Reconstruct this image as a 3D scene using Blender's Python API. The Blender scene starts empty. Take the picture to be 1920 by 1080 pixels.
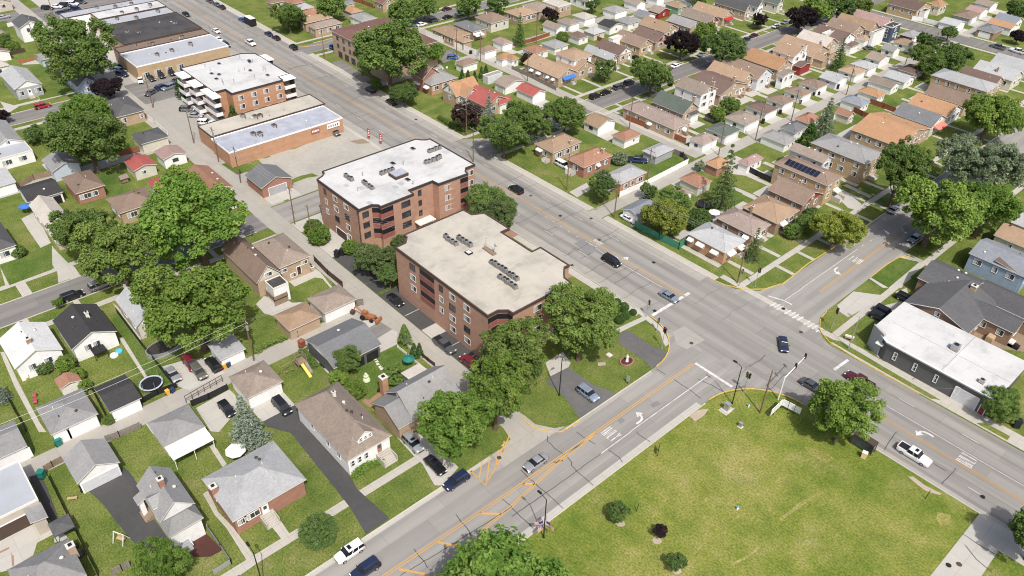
import bpy, bmesh, math, random, zlib, re
from mathutils import Vector, Matrix

sc = bpy.context.scene
COL = sc.collection
rad = math.radians

# ------------------------------------------------------------ camera
cam_d = bpy.data.cameras.new("camera")
cam = bpy.data.objects.new("camera", cam_d)
COL.objects.link(cam)
sc.camera = cam
cam_d.sensor_width = 36.0
cam_d.lens = 36.0 * 1483.07 / 1920.0
cam_d.clip_start = 1.0
cam_d.clip_end = 4000.0
_R = Vector((0.66507746, 0.74642424, 0.0228654))
_U = Vector((-0.45901004, 0.38445078, 0.80094156))
_W = Vector((-0.58905157, 0.54318362, -0.59830577))
cam.matrix_world = Matrix(((_R.x, _U.x, -_W.x, 0), (_R.y, _U.y, -_W.y, 0), (_R.z, _U.z, -_W.z, 105.0), (0, 0, 0, 1)))

# ------------------------------------------------------------ sky and sun
SUN_EL = rad(55)
SUN_AZ = rad(-24)                       # direction towards the sun, measured from +X
world = bpy.data.worlds.new("World")
sc.world = world
world.use_nodes = True
wn = world.node_tree
for n in list(wn.nodes):
 wn.nodes.remove(n)
sky = wn.nodes.new("ShaderNodeTexSky")
sky.sky_type = 'NISHITA'
sky.sun_disc = False
sky.dust_density = 4.0
sky.ozone_density = 0.6
sky.air_density = 0.8
sky.sun_elevation = SUN_EL
sky.sun_rotation = rad(90) - SUN_AZ
bg = wn.nodes.new("ShaderNodeBackground")
bg.inputs[1].default_value = 0.15
wo = wn.nodes.new("ShaderNodeOutputWorld")
wn.links.new(sky.outputs[0], bg.inputs[0])
wn.links.new(bg.outputs[0], wo.inputs[0])
sun_d = bpy.data.lights.new("sun", 'SUN')
sun_d.energy = 3.8
sun_d.angle = rad(0.5)
sun_d.color = (1.0, 0.965, 0.915)
sun = bpy.data.objects.new("sun", sun_d)
COL.objects.link(sun)
_sd = Vector((math.cos(SUN_EL) * math.cos(SUN_AZ), math.cos(SUN_EL) * math.sin(SUN_AZ), math.sin(SUN_EL)))
sun.rotation_euler = _sd.to_track_quat('Z', 'Y').to_euler()
sun.location = (0, 0, 200)
sc.view_settings.view_transform = 'Standard'
sc.view_settings.look = 'None'
sc.view_settings.gamma = 1.0
sc.view_settings.exposure = 0.10
sc.render.engine = 'CYCLES'
sc.cycles.filter_width = 1.05
sc.cycles.max_bounces = 8
sc.cycles.diffuse_bounces = 5
sc.cycles.transparent_max_bounces = 6

# ------------------------------------------------------------ materials
MATS = {}


def _nodes(name):
 m = bpy.data.materials.new(name)
 m.use_nodes = True
 nt = m.node_tree
 b = nt.nodes["Principled BSDF"]
 return m, nt, b


def _noise(nt, vec, scale, detail=3.0, rough=0.55, stretch=None):
 if stretch:
  mp = nt.nodes.new("ShaderNodeMapping")
  mp.inputs['Scale'].default_value = stretch
  nt.links.new(vec, mp.inputs['Vector'])
  vec = mp.outputs[0]
 n = nt.nodes.new("ShaderNodeTexNoise")
 n.inputs['Scale'].default_value = scale
 n.inputs['Detail'].default_value = detail
 n.inputs['Roughness'].default_value = rough
 nt.links.new(vec, n.inputs['Vector'])
 return n.outputs['Fac']


def _ramp(nt, fac, stops):
 r = nt.nodes.new("ShaderNodeValToRGB")
 e = r.color_ramp.elements
 while len(e) > 1:
  e.remove(e[0])
 e[0].position = stops[0][0]
 e[0].color = (*stops[0][1], 1)
 for p, c in stops[1:]:
  k = e.new(p)
  k.color = (*c, 1)
 nt.links.new(fac, r.inputs[0])
 return r.outputs[0]


def _mix(nt, a, b, fac, mode='MIX'):
 m = nt.nodes.new("ShaderNodeMix")
 m.data_type = 'RGBA'
 m.blend_type = mode
 for v, s in ((a, 6), (b, 7)):
  if isinstance(v, (tuple, list)):
   m.inputs[s].default_value = (*v[:3], 1)
  else:
   nt.links.new(v, m.inputs[s])
 if isinstance(fac, (int, float)):
  m.inputs[0].default_value = fac
 else:
  nt.links.new(fac, m.inputs[0])
 return m.outputs[2]


def _maprange(nt, v, a, b, c, d):
 m = nt.nodes.new("ShaderNodeMapRange")
 for i, x in enumerate((a, b, c, d)):
  m.inputs[i + 1].default_value = x
 nt.links.new(v, m.inputs[0])
 return m.outputs[0]


def _pos(nt):
 return nt.nodes.new("ShaderNodeNewGeometry").outputs['Position']


def _rnd(nt):
 return nt.nodes.new("ShaderNodeObjectInfo").outputs['Random']


def _objco(nt):
 return nt.nodes.new("ShaderNodeTexCoord").outputs['Object']


def _bump(nt, b, h, strength=0.3, dist=0.05):
 k = nt.nodes.new("ShaderNodeBump")
 k.inputs['Strength'].default_value = strength
 k.inputs['Distance'].default_value = dist
 nt.links.new(h, k.inputs['Height'])
 nt.links.new(k.outputs[0], b.inputs['Normal'])


def sc3(c, k):
 return tuple(min(1.0, x * k) for x in c)


def plain(name, col, rough=0.6, var=0.12, scale=1.5, metal=0.0, objvar=0.0, spec=0.3):
 if name in MATS:
  return MATS[name]
 m, nt, b = _nodes(name)
 p = _pos(nt)
 n1 = _noise(nt, p, scale, 4)
 n2 = _noise(nt, p, scale * 7, 2)
 c = _ramp(nt, n1, [(0.3, sc3(col, 1 - var)), (0.7, sc3(col, 1 + var))])
 c = _mix(nt, c, _ramp(nt, n2, [(0.3, sc3(col, 1 - var * .7)), (0.7, sc3(col, 1 + var * .7))]), 0.4)
 if objvar:
  v = _maprange(nt, _rnd(nt), 0, 1, 1 - objvar, 1 + objvar)
  c = _mix(nt, c, v, 1.0, 'MULTIPLY')
 nt.links.new(c, b.inputs['Base Color'])
 b.inputs['Roughness'].default_value = rough
 b.inputs['Metallic'].default_value = metal
 b.inputs['Specular IOR Level'].default_value = spec
 MATS[name] = m
 return m


def shingle(name, col, contrast=0.2):
 if name in MATS:
  return MATS[name]
 m, nt, b = _nodes(name)
 p = _pos(nt)
 v = nt.nodes.new("ShaderNodeTexVoronoi")
 v.inputs['Scale'].default_value = 3.2
 nt.links.new(p, v.inputs['Vector'])
 g = nt.nodes.new("ShaderNodeRGBToBW")
 nt.links.new(v.outputs['Color'], g.inputs[0])
 c = _ramp(nt, g.outputs[0], [(0.15, sc3(col, 1 - contrast)), (0.85, sc3(col, 1 + contrast))])
 n1 = _noise(nt, p, 0.35, 4)
 c = _mix(nt, c, _ramp(nt, n1, [(0.32, sc3(col, 0.78)), (0.68, sc3(col, 1.16))]), 0.45)
 n2 = _noise(nt, p, 6.0, 2, 0.6, (0.35, 0.35, 3.0))
 c = _mix(nt, c, _ramp(nt, n2, [(0.3, sc3(col, 0.75)), (0.7, sc3(col, 1.2))]), 0.3)
 k = _maprange(nt, _rnd(nt), 0, 1, 0.86, 1.12)
 c = _mix(nt, c, k, 1.0, 'MULTIPLY')
 nt.links.new(c, b.inputs['Base Color'])
 b.inputs['Roughness'].default_value = 0.9
 b.inputs['Specular IOR Level'].default_value = 0.15
 _bump(nt, b, n2, 0.35, 0.03)
 MATS[name] = m
 return m


def brick(name, col, mortar, dark):
 if name in MATS:
  return MATS[name]
 m, nt, b = _nodes(name)
 geo = nt.nodes.new("ShaderNodeNewGeometry")
 sx = nt.nodes.new("ShaderNodeSeparateXYZ")
 nt.links.new(geo.outputs['Position'], sx.inputs[0])
 ad = nt.nodes.new("ShaderNodeMath")
 ad.operation = 'ADD'
 nt.links.new(sx.outputs[0], ad.inputs[0])
 nt.links.new(sx.outputs[1], ad.inputs[1])
 cx = nt.nodes.new("ShaderNodeCombineXYZ")
 nt.links.new(ad.outputs[0], cx.inputs[0])
 nt.links.new(sx.outputs[2], cx.inputs[1])
 t = nt.nodes.new("ShaderNodeTexBrick")
 t.inputs['Scale'].default_value = 1.0
 t.inputs['Brick Width'].default_value = 0.45
 t.inputs['Row Height'].default_value = 0.16
 t.inputs['Mortar Size'].default_value = 0.014
 t.inputs['Color1'].default_value = (*col, 1)
 t.inputs['Color2'].default_value = (*dark, 1)
 t.inputs['Mortar'].default_value = (*mortar, 1)
 nt.links.new(cx.outputs[0], t.inputs['Vector'])
 n1 = _noise(nt, geo.outputs['Position'], 0.6, 4, 0.6, (1, 1, 1.6))
 c = _mix(nt, t.outputs['Color'], _ramp(nt, n1, [(0.3, sc3(col, 0.72)), (0.7, sc3(col, 1.18))]), 0.45)
 nt.links.new(c, b.inputs['Base Color'])
 b.inputs['Roughness'].default_value = 0.9
 b.inputs['Specular IOR Level'].default_value = 0.15
 MATS[name] = m
 return m


def membrane(name, col, seam, stain):
 m, nt, b = _nodes(name)
 p = _pos(nt)
 n1 = _noise(nt, p, 0.14, 6, 0.65)
 c = _ramp(nt, n1, [(0.34, sc3(col, 1 - stain)), (0.5, col), (0.66, sc3(col, 1 + stain * .4))])
 n2 = _noise(nt, p, 0.45, 6, 0.75, (1, .35, 1))
 c = _mix(nt, c, sc3(col, 1 - stain * 1.6), _maprange(nt, n2, .56, .70, 0, .8))
 n3 = _noise(nt, p, 0.8, 5, 0.7)
 c = _mix(nt, c, sc3(col, 1.18), _maprange(nt, n3, .58, .66, 0, stain * 2))
 t = nt.nodes.new("ShaderNodeTexBrick")
 for k, v in (('Scale', 1.0), ('Brick Width', 14.0), ('Row Height', 2.6), ('Mortar Size', 0.03)):
  t.inputs[k].default_value = v
 for k, v in (('Color1', 1.0), ('Color2', .965), ('Mortar', seam)):
  t.inputs[k].default_value = (v, v, v, 1)
 nt.links.new(p, t.inputs['Vector'])
 c = _mix(nt, c, t.outputs['Color'], 1.0, 'MULTIPLY')
 nt.links.new(c, b.inputs['Base Color'])
 b.inputs['Roughness'].default_value = 0.7
 MATS[name] = m
 return m


def siding(name, col):
 if name in MATS:
  return MATS[name]
 m, nt, b = _nodes(name)
 p = _pos(nt)
 sx = nt.nodes.new("ShaderNodeSeparateXYZ")
 nt.links.new(p, sx.inputs[0])
 w = nt.nodes.new("ShaderNodeMath")
 w.operation = 'MULTIPLY'
 w.inputs[1].default_value = 4.5
 nt.links.new(sx.outputs[2], w.inputs[0])
 fr = nt.nodes.new("ShaderNodeMath")
 fr.operation = 'FRACT'
 nt.links.new(w.outputs[0], fr.inputs[0])
 n1 = _noise(nt, p, 0.8, 3)
 c = _ramp(nt, n1, [(0.3, sc3(col, 0.9)), (0.7, sc3(col, 1.05))])
 c = _mix(nt, c, sc3(col, 0.72), _maprange(nt, fr.outputs[0], 0.0, 0.16, 0.6, 0.0))
 nt.links.new(c, b.inputs['Base Color'])
 b.inputs['Roughness'].default_value = 0.6
 _bump(nt, b, fr.outputs[0], 0.4, 0.02)
 MATS[name] = m
 return m


def grass(name, cols, s=1.0, k=1.0):
 m, nt, b = _nodes(name)
 p = _pos(nt)
 big = _noise(nt, p, 0.045 * s, 5, 0.62)
 med = _noise(nt, p, 0.17 * s, 7, 0.7)
 fine = _noise(nt, p, 2.6 * s, 4, 0.7, (1.0, 1.5, 1.0))
 c = _ramp(nt, big, [(0.5 - .18 / k, cols[0]), (0.5, cols[1]), (0.5 + .13 / k, cols[2]), (0.5 + .26 / k, cols[3])])
 c2 = _ramp(nt, med, [(0.38, cols[0]), (0.47, cols[1]), (0.55, cols[2]), (0.66, cols[3])])
 c = _mix(nt, c, c2, 0.5)
 c = _mix(nt, c, _ramp(nt, fine, [(0.36, (0.45, 0.48, 0.45)), (0.62, (1.35, 1.32, 1.25))]), 0.75, 'MULTIPLY')
 nt.links.new(c, b.inputs['Base Color'])
 b.inputs['Roughness'].default_value = 1.0
 b.inputs['Specular IOR Level'].default_value = 0.05
 _bump(nt, b, fine, 0.7, 0.08)
 MATS[name] = m
 return m


def paving(name, col, stain=0.2, joint=None, along=None, s=1.0):
 m, nt, b = _nodes(name)
 p = _pos(nt)
 n1 = _noise(nt, p, 0.12 * s, 5, 0.6)
 n2 = _noise(nt, p, 0.9 * s, 5, 0.65)
 n3 = _noise(nt, p, 9.0, 2)
 c = _ramp(nt, n1, [(0.3, sc3(col, 1 - stain)), (0.7, sc3(col, 1 + stain * .8))])
 c = _mix(nt, c, _ramp(nt, n2, [(0.3, sc3(col, 1 - stain)), (0.7, sc3(col, 1 + stain * .7))]), 0.45)
 c = _mix(nt, c, _ramp(nt, n3, [(0.3, sc3(col, 0.82)), (0.7, sc3(col, 1.15))]), 0.3)
 if along:
  st = (0.02, 0.55, 1) if along == 'x' else (0.55, 0.02, 1)
  n4 = _noise(nt, p, 1.0, 4, 0.55, st)
  c = _mix(nt, c, _ramp(nt, n4, [(0.34, sc3(col, 0.62)), (0.5, sc3(col, 0.98)), (0.68, sc3(col, 1.2))]), 0.5)
  st = (0.25, 2.2, 1) if along == 'x' else (2.2, 0.25, 1)
  n5 = _noise(nt, p, 0.6, 3, 0.6, st)
  c = _mix(nt, c, _ramp(nt, n5, [(0.25, sc3(col, 0.7)), (0.42, sc3(col, 1.0))]), 0.3)
 if along:
  t = nt.nodes.new("ShaderNodeTexBrick")
  t.offset = 0.35
  t.inputs['Scale'].default_value = 1.0
  t.inputs['Brick Width'].default_value = 11.0
  t.inputs['Row Height'].default_value = 3.45
  t.inputs['Mortar Size'].default_value = 0.03
  t.inputs['Color1'].default_value = (1.07, 1.07, 1.06, 1)
  t.inputs['Color2'].default_value = (.87, .87, .88, 1)
  t.inputs['Mortar'].default_value = (.6, .59, .58, 1)
  mp = nt.nodes.new("ShaderNodeMapping")
  if along == 'y':
   mp.inputs['Rotation'].default_value = (0, 0, rad(90))
  mp.inputs['Location'].default_value = (0, .55, 0)
  nt.links.new(p, mp.inputs[0])
  nt.links.new(mp.outputs[0], t.inputs['Vector'])
  c = _mix(nt, c, t.outputs['Color'], 0.8, 'MULTIPLY')
  sx = nt.nodes.new("ShaderNodeSeparateXYZ")
  nt.links.new(p, sx.inputs[0])
  m1 = nt.nodes.new("ShaderNodeMath")
  m1.operation = 'MULTIPLY_ADD'
  m1.inputs[1].default_value = 6.2832 / 3.45
  m1.inputs[2].default_value = 1.2
  nt.links.new(sx.outputs[1 if along == 'x' else 0], m1.inputs[0])
  m2 = nt.nodes.new("ShaderNodeMath")
  m2.operation = 'SINE'
  nt.links.new(m1.outputs[0], m2.inputs[0])
  m3 = nt.nodes.new("ShaderNodeMath")
  m3.operation = 'MULTIPLY'
  nt.links.new(_maprange(nt, m2.outputs[0], -.3, 1, 0, 1), m3.inputs[0])
  nt.links.new(_maprange(nt, n1, .35, .6, .25, 1), m3.inputs[1])
  c = _mix(nt, c, sc3(col, 0.66), _maprange(nt, m3.outputs[0], 0, 1, 0, .5))
 # oil drips and dirt
 n6 = _noise(nt, p, 0.5, 6, 0.75)
 c = _mix(nt, c, sc3(col, 0.55), _maprange(nt, n6, 0.64, 0.78, 0.0, 0.55))
 if joint:
  t = nt.nodes.new("ShaderNodeTexBrick")
  t.offset = 0.0
  t.inputs['Scale'].default_value = 1.0
  t.inputs['Brick Width'].default_value = joint
  t.inputs['Row Height'].default_value = joint
  t.inputs['Mortar Size'].default_value = 0.02
  t.inputs['Color1'].default_value = (1, 1, 1, 1)
  t.inputs['Color2'].default_value = (0.93, 0.93, 0.93, 1)
  t.inputs['Mortar'].default_value = (0.5, 0.48, 0.45, 1)
  nt.links.new(p, t.inputs['Vector'])
  c = _mix(nt, c, t.outputs['Color'], 0.75, 'MULTIPLY')
 nt.links.new(c, b.inputs['Base Color'])
 b.inputs['Roughness'].default_value = 0.9
 b.inputs['Specular IOR Level'].default_value = 0.2
 MATS[name] = m
 return m


def paint_worn(name, col, wear):
 m, nt, b = _nodes(name)
 p = _pos(nt)
 n1 = _noise(nt, p, 1.1, 6, 0.8)
 c = _mix(nt, col, (0.27, 0.26, 0.24), _maprange(nt, n1, 0.40, 0.62, 0.08, wear))
 nt.links.new(c, b.inputs['Base Color'])
 b.inputs['Roughness'].default_value = 0.8
 MATS[name] = m
 return m


def leaf(name, c1, c2, c3, trans=0.36):
 m, nt, b = _nodes(name)
 out = nt.nodes["Material Output"]
 at = nt.nodes.new("ShaderNodeAttribute")
 at.attribute_name = "tint"
 c = _ramp(nt, at.outputs['Fac'], [(0.0, c1), (0.5, c2), (1.0, c3)])
 k = _maprange(nt, _rnd(nt), 0, 1, 0.82, 1.15)
 c = _mix(nt, c, k, 1.0, 'MULTIPLY')
 nt.links.new(c, b.inputs['Base Color'])
 b.inputs['Roughness'].default_value = 0.75
 b.inputs['Specular IOR Level'].default_value = 0.12
 tr = nt.nodes.new("ShaderNodeBsdfTranslucent")
 nt.links.new(c, tr.inputs['Color'])
 mx = nt.nodes.new("ShaderNodeMixShader")
 mx.inputs[0].default_value = trans
 nt.links.new(b.outputs[0], mx.inputs[1])
 nt.links.new(tr.outputs[0], mx.inputs[2])
 nt.links.new(mx.outputs[0], out.inputs['Surface'])
 MATS[name] = m
 return m


def carpaint(name, col, rough=0.28, metal=0.0):
 m, nt, b = _nodes(name)
 n = _noise(nt, _pos(nt), 0.9, 4, 0.6)
 c = _ramp(nt, n, [(0.3, sc3(col, 0.9)), (0.7, sc3(col, 1.08))])
 nt.links.new(c, b.inputs['Base Color'])
 b.inputs['Roughness'].default_value = rough
 b.inputs['Metallic'].default_value = metal
 b.inputs['Coat Weight'].default_value = 0.5
 b.inputs['Coat Roughness'].default_value = 0.12
 MATS[name] = m
 return m


def glassy(name, col, rough=0.12):
 m, nt, b = _nodes(name)
 n = _noise(nt, _pos(nt), 0.7, 3)
 c = _ramp(nt, n, [(0.35, sc3(col, 0.6)), (0.65, sc3(col, 1.5))])
 nt.links.new(c, b.inputs['Base Color'])
 b.inputs['Roughness'].default_value = rough
 b.inputs['Specular IOR Level'].default_value = 0.55
 MATS[name] = m
 return m


for _n, _c in dict(grey=(.245, .243, .238), lgrey=(.35, .355, .355), dgrey=(.095, .095, .097), black=(.052, .051, .052), brown=(.215, .158, .122), tan=(.315, .222, .15), orange=(.35, .205, .115), rust=(.285, .155, .105), dbrown=(.145, .102, .085), maroon=(.17, .095, .08), red=(.3, .085, .075), pink=(.32, .255, .22), rose=(.31, .215, .195), taupe=(.245, .2, .165), green=(.105, .125, .105), white=(.56, .56, .55), slate=(.17, .175, .18), blue=(.3, .34, .4), bluegrey=(.21, .225, .25), cream=(.45, .41, .36)).items():
 shingle("shingle_" + _n, _c, 0.26 if _n in ("pink", "taupe", "rose") else 0.18)
brick("brick_tan", (0.42, 0.305, 0.205), (0.45, 0.39, 0.32), (0.35, 0.245, 0.16))
brick("brick_yellow", (0.44, 0.32, 0.185), (0.46, 0.4, 0.31), (0.38, 0.265, 0.145))
brick("brick_red", (0.34, 0.165, 0.115), (0.37, 0.3, 0.25), (0.27, 0.125, 0.085))
brick("brick_orange", (0.45, 0.25, 0.145), (0.45, 0.36, 0.28), (0.39, 0.205, 0.115))
brick("brick_apartment", (0.42, 0.245, 0.17), (0.42, 0.34, 0.28), (0.35, 0.195, 0.13))
brick("brick_brown", (0.29, 0.185, 0.13), (0.35, 0.29, 0.24), (0.235, 0.145, 0.1))
for _n, _c in dict(white=(.80, .795, .78), cream=(.58, .55, .46), grey=(.36, .37, .38), dgrey=(.10, .102, .105), blue=(.27, .35, .46), lblue=(.47, .53, .60), beige=(.50, .44, .37),
                   navy=(.05, .07, .12), red=(.27, .03, .03), green=(.25, .38, .28), lgrey=(.60, .61, .62), tan=(.5, .40, .28)).items():
 siding("siding_" + _n, _c)
GRASS_YARD = grass("lawn_yard", [(.070, .105, .026), (.115, .155, .036), (.165, .185, .052), (.25, .225, .105)])
GRASS_PARK = grass("lawn_park", [(.085, .138, .024), (.155, .190, .036), (.225, .228, .062), (.325, .285, .125)], 0.9, 1.5)
GRASS_LUSH = grass("lawn_lush", [(.055, .098, .022), (.085, .135, .030), (.125, .165, .042), (.17, .18, .07)])
GRASS_DRY = grass("lawn_dry", [(.15, .165, .04), (.25, .235, .075), (.33, .29, .12), (.38, .33, .16)])
CONC = paving("concrete_walk", (.43, .405, .355), 0.13, 1.52)
CONC_ALLEY = paving("concrete_alley", (.35, .33, .29), 0.16, 4.6)
CONC_LIGHT = paving("concrete_pale", (.43, .412, .37), 0.10, 3.0)
CONC_ROAD_X = paving("road_concrete_avenue", (.262, .249, .228), 0.16, None, 'x')
CONC_ROAD_Y = paving("road_concrete_street", (.286, .272, .25), 0.16, None, 'y')
CONC_LANE = paving("road_concrete_pale", (.33, .314, .282), 0.14, 4.5)
ASPHALT = paving("asphalt_drive", (.070, .069, .068), 0.3)
ASPHALT_OLD = paving("asphalt_street", (.20, .19, .178), 0.2, None, 'y')
ASPHALT_GREY = paving("asphalt_grey", (.125, .122, .12), 0.35)
GRAVEL = paving("gravel_lot", (.36, .342, .30), 0.3)
PATCH = paving("asphalt_patch", (.20, .195, .19), 0.15)
BRICKPAVE = paving("brick_pavers", (.33, .20, .14), 0.2, 0.4)
MULCH = paving("mulch", (.075, .032, .026), 0.4)
PALEMULCH = paving("mulch_pale", (.40, .33, .26), 0.25)
SOIL = paving("soil", (.25, .19, .13), 0.3)
TAR = plain("tar", (.045, .043, .042), 0.8)
PAINT_Y = paint_worn("paint_yellow", (.60, .31, .04), .4)
PAINT_W = paint_worn("paint_white", (.68, .67, .64), .7)
CURB = paving("curb_concrete", (.50, .465, .40), 0.15)
CURB_Y = plain("curb_yellow", (.52, .36, .09), 0.8, 0.4, 2.0)
WHITE = plain("white_paint", (.77, .765, .75), 0.5, 0.07)
OFFWHITE = plain("offwhite_trim", (.66, .64, .58), 0.6, 0.08)
MEMBRANE = membrane("roof_membrane_white", (.515, .51, .497), .86, .2)
MEMBRANE_OLD = membrane("roof_membrane_old", (.44, .41, .345), .9, .22)
ROOF_TAR = membrane("roof_tar", (.060, .055, .052), .7, .5)
ROOF_METAL = plain("roof_metal_grey", (.36, .375, .40), 0.55, 0.1, 0.3)
ROOF_METALB = plain("roof_metal_blue", (.35, .365, .41), 0.55, 0.25, 0.4)
DARKTRIM = plain("dark_trim", (.055, .045, .04), 0.6)
BROWNTRIM = plain("brown_trim", (.075, .05, .04), 0.7)
BLACK = plain("black_metal", (.018, .018, .02), 0.5)
STEEL = plain("galvanised_steel", (.40, .41, .42), 0.45, 0.1, 3, 0.5)
WOOD = plain("weathered_wood", (.23, .17, .12), 0.9, 0.3, 1.2)
WOOD_NEW = plain("new_wood", (.42, .31, .19), 0.8, 0.2, 1.5)
WOOD_RED = plain("red_stained_wood", (.25, .085, .045), 0.8, 0.2, 1.5)
WOOD_GREY = plain("grey_wood", (.21, .185, .16), 0.9, 0.3, 1.5)
POLE_WOOD = plain("pole_wood", (.17, .115, .075), 0.9, 0.2, 2)
BARK = plain("bark", (.115, .085, .06), 0.95, 0.35, 2.5)
RUBBER = plain("rubber", (.016, .016, .017), 0.8)
GLASS = glassy("window_glass", (.045, .052, .06))
CARGLASS = glassy("car_glass", (.012, .014, .018), 0.08)
CURTAIN = plain("curtain", (.42, .43, .42), 0.7, 0.15, 2)
RED = plain("red_paint", (.42, .025, .03), 0.5)
RUSTRED = plain("oxide_red_rail", (.30, .115, .095), 0.6)
ORANGE = plain("orange_paint", (.30, .125, .055), 0.6, 0.25)
YELLOW = plain("yellow_plastic", (.75, .56, .12), 0.5)
YBIN = plain("amber_plastic", (.72, .38, .05), 0.5)
BLUE = plain("blue_plastic", (.05, .16, .45), 0.5)
AQUA = plain("aqua_plastic", (.08, .42, .58), 0.45)
NAVY = plain("navy_plastic", (.03, .05, .12), 0.5)
TEAL = plain("teal_plastic", (.02, .17, .13), 0.5)
GREENMESH = plain("green_windscreen", (.05, .20, .13), 0.8, 0.15)
POOLBLUE = plain("pool_water", (.06, .22, .62), 0.15)
DARKWATER = plain("dark_water", (.045, .04, .03), 0.2)
PINK = plain("pink_resin", (.40, .08, .11), 0.6)
LENS = plain("lamp_lens", (.75, .75, .72), 0.2)
TAIL = plain("tail_lens", (.35, .015, .02), 0.25)
SOLAR = glassy("solar_cells", (.012, .016, .03), 0.15)
STONE = plain("pale_stone", (.55, .52, .46), 0.9, 0.2, 2)
FLAGBLUE = plain("flag_blue", (.04, .06, .22), 0.8)
FLAGRED = plain("flag_red", (.50, .06, .08), 0.8)
for _n, _c in dict(white=(.75, .75, .75), black=(.012, .012, .014), grey=(.19, .19, .195), silver=(.46, .47, .48), navy=(.016, .024, .06), blue=(.03, .09, .30), red=(.30, .012, .02),
                   dred=(.16, .014, .022), olive=(.22, .21, .18), steel=(.34, .39, .46), dgrey=(.07, .072, .078), ltblue=(.38, .46, .58), maroon=(.075, .014, .018)).items():
 carpaint("paint_" + _n, _c, 0.28, 0.55 if _n in ("silver", "steel", "grey", "ltblue", "olive") else 0.0)
leaf("leaf_bright", (.077, .165, .029), (.156, .262, .048), (.259, .364, .084))
leaf("leaf_lime", (.091, .170, .029), (.181, .276, .053), (.296, .383, .092))
leaf("leaf_mid", (.084, .151, .036), (.151, .233, .058), (.243, .322, .092))
leaf("leaf_dark", (.067, .126, .036), (.121, .196, .055), (.196, .272, .082))
leaf("leaf_olive", (.100, .168, .038), (.180, .258, .062), (.28, .362, .10))
leaf("leaf_silver", (.129, .190, .090), (.228, .289, .167), (.416, .477, .309))
leaf("leaf_purple", (.014, .010, .012), (.024, .016, .019), (.041, .027, .028), 0.15)
leaf("leaf_plum", (.034, .022, .019), (.058, .037, .031), (.082, .056, .042), 0.15)
leaf("leaf_gold", (.138, .188, .030), (.256, .306, .053), (.388, .419, .098))
leaf("leaf_spruce", (.121, .158, .114), (.209, .256, .192), (.328, .374, .292), 0.1)
leaf("leaf_pine", (.065, .106, .037), (.115, .163, .056), (.181, .231, .088), 0.2)
leaf("leaf_cedar", (0.04, 0.092, 0.022), (0.062, 0.125, 0.03), (0.095, 0.165, 0.045), 0.2)

# ------------------------------------------------------------ mesh helpers
class MB:

 def __init__(s):
  s.v, s.f, s.m = [], [], []

 def face(s, pts, mi=0):
  i = len(s.v)
  s.v.extend(tuple(p) for p in pts)
  s.f.append(tuple(range(i, i + len(pts))))
  s.m.append(mi)

 def box(s, x0, x1, y0, y1, z0, z1, mi=0, top=None, bottom=True):
  i = len(s.v)
  s.v.extend([(x0, y0, z0), (x1, y0, z0), (x1, y1, z0), (x0, y1, z0), (x0, y0, z1), (x1, y0, z1), (x1, y1, z1), (x0, y1, z1)])
  q = [(4, 5, 6, 7), (0, 1, 5, 4), (1, 2, 6, 5), (2, 3, 7, 6), (3, 0, 4, 7)]
  if bottom:
   q.append((3, 2, 1, 0))
  for k, a in enumerate(q):
   s.f.append(tuple(i + j for j in a))
   s.m.append(top if (k == 0 and top is not None) else mi)

 def prism(s, pts, z0, z1, mi=0, top=None):
  i = len(s.v)
  n = len(pts)
  s.v.extend((p[0], p[1], z0) for p in pts)
  s.v.extend((p[0], p[1], z1) for p in pts)
  for k in range(n):
   l = (k + 1) % n
   s.f.append((i + k, i + l, i + n + l, i + n + k))
   s.m.append(mi)
  s.f.append(tuple(i + n + k for k in range(n)))
  s.m.append(mi if top is None else top)

 def tube(s, a, b, r0, r1=None, n=6, mi=0, cap=True):
  r1 = r0 if r1 is None else r1
  a, b = Vector(a), Vector(b)
  d = (b - a).normalized()
  u = d.orthogonal().normalized()
  w = d.cross(u)
  i = len(s.v)
  for p, r in ((a, r0), (b, r1)):
   for k in range(n):
    t = 2 * math.pi * k / n
    s.v.append(tuple(p + (u * math.cos(t) + w * math.sin(t)) * r))
  for k in range(n):
   l = (k + 1) % n
   s.f.append((i + k, i + l, i + n + l, i + n + k))
   s.m.append(mi)
  if cap:
   s.f.append(tuple(i + n + k for k in range(n)))
   s.m.append(mi)
   s.f.append(tuple(i + n - 1 - k for k in range(n)))
   s.m.append(mi)

 def path(s, pts, r, n=5, mi=0):
  for a, b in zip(pts, pts[1:]):
   s.tube(a, b, r, r, n, mi)

 def dome(s, c, rx, ry, rz, nu=10, nv=5, mi=0, full=False):
  i = len(s.v)
  lo = -math.pi / 2 if full else 0
  for a in range(nv + 1):
   t = lo + (math.pi / 2 - lo) * a / nv
   for k in range(nu):
    p = 2 * math.pi * k / nu
    s.v.append((c[0] + rx * math.cos(t) * math.cos(p), c[1] + ry * math.cos(t) * math.sin(p), c[2] + rz * math.sin(t)))
  for a in range(nv):
   for k in range(nu):
    l = (k + 1) % nu
    s.f.append((i + a * nu + k, i + a * nu + l, i + (a + 1) * nu + l, i + (a + 1) * nu + k))
    s.m.append(mi)

 def mesh(s, name, mats):
  me = bpy.data.meshes.new(name)
  me.from_pydata(s.v, [], s.f)
  for m in mats:
   me.materials.append(m)
  if len(mats) > 1:
   me.polygons.foreach_set("material_index", s.m)
  me.update()
  return me

 def build(s, name, mats, parent=None, loc=None):
  return put(name, s.mesh(name, mats if isinstance(mats, (list, tuple)) else [mats]), parent, loc)


def put(name, me, parent=None, loc=None, rz=0.0):
 o = bpy.data.objects.new(name, me)
 COL.objects.link(o)
 if parent is not None:
  o.parent = parent
 if loc is not None:
  o.location = loc
 if rz:
  o.rotation_euler = (0, 0, rz)
 return o


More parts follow.
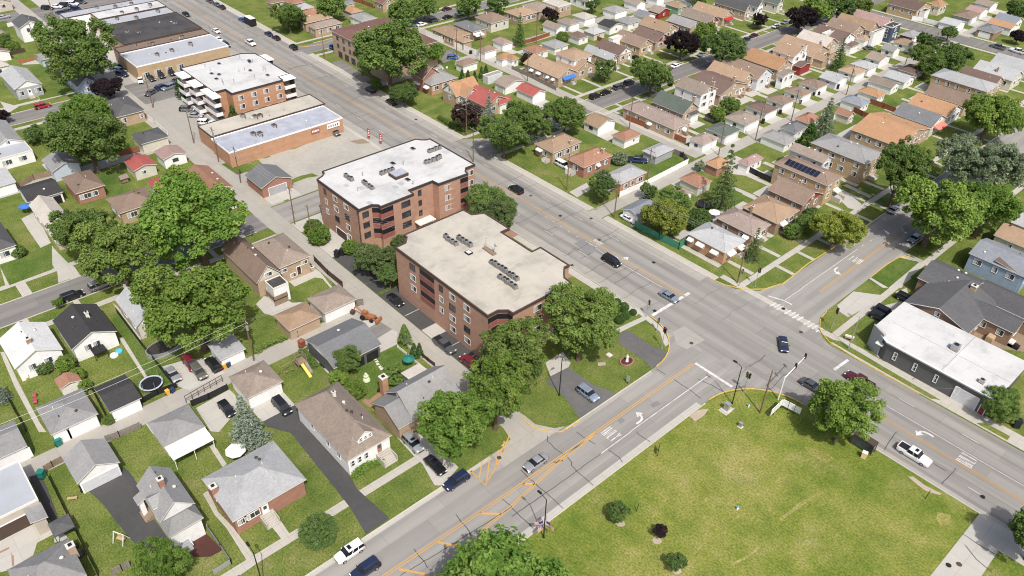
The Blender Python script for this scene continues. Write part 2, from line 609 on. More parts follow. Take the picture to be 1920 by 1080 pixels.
def tag(o, label, cat, group=None):
 o["label"] = label
 o["category"] = cat
 if group:
  o["group"] = group
 return o


def thing(name, label, cat, loc=(0, 0, 0), rz=0.0, group=None):
 o = bpy.data.objects.new(name, None)
 o.empty_display_size = 0.5
 COL.objects.link(o)
 o.location = loc
 o.rotation_euler = (0, 0, rz)
 return tag(o, label, cat, group)


def structure(name, mb, mats):
 o = mb.build(name, mats)
 o["kind"] = "structure"
 return o


def M(n):
 return MATS[n]


def dup(root, loc, rz=0.0, scale=None):
 r = root.copy()
 COL.objects.link(r)
 r.location = loc
 r.rotation_euler = (0, 0, rz)
 if scale:
  r.scale = scale
 for ch in list(root.children):
  c = ch.copy()
  COL.objects.link(c)
  c.parent = r
  for g in list(ch.children):
   d = g.copy()
   COL.objects.link(d)
   d.parent = c
 return r


# ------------------------------------------------------------ windows, doors (shared meshes)
SHARED = {}


def window_mesh(w, h, kind="white", dark=False):
 key = ("win", round(w, 1), round(h, 1), kind)
 if key not in SHARED:
  b = MB()
  t = 0.10
  b.box(-w / 2 - t, w / 2 + t, 0, .07, h / 2, h / 2 + t, 0)
  b.box(-w / 2 - t, w / 2 + t, 0, .09, -h / 2 - t, -h / 2, 0)
  b.box(-w / 2 - t, -w / 2, 0, .07, -h / 2, h / 2, 0)
  b.box(w / 2, w / 2 + t, 0, .07, -h / 2, h / 2, 0)
  if w > 0.8:
   n = 2 if w < 2.2 else 3
   for k in range(1, n):
    x = -w / 2 + w * k / n
    b.box(x - .035, x + .035, 0.0, .06, -h / 2, h / 2, 0)
  else:
   b.box(-w / 2, w / 2, 0.0, .06, -.03, .03, 0)
  b.face([(w / 2, .03, -h / 2), (-w / 2, .03, -h / 2), (-w / 2, .03, h / 2), (w / 2, .03, h / 2)], 1)
  if kind != "dark":
   # drawn curtain behind half of the panes
   b.face([(w / 2 - .04, .034, -h / 2 + .04), (w * .12, .034, -h / 2 + .04), (w * .12, .034, h / 2 - .04), (w / 2 - .04, .034, h / 2 - .04)], 2)
  fr = {"white": WHITE, "dark": DARKTRIM, "cream": OFFWHITE}[kind]
  SHARED[key] = b.mesh("window", [fr, GLASS, CURTAIN])
 return SHARED[key]


def garage_door_mesh(w, h, m):
 key = ("gd", round(w, 1), round(h, 1), m.name)
 if key not in SHARED:
  b = MB()
  n = 4
  for k in range(n):
   z0, z1 = h * k / n, h * (k + 1) / n - .03
   b.box(-w / 2, w / 2, 0, .06, z0, z1, 0)
  b.box(-w / 2 - .12, -w / 2, 0, .10, 0, h + .12, 1)
  b.box(w / 2, w / 2 + .12, 0, .10, 0, h + .12, 1)
  b.box(-w / 2, w / 2, 0, .10, h, h + .12, 1)
  SHARED[key] = b.mesh("garage_door", [m, WHITE])
 return SHARED[key]


def door_mesh(m):
 key = ("door", m.name)
 if key not in SHARED:
  b = MB()
  b.box(-.45, .45, 0, .06, 0, 2.05, 0)
  b.box(-.57, -.45, 0, .09, 0, 2.17, 1)
  b.box(.45, .57, 0, .09, 0, 2.17, 1)
  b.box(-.45, .45, 0, .09, 2.05, 2.17, 1)
  b.box(-.28, .28, .06, .075, 1.1, 1.85, 2)
  SHARED[key] = b.mesh("door", [m, WHITE, GLASS])
 return SHARED[key]


SIDE_RZ = {'+y': 0.0, '-x': rad(90), '-y': rad(180), '+x': rad(-90)}


# ------------------------------------------------------------ houses
def wall_volume(mb, x0, x1, y0, y1, z0, ze, roof, pitch):
 mb.box(x0, x1, y0, y1, z0, ze, 0)
 if roof == 'gx':
  ym = (y0 + y1) / 2
  for x, s in ((x0, -1), (x1, 1)):
   t = [(x, y0, ze), (x, y1, ze), (x, ym, ze + pitch)]
   mb.face(t if s > 0 else t[::-1], 1)
 elif roof == 'gy':
  xm = (x0 + x1) / 2
  for y, s in ((y0, -1), (y1, 1)):
   t = [(x0, y, ze), (x1, y, ze), (xm, y, ze + pitch)]
   mb.face(t[::-1] if s > 0 else t, 1)


def roof_volume(mb, x0, x1, y0, y1, ze, roof, pitch):
 th = 0.16
 xm, ym = (x0 + x1) / 2, (y0 + y1) / 2
 if roof in ('gx', 'gy'):
  if roof == 'gx':
   prof = [(y0, ze), (ym, ze + pitch), (y1, ze)]
   P = lambda e, q: (e, q[0], q[1])
   e0, e1 = x0, x1
  else:
   prof = [(x0, ze), (xm, ze + pitch), (x1, ze)]
   P = lambda e, q: (e, 0, 0)
   P = lambda e, q: (q[0], e, q[1])
   e0, e1 = y0, y1
  up = [(a, z + th) for a, z in prof]
  lo = [(a, z) for a, z in prof]
  for k in (0, 1):
   mb.face([P(e0, up[k]), P(e1, up[k]), P(e1, up[k + 1]), P(e0, up[k + 1])], 0)
   mb.face([P(e0, lo[k + 1]), P(e1, lo[k + 1]), P(e1, lo[k]), P(e0, lo[k])], 1)
   for e in (e0, e1):
    mb.face([P(e, lo[k]), P(e, up[k]), P(e, up[k + 1]), P(e, lo[k + 1])], 1)
  for k in (0, 2):
   mb.face([P(e0, lo[k]), P(e1, lo[k]), P(e1, up[k]), P(e0, up[k])], 1)
 elif roof in ('hip', 'hx', 'hy'):
  lx, ly = x1 - x0, y1 - y0
  if lx >= ly:
   h = ly / 2 * 0.92
   r0, r1 = (x0 + h, ym), (x1 - h, ym)
  else:
   h = lx / 2 * 0.92
   r0, r1 = (xm, y0 + h), (xm, y1 - h)
  zt = ze + pitch + th
  c = [(x0, y0), (x1, y0), (x1, y1), (x0, y1)]
  u = [(a, b, ze + th) for a, b in c]
  l = [(a, b, ze) for a, b in c]
  R0, R1 = (*r0, zt), (*r1, zt)
  if lx >= ly:
   fs = [[u[0], u[1], R1, R0], [u[1], u[2], R1], [u[2], u[3], R0, R1], [u[3], u[0], R0]]
  else:
   fs = [[u[0], u[1], R0], [u[1], u[2], R1, R0], [u[2], u[3], R1], [u[3], u[0], R0, R1]]
  for f in fs:
   mb.face(f, 0)
  for k in range(4):
   j = (k + 1) % 4
   mb.face([l[k], l[j], u[j], u[k]], 1)
  mb.face(l[::-1], 1)
  # pale ridge and hip caps
  for a, b2 in ((R0, R1), (u[0], R0), (u[1], R1 if lx >= ly else R0), (u[2], R1), (u[3], R0 if lx >= ly else R1)):
   mb.tube(a, b2, 0.07, 0.07, 4, 2, False)
 elif roof in ('sx+', 'sx-', 'sy+', 'sy-'):      # single slope, high side named
  z = {'sx+': (0, 1, 1, 0), 'sx-': (1, 0, 0, 1), 'sy+': (0, 0, 1, 1), 'sy-': (1, 1, 0, 0)}[roof]
  c = [(x0, y0), (x1, y0), (x1, y1), (x0, y1)]
  u = [(a, b, ze + pitch * k + th) for (a, b), k in zip(c, z)]
  l = [(a, b, ze + pitch * k) for (a, b), k in zip(c, z)]
  mb.face(u, 0)
  mb.face(l[::-1], 1)
  for k in range(4):
   j = (k + 1) % 4
   mb.face([l[k], l[j], u[j], u[k]], 1)
 else:                                               # flat with a low parapet
  mb.box(x0, x1, y0, y1, ze - .12, ze + .05, 1, 0)
  t = .18
  mb.box(x0, x1, y0, y0 + t, ze + .05, ze + .28, 1)
  mb.box(x0, x1, y1 - t, y1, ze + .05, ze + .28, 1)
  mb.box(x0, x0 + t, y0 + t, y1 - t, ze + .05, ze + .28, 1)
  mb.box(x1 - t, x1, y0 + t, y1 - t, ze + .05, ze + .28, 1)


def roof_z(v, x, y):
 x0, x1, y0, y1, ze, roof, pitch = v[:7]
 fx = min(x - x0, x1 - x) / max(.1, (x1 - x0) / 2)
 fy = min(y - y0, y1 - y) / max(.1, (y1 - y0) / 2)
 if roof == 'gx':
  return ze + pitch * max(0, fy) + .16
 if roof == 'gy':
  return ze + pitch * max(0, fx) + .16
 if roof == 'hip':
  m = min(x1 - x0, y1 - y0) / 2 * .92
  return ze + pitch * min(1, max(0, min(x - x0, x1 - x, y - y0, y1 - y) / m)) + .16
 if roof[0] == 's':
  g = {'sx+': (x - x0) / (x1 - x0), 'sx-': (x1 - x) / (x1 - x0), 'sy+': (y - y0) / (y1 - y0), 'sy-': (y1 - y) / (y1 - y0)}[roof]
  return ze + pitch * g + .16
 return ze + .05


def steps_mb(n, w, run, rise):
 b = MB()
 for k in range(n):
  b.box(-w / 2, w / 2, k * run, (k + 1) * run, 0, rise * (n - k), 0)
 return b


def house(kind, label, cat, group, vols, roofm, wallm, gablem=None, rng=None, windows=True, garage=None, chimneys=(), awnings=(), stairs=(), doors=(),
          vents=2, trim=None, wmat="white", panels=None, ov=0.35, winlist=None):
 rng = rng or random.Random(zlib.crc32(label.encode()))
 cx = (vols[0][0] + vols[0][1]) / 2
 cy = (vols[0][2] + vols[0][3]) / 2
 root = thing(kind, label, cat, (cx, cy, 0), 0, group)
 loc = [(v[0] - cx, v[1] - cx, v[2] - cy, v[3] - cy, *v[4:]) for v in vols]
 trim = trim or OFFWHITE
 gm = gablem or wallm
 for i, v in enumerate(loc):
  o = ov if v[5] != 'flat' else 0.03
  o = min(o, (v[1] - v[0]) * .2, (v[3] - v[2]) * .2)
  k = i * 0.013
  wb, rb = MB(), MB()
  wall_volume(wb, v[0] + o + k, v[1] - o - k, v[2] + o + k, v[3] - o - k, 0, v[4] + (.02 if v[5] != 'flat' else -.13), v[5], v[6] * (1 - 2 * o / max(1, (v[3] - v[2]) if v[5] == 'gx' else (v[1] - v[0]))) if v[5] in ('gx', 'gy') else 0)
  wm = M(v[8]) if len(v) > 8 and v[8] else wallm
  w_o = wb.build("wall" if i == 0 else "wing_wall", [wm, gm if i == 0 else wm], root)
  roof_volume(rb, v[0], v[1], v[2], v[3], v[4], v[5], v[6])
  rm = M(v[7]) if len(v) > 7 and v[7] else roofm
  r_o = rb.build("roof" if i == 0 else "wing_roof", [rm, trim, rm], root)
  if i == 0:
   roof0 = r_o
  if windows and v[4] > 2.9 and (i == 0 or windows == 2):
   for side, a0, a1, fx in (('-y', v[0], v[1], v[2] + o + k), ('+x', v[2], v[3], v[1] - o - k)):
    L = a1 - a0 - 1.6
    n = max(1, int(L / (3.3 if side == '-y' else 2.9)))
    fl = 2 if v[4] > 5 else 1
    for q in range(n):
     a = a0 + .8 + L * (q + .5) / n + rng.uniform(-.3, .3)
     for s in range(fl):
      z = (1.9 if v[4] < 4.2 else 2.3) if s == 0 else v[4] - 1.25
      if fl == 1:
       z = v[4] - 1.35
      w = rng.choice((1.0, 1.3, 1.7)) if side == '-y' else rng.choice((1.3, 1.9, 2.3))
      me = window_mesh(w, 1.25, wmat)
      p = (a, fx, z) if side == '-y' else (fx, a, z)
      put("window", me, root, p, SIDE_RZ[side])
   if v[5] == 'gx' and v[6] > 1.7:
    put("window", window_mesh(.9, .9, wmat), root, (v[1] - o - k, (v[2] + v[3]) / 2, v[4] + v[6] * .35), SIDE_RZ['+x'])
   if v[5] == 'gy' and v[6] > 1.7:
    put("window", window_mesh(.9, .9, wmat), root, ((v[0] + v[1]) / 2, v[2] + o + k, v[4] + v[6] * .35), SIDE_RZ['-y'])
 v = loc[0]
 o = min(ov, (v[1] - v[0]) * .2, (v[3] - v[2]) * .2) if v[5] != 'flat' else .03
 for (side, t, w, h, mm) in (garage or ()):
  me = garage_door_mesh(w, h, M(mm) if isinstance(mm, str) else mm)
  x = v[0] + (v[1] - v[0]) * t
  y = v[2] + (v[3] - v[2]) * t
  p = {'+x': (v[1] - o, y, 0.02), '-x': (v[0] + o, y, .02), '-y': (x, v[2] + o, .02), '+y': (x, v[3] - o, .02)}[side]
  put("garage_door", me, root, p, SIDE_RZ[side])
 for (side, t, mm, z) in doors:
  x = v[0] + (v[1] - v[0]) * t
  y = v[2] + (v[3] - v[2]) * t
  p = {'+x': (v[1] - o, y, z), '-y': (x, v[2] + o, z)}[side]
  put("door", door_mesh(M(mm)), root, p, SIDE_RZ[side])
 for (ax, ay, w, h, mm) in chimneys:
  b = MB()
  zr = max(roof_z(u, ax - cx, ay - cy) for u in loc if u[0] <= ax - cx <= u[1] and u[2] <= ay - cy <= u[3]) if any(u[0] <= ax - cx <= u[1] and u[2] <= ay - cy <= u[3] for u in loc) else 0
  lx, ly = ax - cx, ay - cy
  zb = max(0, zr - 1.0)
  b.box(lx - w / 2, lx + w / 2, ly - w / 2, ly + w / 2, zb, zr + h, 0)
  b.box(lx - w / 2 - .08, lx + w / 2 + .08, ly - w / 2 - .08, ly + w / 2 + .08, zr + h, zr + h + .14, 1)
  b.box(lx - w / 4, lx + w / 4, ly - w / 4, ly + w / 4, zr + h + .14, zr + h + .3, 2)
  b.build("chimney", [M(mm), STONE, BLACK], roof0)
 for k in range(vents):
  u = loc[0]
  lx, ly = rng.uniform(u[0] * .6, u[1] * .6), rng.uniform(u[2] * .6, u[3] * .6)
  z = roof_z(u, lx, ly)
  b = MB()
  if rng.random() < .5:
   b.tube((lx, ly, z - .3), (lx, ly, z + .35), .09, .09, 6, 0)
  else:
   b.tube((lx, ly, z - .3), (lx, ly, z + .16), .2, .2, 8, 0)
   b.dome((lx, ly, z + .16), .3, .3, .14, 8, 2, 0)
  b.build("roof_vent", [OFFWHITE if rng.random() < .7 else DARKTRIM], roof0)
 for (side, t, w, z, out, mm) in awnings:
  b = MB()
  drop = .55
  b.face([(-w / 2, 0, 0), (w / 2, 0, 0), (w / 2, out, -drop), (-w / 2, out, -drop)][::-1], 0)
  b.face([(-w / 2, 0, -.05), (w / 2, 0, -.05), (w / 2, out, -drop - .05), (-w / 2, out, -drop - .05)], 0)
  b.box(-w / 2, w / 2, out, out + .03, -drop - .22, -drop, 0)
  b.face([(-w / 2, 0, -.05), (-w / 2, out, -drop - .05), (-w / 2, 0, -drop - .05)], 0)
  b.face([(w / 2, 0, -.05), (w / 2, 0, -drop - .05), (w / 2, out, -drop - .05)], 0)
  x = v[0] + (v[1] - v[0]) * t
  y = v[2] + (v[3] - v[2]) * t
  p = {'+x': (v[1] - o + .03, y, z), '-y': (x, v[2] + o - .03, z)}[side]
  put("awning", b.mesh("awning", [M(mm)]), root, p, SIDE_RZ[side])
 for (side, t, w, n, mm) in stairs:
  b = steps_mb(n, w, .32, .18)
  for sx in (-1, 1):
   b.box(sx * w / 2 - (.14 if sx < 0 else 0), sx * w / 2 + (.14 if sx > 0 else 0), 0, n * .32, 0, .18 * n * .75 + .3, 1)
  x = v[0] + (v[1] - v[0]) * t
  y = v[2] + (v[3] - v[2]) * t
  p = {'+x': (v[1] - o + .01, y, 0), '-y': (x, v[2] + o - .01, 0)}[side]
  put("steps", b.mesh("steps", [M(mm), M(mm)]), root, p, SIDE_RZ[side])
 for (side, t, z, w, h, wk) in (winlist or ()):
  x = v[0] + (v[1] - v[0]) * t
  y = v[2] + (v[3] - v[2]) * t
  p = {'+x': (v[1] - o, y, z), '-y': (x, v[2] + o, z)}[side]
  put("window", window_mesh(w, h, wk), root, p, SIDE_RZ[side])
 return root


# ------------------------------------------------------------ vehicles (nose towards +X)
CARS = {}


def car_meshes(kind):
 if kind in CARS:
  return CARS[kind]
 # length, half width, hood x, windscreen base/top, rear glass top/base, deck height, roof height, hood height
 S = dict(sedan=(4.75, .92, .80, 1.0, .30, -1.05, -1.65, .93, 1.43, .86),
             suv=(4.75, .95, .95, 1.05, .45, -2.05, -2.28, 1.02, 1.72, 1.0),
             van=(5.0, .98, 1.3, 1.55, .75, -2.15, -2.42, 1.0, 1.78, .98),
             hatch=(4.2, .90, .9, 1.0, .30, -1.55, -2.0, .95, 1.5, .9),
             pickup=(5.85, 1.0, 1.15, 1.15, .62, -.95, -1.12, 1.08, 1.88, 1.08))[kind]
 L, W, hx, wb, wt, rt, rb, zd, zr, zh = S
 f, r = L / 2, -L / 2
 st = [(r, .80, .45, zd - .22), (r + .12, .93, .32, zd - .04), (r + .6, 1.0, .24, zd), (rb, 1.0, .24, zd), (0, 1.0, .24, zd), (wb, 1.0, .24, zd - .02),
          (hx + (f - hx) * .45, .99, .24, zh - .04), (f - .35, .95, .26, zh - .14), (f - .08, .84, .34, zh - .30), (f, .74, .42, zh - .42)]
 b = MB()
 rows = []
 for x, wk, z0, z1 in st:
  w = W * wk
  zs = z0 + (z1 - z0) * .62
  rows.append([(x, -w * .94, z0), (x, -w, zs), (x, -w * .88, z1 - .02), (x, -w * .45, z1 + .03), (x, w * .45, z1 + .03), (x, w * .88, z1 - .02), (x, w, zs), (x, w * .94, z0)])
 for a, c in zip(rows, rows[1:]):
  for k in range(7):
   b.face([a[k], c[k], c[k + 1], a[k + 1]][::-1], 0)
  b.face([a[7], c[7], c[0], a[0]], 1)
 b.face(rows[0], 0)
 b.face(rows[-1][::-1], 0)
 # bumpers / grille
 b.box(f - .12, f + .015, -W * .55, W * .55, .42, .62, 1)
 b.box(r - .015, r + .1, -W * .7, W * .7, .38, .52, 1)
 wr = W * .80
 zt = zr - .05
 roof = [(rt - .02, -wr * .9), (wt + .02, -wr * .9), (wt + .02, wr * .9), (rt - .02, wr * .9)]
 # roof skin: chamfered slab
 i0 = [(x, y * 1.08, zt - .10) for x, y in roof]
 i1 = [(x * .97, y * .96, zt) for x, y in roof]
 i2 = [(x * .8, y * .75, zr) for x, y in roof]
 for A, B in ((i0, i1), (i1, i2)):
  for k in range(4):
   j = (k + 1) % 4
   b.face([A[k], A[j], B[j], B[k]], 0)
 b.face(i2, 0)
 wg = W * .90
 base = [(rb, -wg, zd - .03), (wb, -wg, zd - .03), (wb, wg, zd - .03), (rb, wg, zd - .03)]
 g = MB()
 for k in range(4):
  j = (k + 1) % 4
  g.face([base[k], base[j], i0[j], i0[k]], 0)
 # pillars (body colour), just proud of the glass
 for sgn in (-1, 1):
  def side(t, zf):
   x = rb + (wb - rb) * t
   x2 = rt + (wt - rt) * t
   return (x + (x2 - x) * zf, sgn * (wg + (wr * .972 - wg) * zf + .012), zd - .03 + (zt - .10 - zd + .03) * zf)
  n = 3 if kind in ('suv', 'van') else 2
  for q in range(1, n):
   t = q / n + .02
   p = [side(t - .022, 0), side(t + .022, 0), side(t + .022, 1), side(t - .022, 1)]
   b.face(p if sgn < 0 else p[::-1], 0)
 if kind == 'pickup':
  b.box(r + .18, -1.2, -W * .78, W * .78, zd + .03, zd + .07, 1)
  b.box(r + .1, -1.15, -W * .95, -W * .8, zd - .05, zd + .12, 0)
  b.box(r + .1, -1.15, W * .8, W * .95, zd - .05, zd + .12, 0)
  b.box(r + .05, r + .16, -W * .9, W * .9, zd - .05, zd + .12, 0)
 for sgn in (-1, 1):
  b.box(wb - .35, wb - .2, sgn * (W + .02) - .09, sgn * (W + .02) + .09, zd + .02, zd + .17, 0)
 wm = MB()
 wm.tube((0, -.11, 0), (0, .11, 0), .34, .34, 12, 0)
 rim = MB()
 for s in (-1, 1):
  rim.tube((0, s * .105, 0), (0, s * .125, 0), .22, .2, 10, 0)
 hl = MB()
 hl.box(-.10, .05, -.19, .19, -.07, .07, 0)
 CARS[kind] = dict(body=b, glass=g, wheel=wm, rim=rim, hl=hl, S=S, cache={})
 return CARS[kind]


def car(kind, paint, label, x, y, hd, group=None, name=None, roofglass=False):
 d = car_meshes(kind)
 cat = dict(sedan="car", suv="suv", van="minivan", hatch="car", pickup="pickup truck")[kind]
 nm = dict(sedan="sedan", suv="suv_car", van="minivan", hatch="hatchback", pickup="pickup_truck")[kind]
 root = thing(name or nm, label, cat, (x, y, Z_ROAD), rad(hd), group)
 c = d['cache']
 if paint not in c:
  c[paint] = d['body'].mesh("car_body", [M("paint_" + paint), BLACK])
 if 'glass' not in c:
  c['glass'] = d['glass'].mesh("car_windows", [CARGLASS])
  c['wheel'] = d['wheel'].mesh("wheel", [RUBBER])
  c['rim'] = d['rim'].mesh("rim", [STEEL])
  c['hl'] = d['hl'].mesh("headlight", [LENS])
  c['tl'] = d['hl'].mesh("tail_light", [TAIL])
  b = MB()
  S = d['S']
  b.box(S[4] - .75, S[4] - .2, -.42, .42, S[8] - .01, S[8] + .012, 0)
  c['sr'] = b.mesh("sunroof", [CARGLASS])
 put("body", c[paint], root)
 put("windows", c['glass'], root)
 L, W = d['S'][0], d['S'][1]
 for wx in (L * .305, -L * .30):
  for wy in (-W + .1, W - .1):
   w = put("wheel", c['wheel'], root, (wx, wy, .34))
   put("rim", c['rim'], w)
 for s in (-1, 1):
  put("headlight", c['hl'], root, (L / 2 - .12, s * W * .62, d['S'][9] - .22))
  put("tail_light", c['tl'], root, (-L / 2 + .05, s * W * .68, d['S'][7] - .28))
 if roofglass:
  put("sunroof", c['sr'], root)
 return root


# ------------------------------------------------------------ trees
def leaf_faces(mb, tint, c, r, n, size, rng, squash=0.8, up=0.55):
 t0 = rng.gauss(0.5, 0.17)
 for _ in range(n):
  while True:
   d = Vector((rng.uniform(-1, 1), rng.uniform(-1, 1), rng.uniform(-1, 1)))
   if .08 < d.length < 1:
    break
  p = c + Vector((d.x * r, d.y * r, d.z * r * squash))
  nrm = (d.normalized() * .75 + Vector((rng.uniform(-.7, .7), rng.uniform(-.7, .7), rng.uniform(-.4, .7) + up))).normalized()
  u = nrm.orthogonal().normalized()
  u = Matrix.Rotation(rng.uniform(0, 6.28), 3, nrm) @ u
  w = nrm.cross(u)
  s = size * rng.uniform(.55, 1.25)
  k = rng.uniform(.55, .85)
  bend = nrm * (-s * .25)
  mb.face([p - u * s * .5 - w * s * .12 * k + bend * .5, p - w * s * .5 * k + bend * .1, p + u * s * .55 + bend, p + w * s * .5 * k])
  tint.append(min(1, max(0, t0 + rng.gauss(0, .13))))


def crown_mesh(name, seed, style, leaves, size):
 rng = random.Random(seed)
 mb, tint = MB(), []
 if style in ('round', 'spread', 'oval', 'loose'):
  hz = dict(round=.85, spread=.66, oval=1.12, loose=.95)[style]
  lobes = []
  nl = dict(round=7, spread=10, oval=8, loose=10)[style]
  for k in range(nl):
   a = 6.283 * k / nl * 1.618 * 1.0 + rng.uniform(-.5, .5)
   rr = rng.uniform(.30, .62)
   el = rng.uniform(-.25, .85)
   lobes.append((Vector((rr * math.cos(a), rr * math.sin(a), hz * (.9 + el * .62))), rng.uniform(.36, .55)))
  lobes.append((Vector((0, 0, hz * 1.2)), .55))
  lobes.append((Vector((rng.uniform(-.2, .2), rng.uniform(-.2, .2), hz * .72)), .6))
  clumps = []
  ncl = dict(round=165, spread=180, oval=165, loose=120)[style]
  per = max(8, leaves // ncl)
  tries = 0
  while len(clumps) < ncl and tries < 20000:
   tries += 1
   c, r = lobes[rng.randrange(len(lobes))]
   d = Vector((rng.gauss(0, 1), rng.gauss(0, 1), rng.gauss(0, 1))).normalized()
   if d.z < -.6:
    continue
   p = c + Vector((d.x * r, d.y * r, d.z * r * hz)) * rng.uniform(.72, 1.03)
   inside = sum(1 for c2, r2 in lobes if Vector(((p - c2).x, (p - c2).y, (p - c2).z / hz)).length < r2 * .72)
   if inside and rng.random() < .93:
    continue
   clumps.append(p)
  for p in clumps:
   leaf_faces(mb, tint, p, rng.uniform(.085, .165) * (1.15 if style == 'loose' else 1), per, size, rng)
  # inner fill so that the crown is not hollow
  for c, r in lobes:
   for _ in range(3):
    d = Vector((rng.uniform(-1, 1), rng.uniform(-1, 1), rng.uniform(-1, 1)))
    leaf_faces(mb, tint, c + d * r * .5, r * .45, per, size * 1.5, rng)
 elif style in ('spruce', 'pine'):
  tiers = 15 if style == 'spruce' else 12
  H = 3.0
  for k in range(tiers):
   f = k / (tiers - 1)
   z = H * (.04 + .93 * f)
   R = (1 - f) ** (.85 if style == 'spruce' else .7) * (1.0 if k else .8) + .05
   nb = max(4, int((16 if style == 'spruce' else 11) * (1 - f * .75)))
   for q in range(nb):
    a = 6.283 * (q + rng.uniform(-.35, .35)) / nb + k * 1.1
    rr = R * rng.uniform(.72, 1.12)
    steps = max(2, int(rr * 6))
    per = max(3, leaves // (tiers * 12 * 4))
    for s in range(steps):
     g = (s + .6) / steps
     p = Vector((math.cos(a) * rr * g, math.sin(a) * rr * g, z - rr * .32 * g + rng.uniform(-.03, .03)))
     leaf_faces(mb, tint, p, .10 + .04 * (1 - f), per, size, rng, .6, .5)
 elif style == 'cone':
  H = 3.4
  for k in range(150):
   f = rng.random() ** .8
   z = H * f
   R = max(.03, (1 - f) ** .75 * 1.0 * min(1, .55 + f * 3))
   a = rng.uniform(0, 6.283)
   leaf_faces(mb, tint, Vector((math.cos(a) * R * .88, math.sin(a) * R * .88, z)), .16, max(5, leaves // 150), size, rng, 1.3, .3)
 elif style == 'ball':
  for k in range(290):
   d = Vector((rng.gauss(0, 1), rng.gauss(0, 1), rng.gauss(0, 1))).normalized()
   if d.z < -.75:
    continue
   p = Vector((d.x, d.y, .85 + d.z * .85)) * 1.0
   p *= rng.uniform(.86, 1.0)
   leaf_faces(mb, tint, p, .15, max(6, leaves // 290), size, rng)
  for _ in range(20):
   d = Vector((rng.uniform(-.5, .5), rng.uniform(-.5, .5), rng.uniform(.3, 1.3)))
   leaf_faces(mb, tint, d, .4, 10, size * 1.6, rng)
 me = mb.mesh(name, [M("leaf_mid")])
 at = me.attributes.new("tint", 'FLOAT', 'FACE')
 at.data.foreach_set("value", tint)
 return me


def trunk_mesh(seed, style):
 rng = random.Random(seed)
 mb = MB()
 if style in ('spruce', 'pine', 'cone'):
  mb.tube((0, 0, -.05), (0, 0, 1.0), .09, .07, 8)
  mb.tube((0, 0, 1.0), (0, 0, 3.6), .07, .012, 6)
 else:
  mb.tube((0, 0, -.03), (0, 0, .25), .13, .095, 8)
  mb.tube((0, 0, .25), (.02, .01, 1.0), .095, .08, 8)
  for k in range(6):
   a = 6.283 * k / 6 + rng.uniform(-.4, .4)
   l = rng.uniform(.35, .6)
   z0 = rng.uniform(.75, 1.0)
   p1 = (math.cos(a) * l * .5, math.sin(a) * l * .5, z0 + .35)
   p2 = (math.cos(a) * l, math.sin(a) * l, z0 + .9)
   mb.tube((.02, .01, z0), p1, .05, .035, 6)
   mb.tube(p1, p2, .035, .012, 5)
 return mb.mesh("trunk", [BARK])


CROWNS, TRUNKS = {}, {}


def crown(style, big, var):
 k = (style, big, var)
 if k not in CROWNS:
  n = dict(round=5200, spread=6200, oval=5200, loose=4200, spruce=5200, pine=3600, cone=3000, ball=8500)[style]
  s = dict(round=.105, spread=.095, oval=.105, loose=.11, spruce=.12, pine=.13, cone=.16, ball=.12)[style]
  if big:
   n, s = int(n * (1.6 if style == 'ball' else 3.0)), s * (.8 if style == 'ball' else .60)
  CROWNS[k] = crown_mesh("crown", 31 + var * 7 + len(style), style, n, s)
 return CROWNS[k]


def tree(style, leafm, label, x, y, r, trunk_h, crown_h=None, big=False, name="tree", cat="tree", group=None, rz=0.0):
 root = thing(name, label, cat, (x, y, 0), rz, group)
 var = int(abs(x * 13 + y * 7)) % 3
 base = dict(round=1.85, spread=1.5, oval=2.35, loose=2.0, spruce=3.0, pine=3.0, cone=3.5, ball=1.75)[style]
 sz = (crown_h or base * r) / base
 c = put("crown", crown(style, big, var), root, (0, 0, trunk_h))
 c.scale = (r, r, sz)
 c.material_slots[0].link = 'OBJECT'
 c.material_slots[0].material = M("leaf_" + leafm)
 if trunk_h > .05:
  tk = (style in ('spruce', 'pine', 'cone'), var)
  if tk not in TRUNKS:
   TRUNKS[tk] = trunk_mesh(var, style)
  t = put("trunk", TRUNKS[tk], root)
  tr = max(.6, r * .62)
  t.scale = (tr, tr, trunk_h + r * .35)
  if style in ('spruce', 'pine', 'cone'):
   t.scale = (r * .5, r * .5, (trunk_h + (crown_h or base * r) * .9) / 3.6)
 return root


# ------------------------------------------------------------ ground sheets
Z_ROAD = 0.03


def poly_area(p):
 return sum(a[0] * b[1] - b[0] * a[1] for a, b in zip(p, p[1:] + p[:1])) / 2


def sheet(mb, pts, z, mi=0):
 pts = list(pts)
 if poly_area(pts) < 0:
  pts.reverse()
 mb.face([(p[0], p[1], z) for p in pts], mi)


def strip(mb, pts, w, z, mi=0, closed=False):
 n = len(pts)
 L, Rr = [], []
 for i in range(n):
  a = Vector(pts[i - 1] if (i or closed) else pts[i])
  c = Vector(pts[(i + 1) % n] if (i < n - 1 or closed) else pts[i])
  d = (c - a)
  if d.length < 1e-6:
   d = Vector((1, 0))
  d.normalize()
  nn = Vector((-d.y, d.x)) * w / 2
  p = Vector(pts[i])
  L.append(p + nn)
  Rr.append(p - nn)
 for i in range(n if closed else n - 1):
  j = (i + 1) % n
  mb.face([(*Rr[i], z), (*Rr[j], z), (*L[j], z), (*L[i], z)], mi)


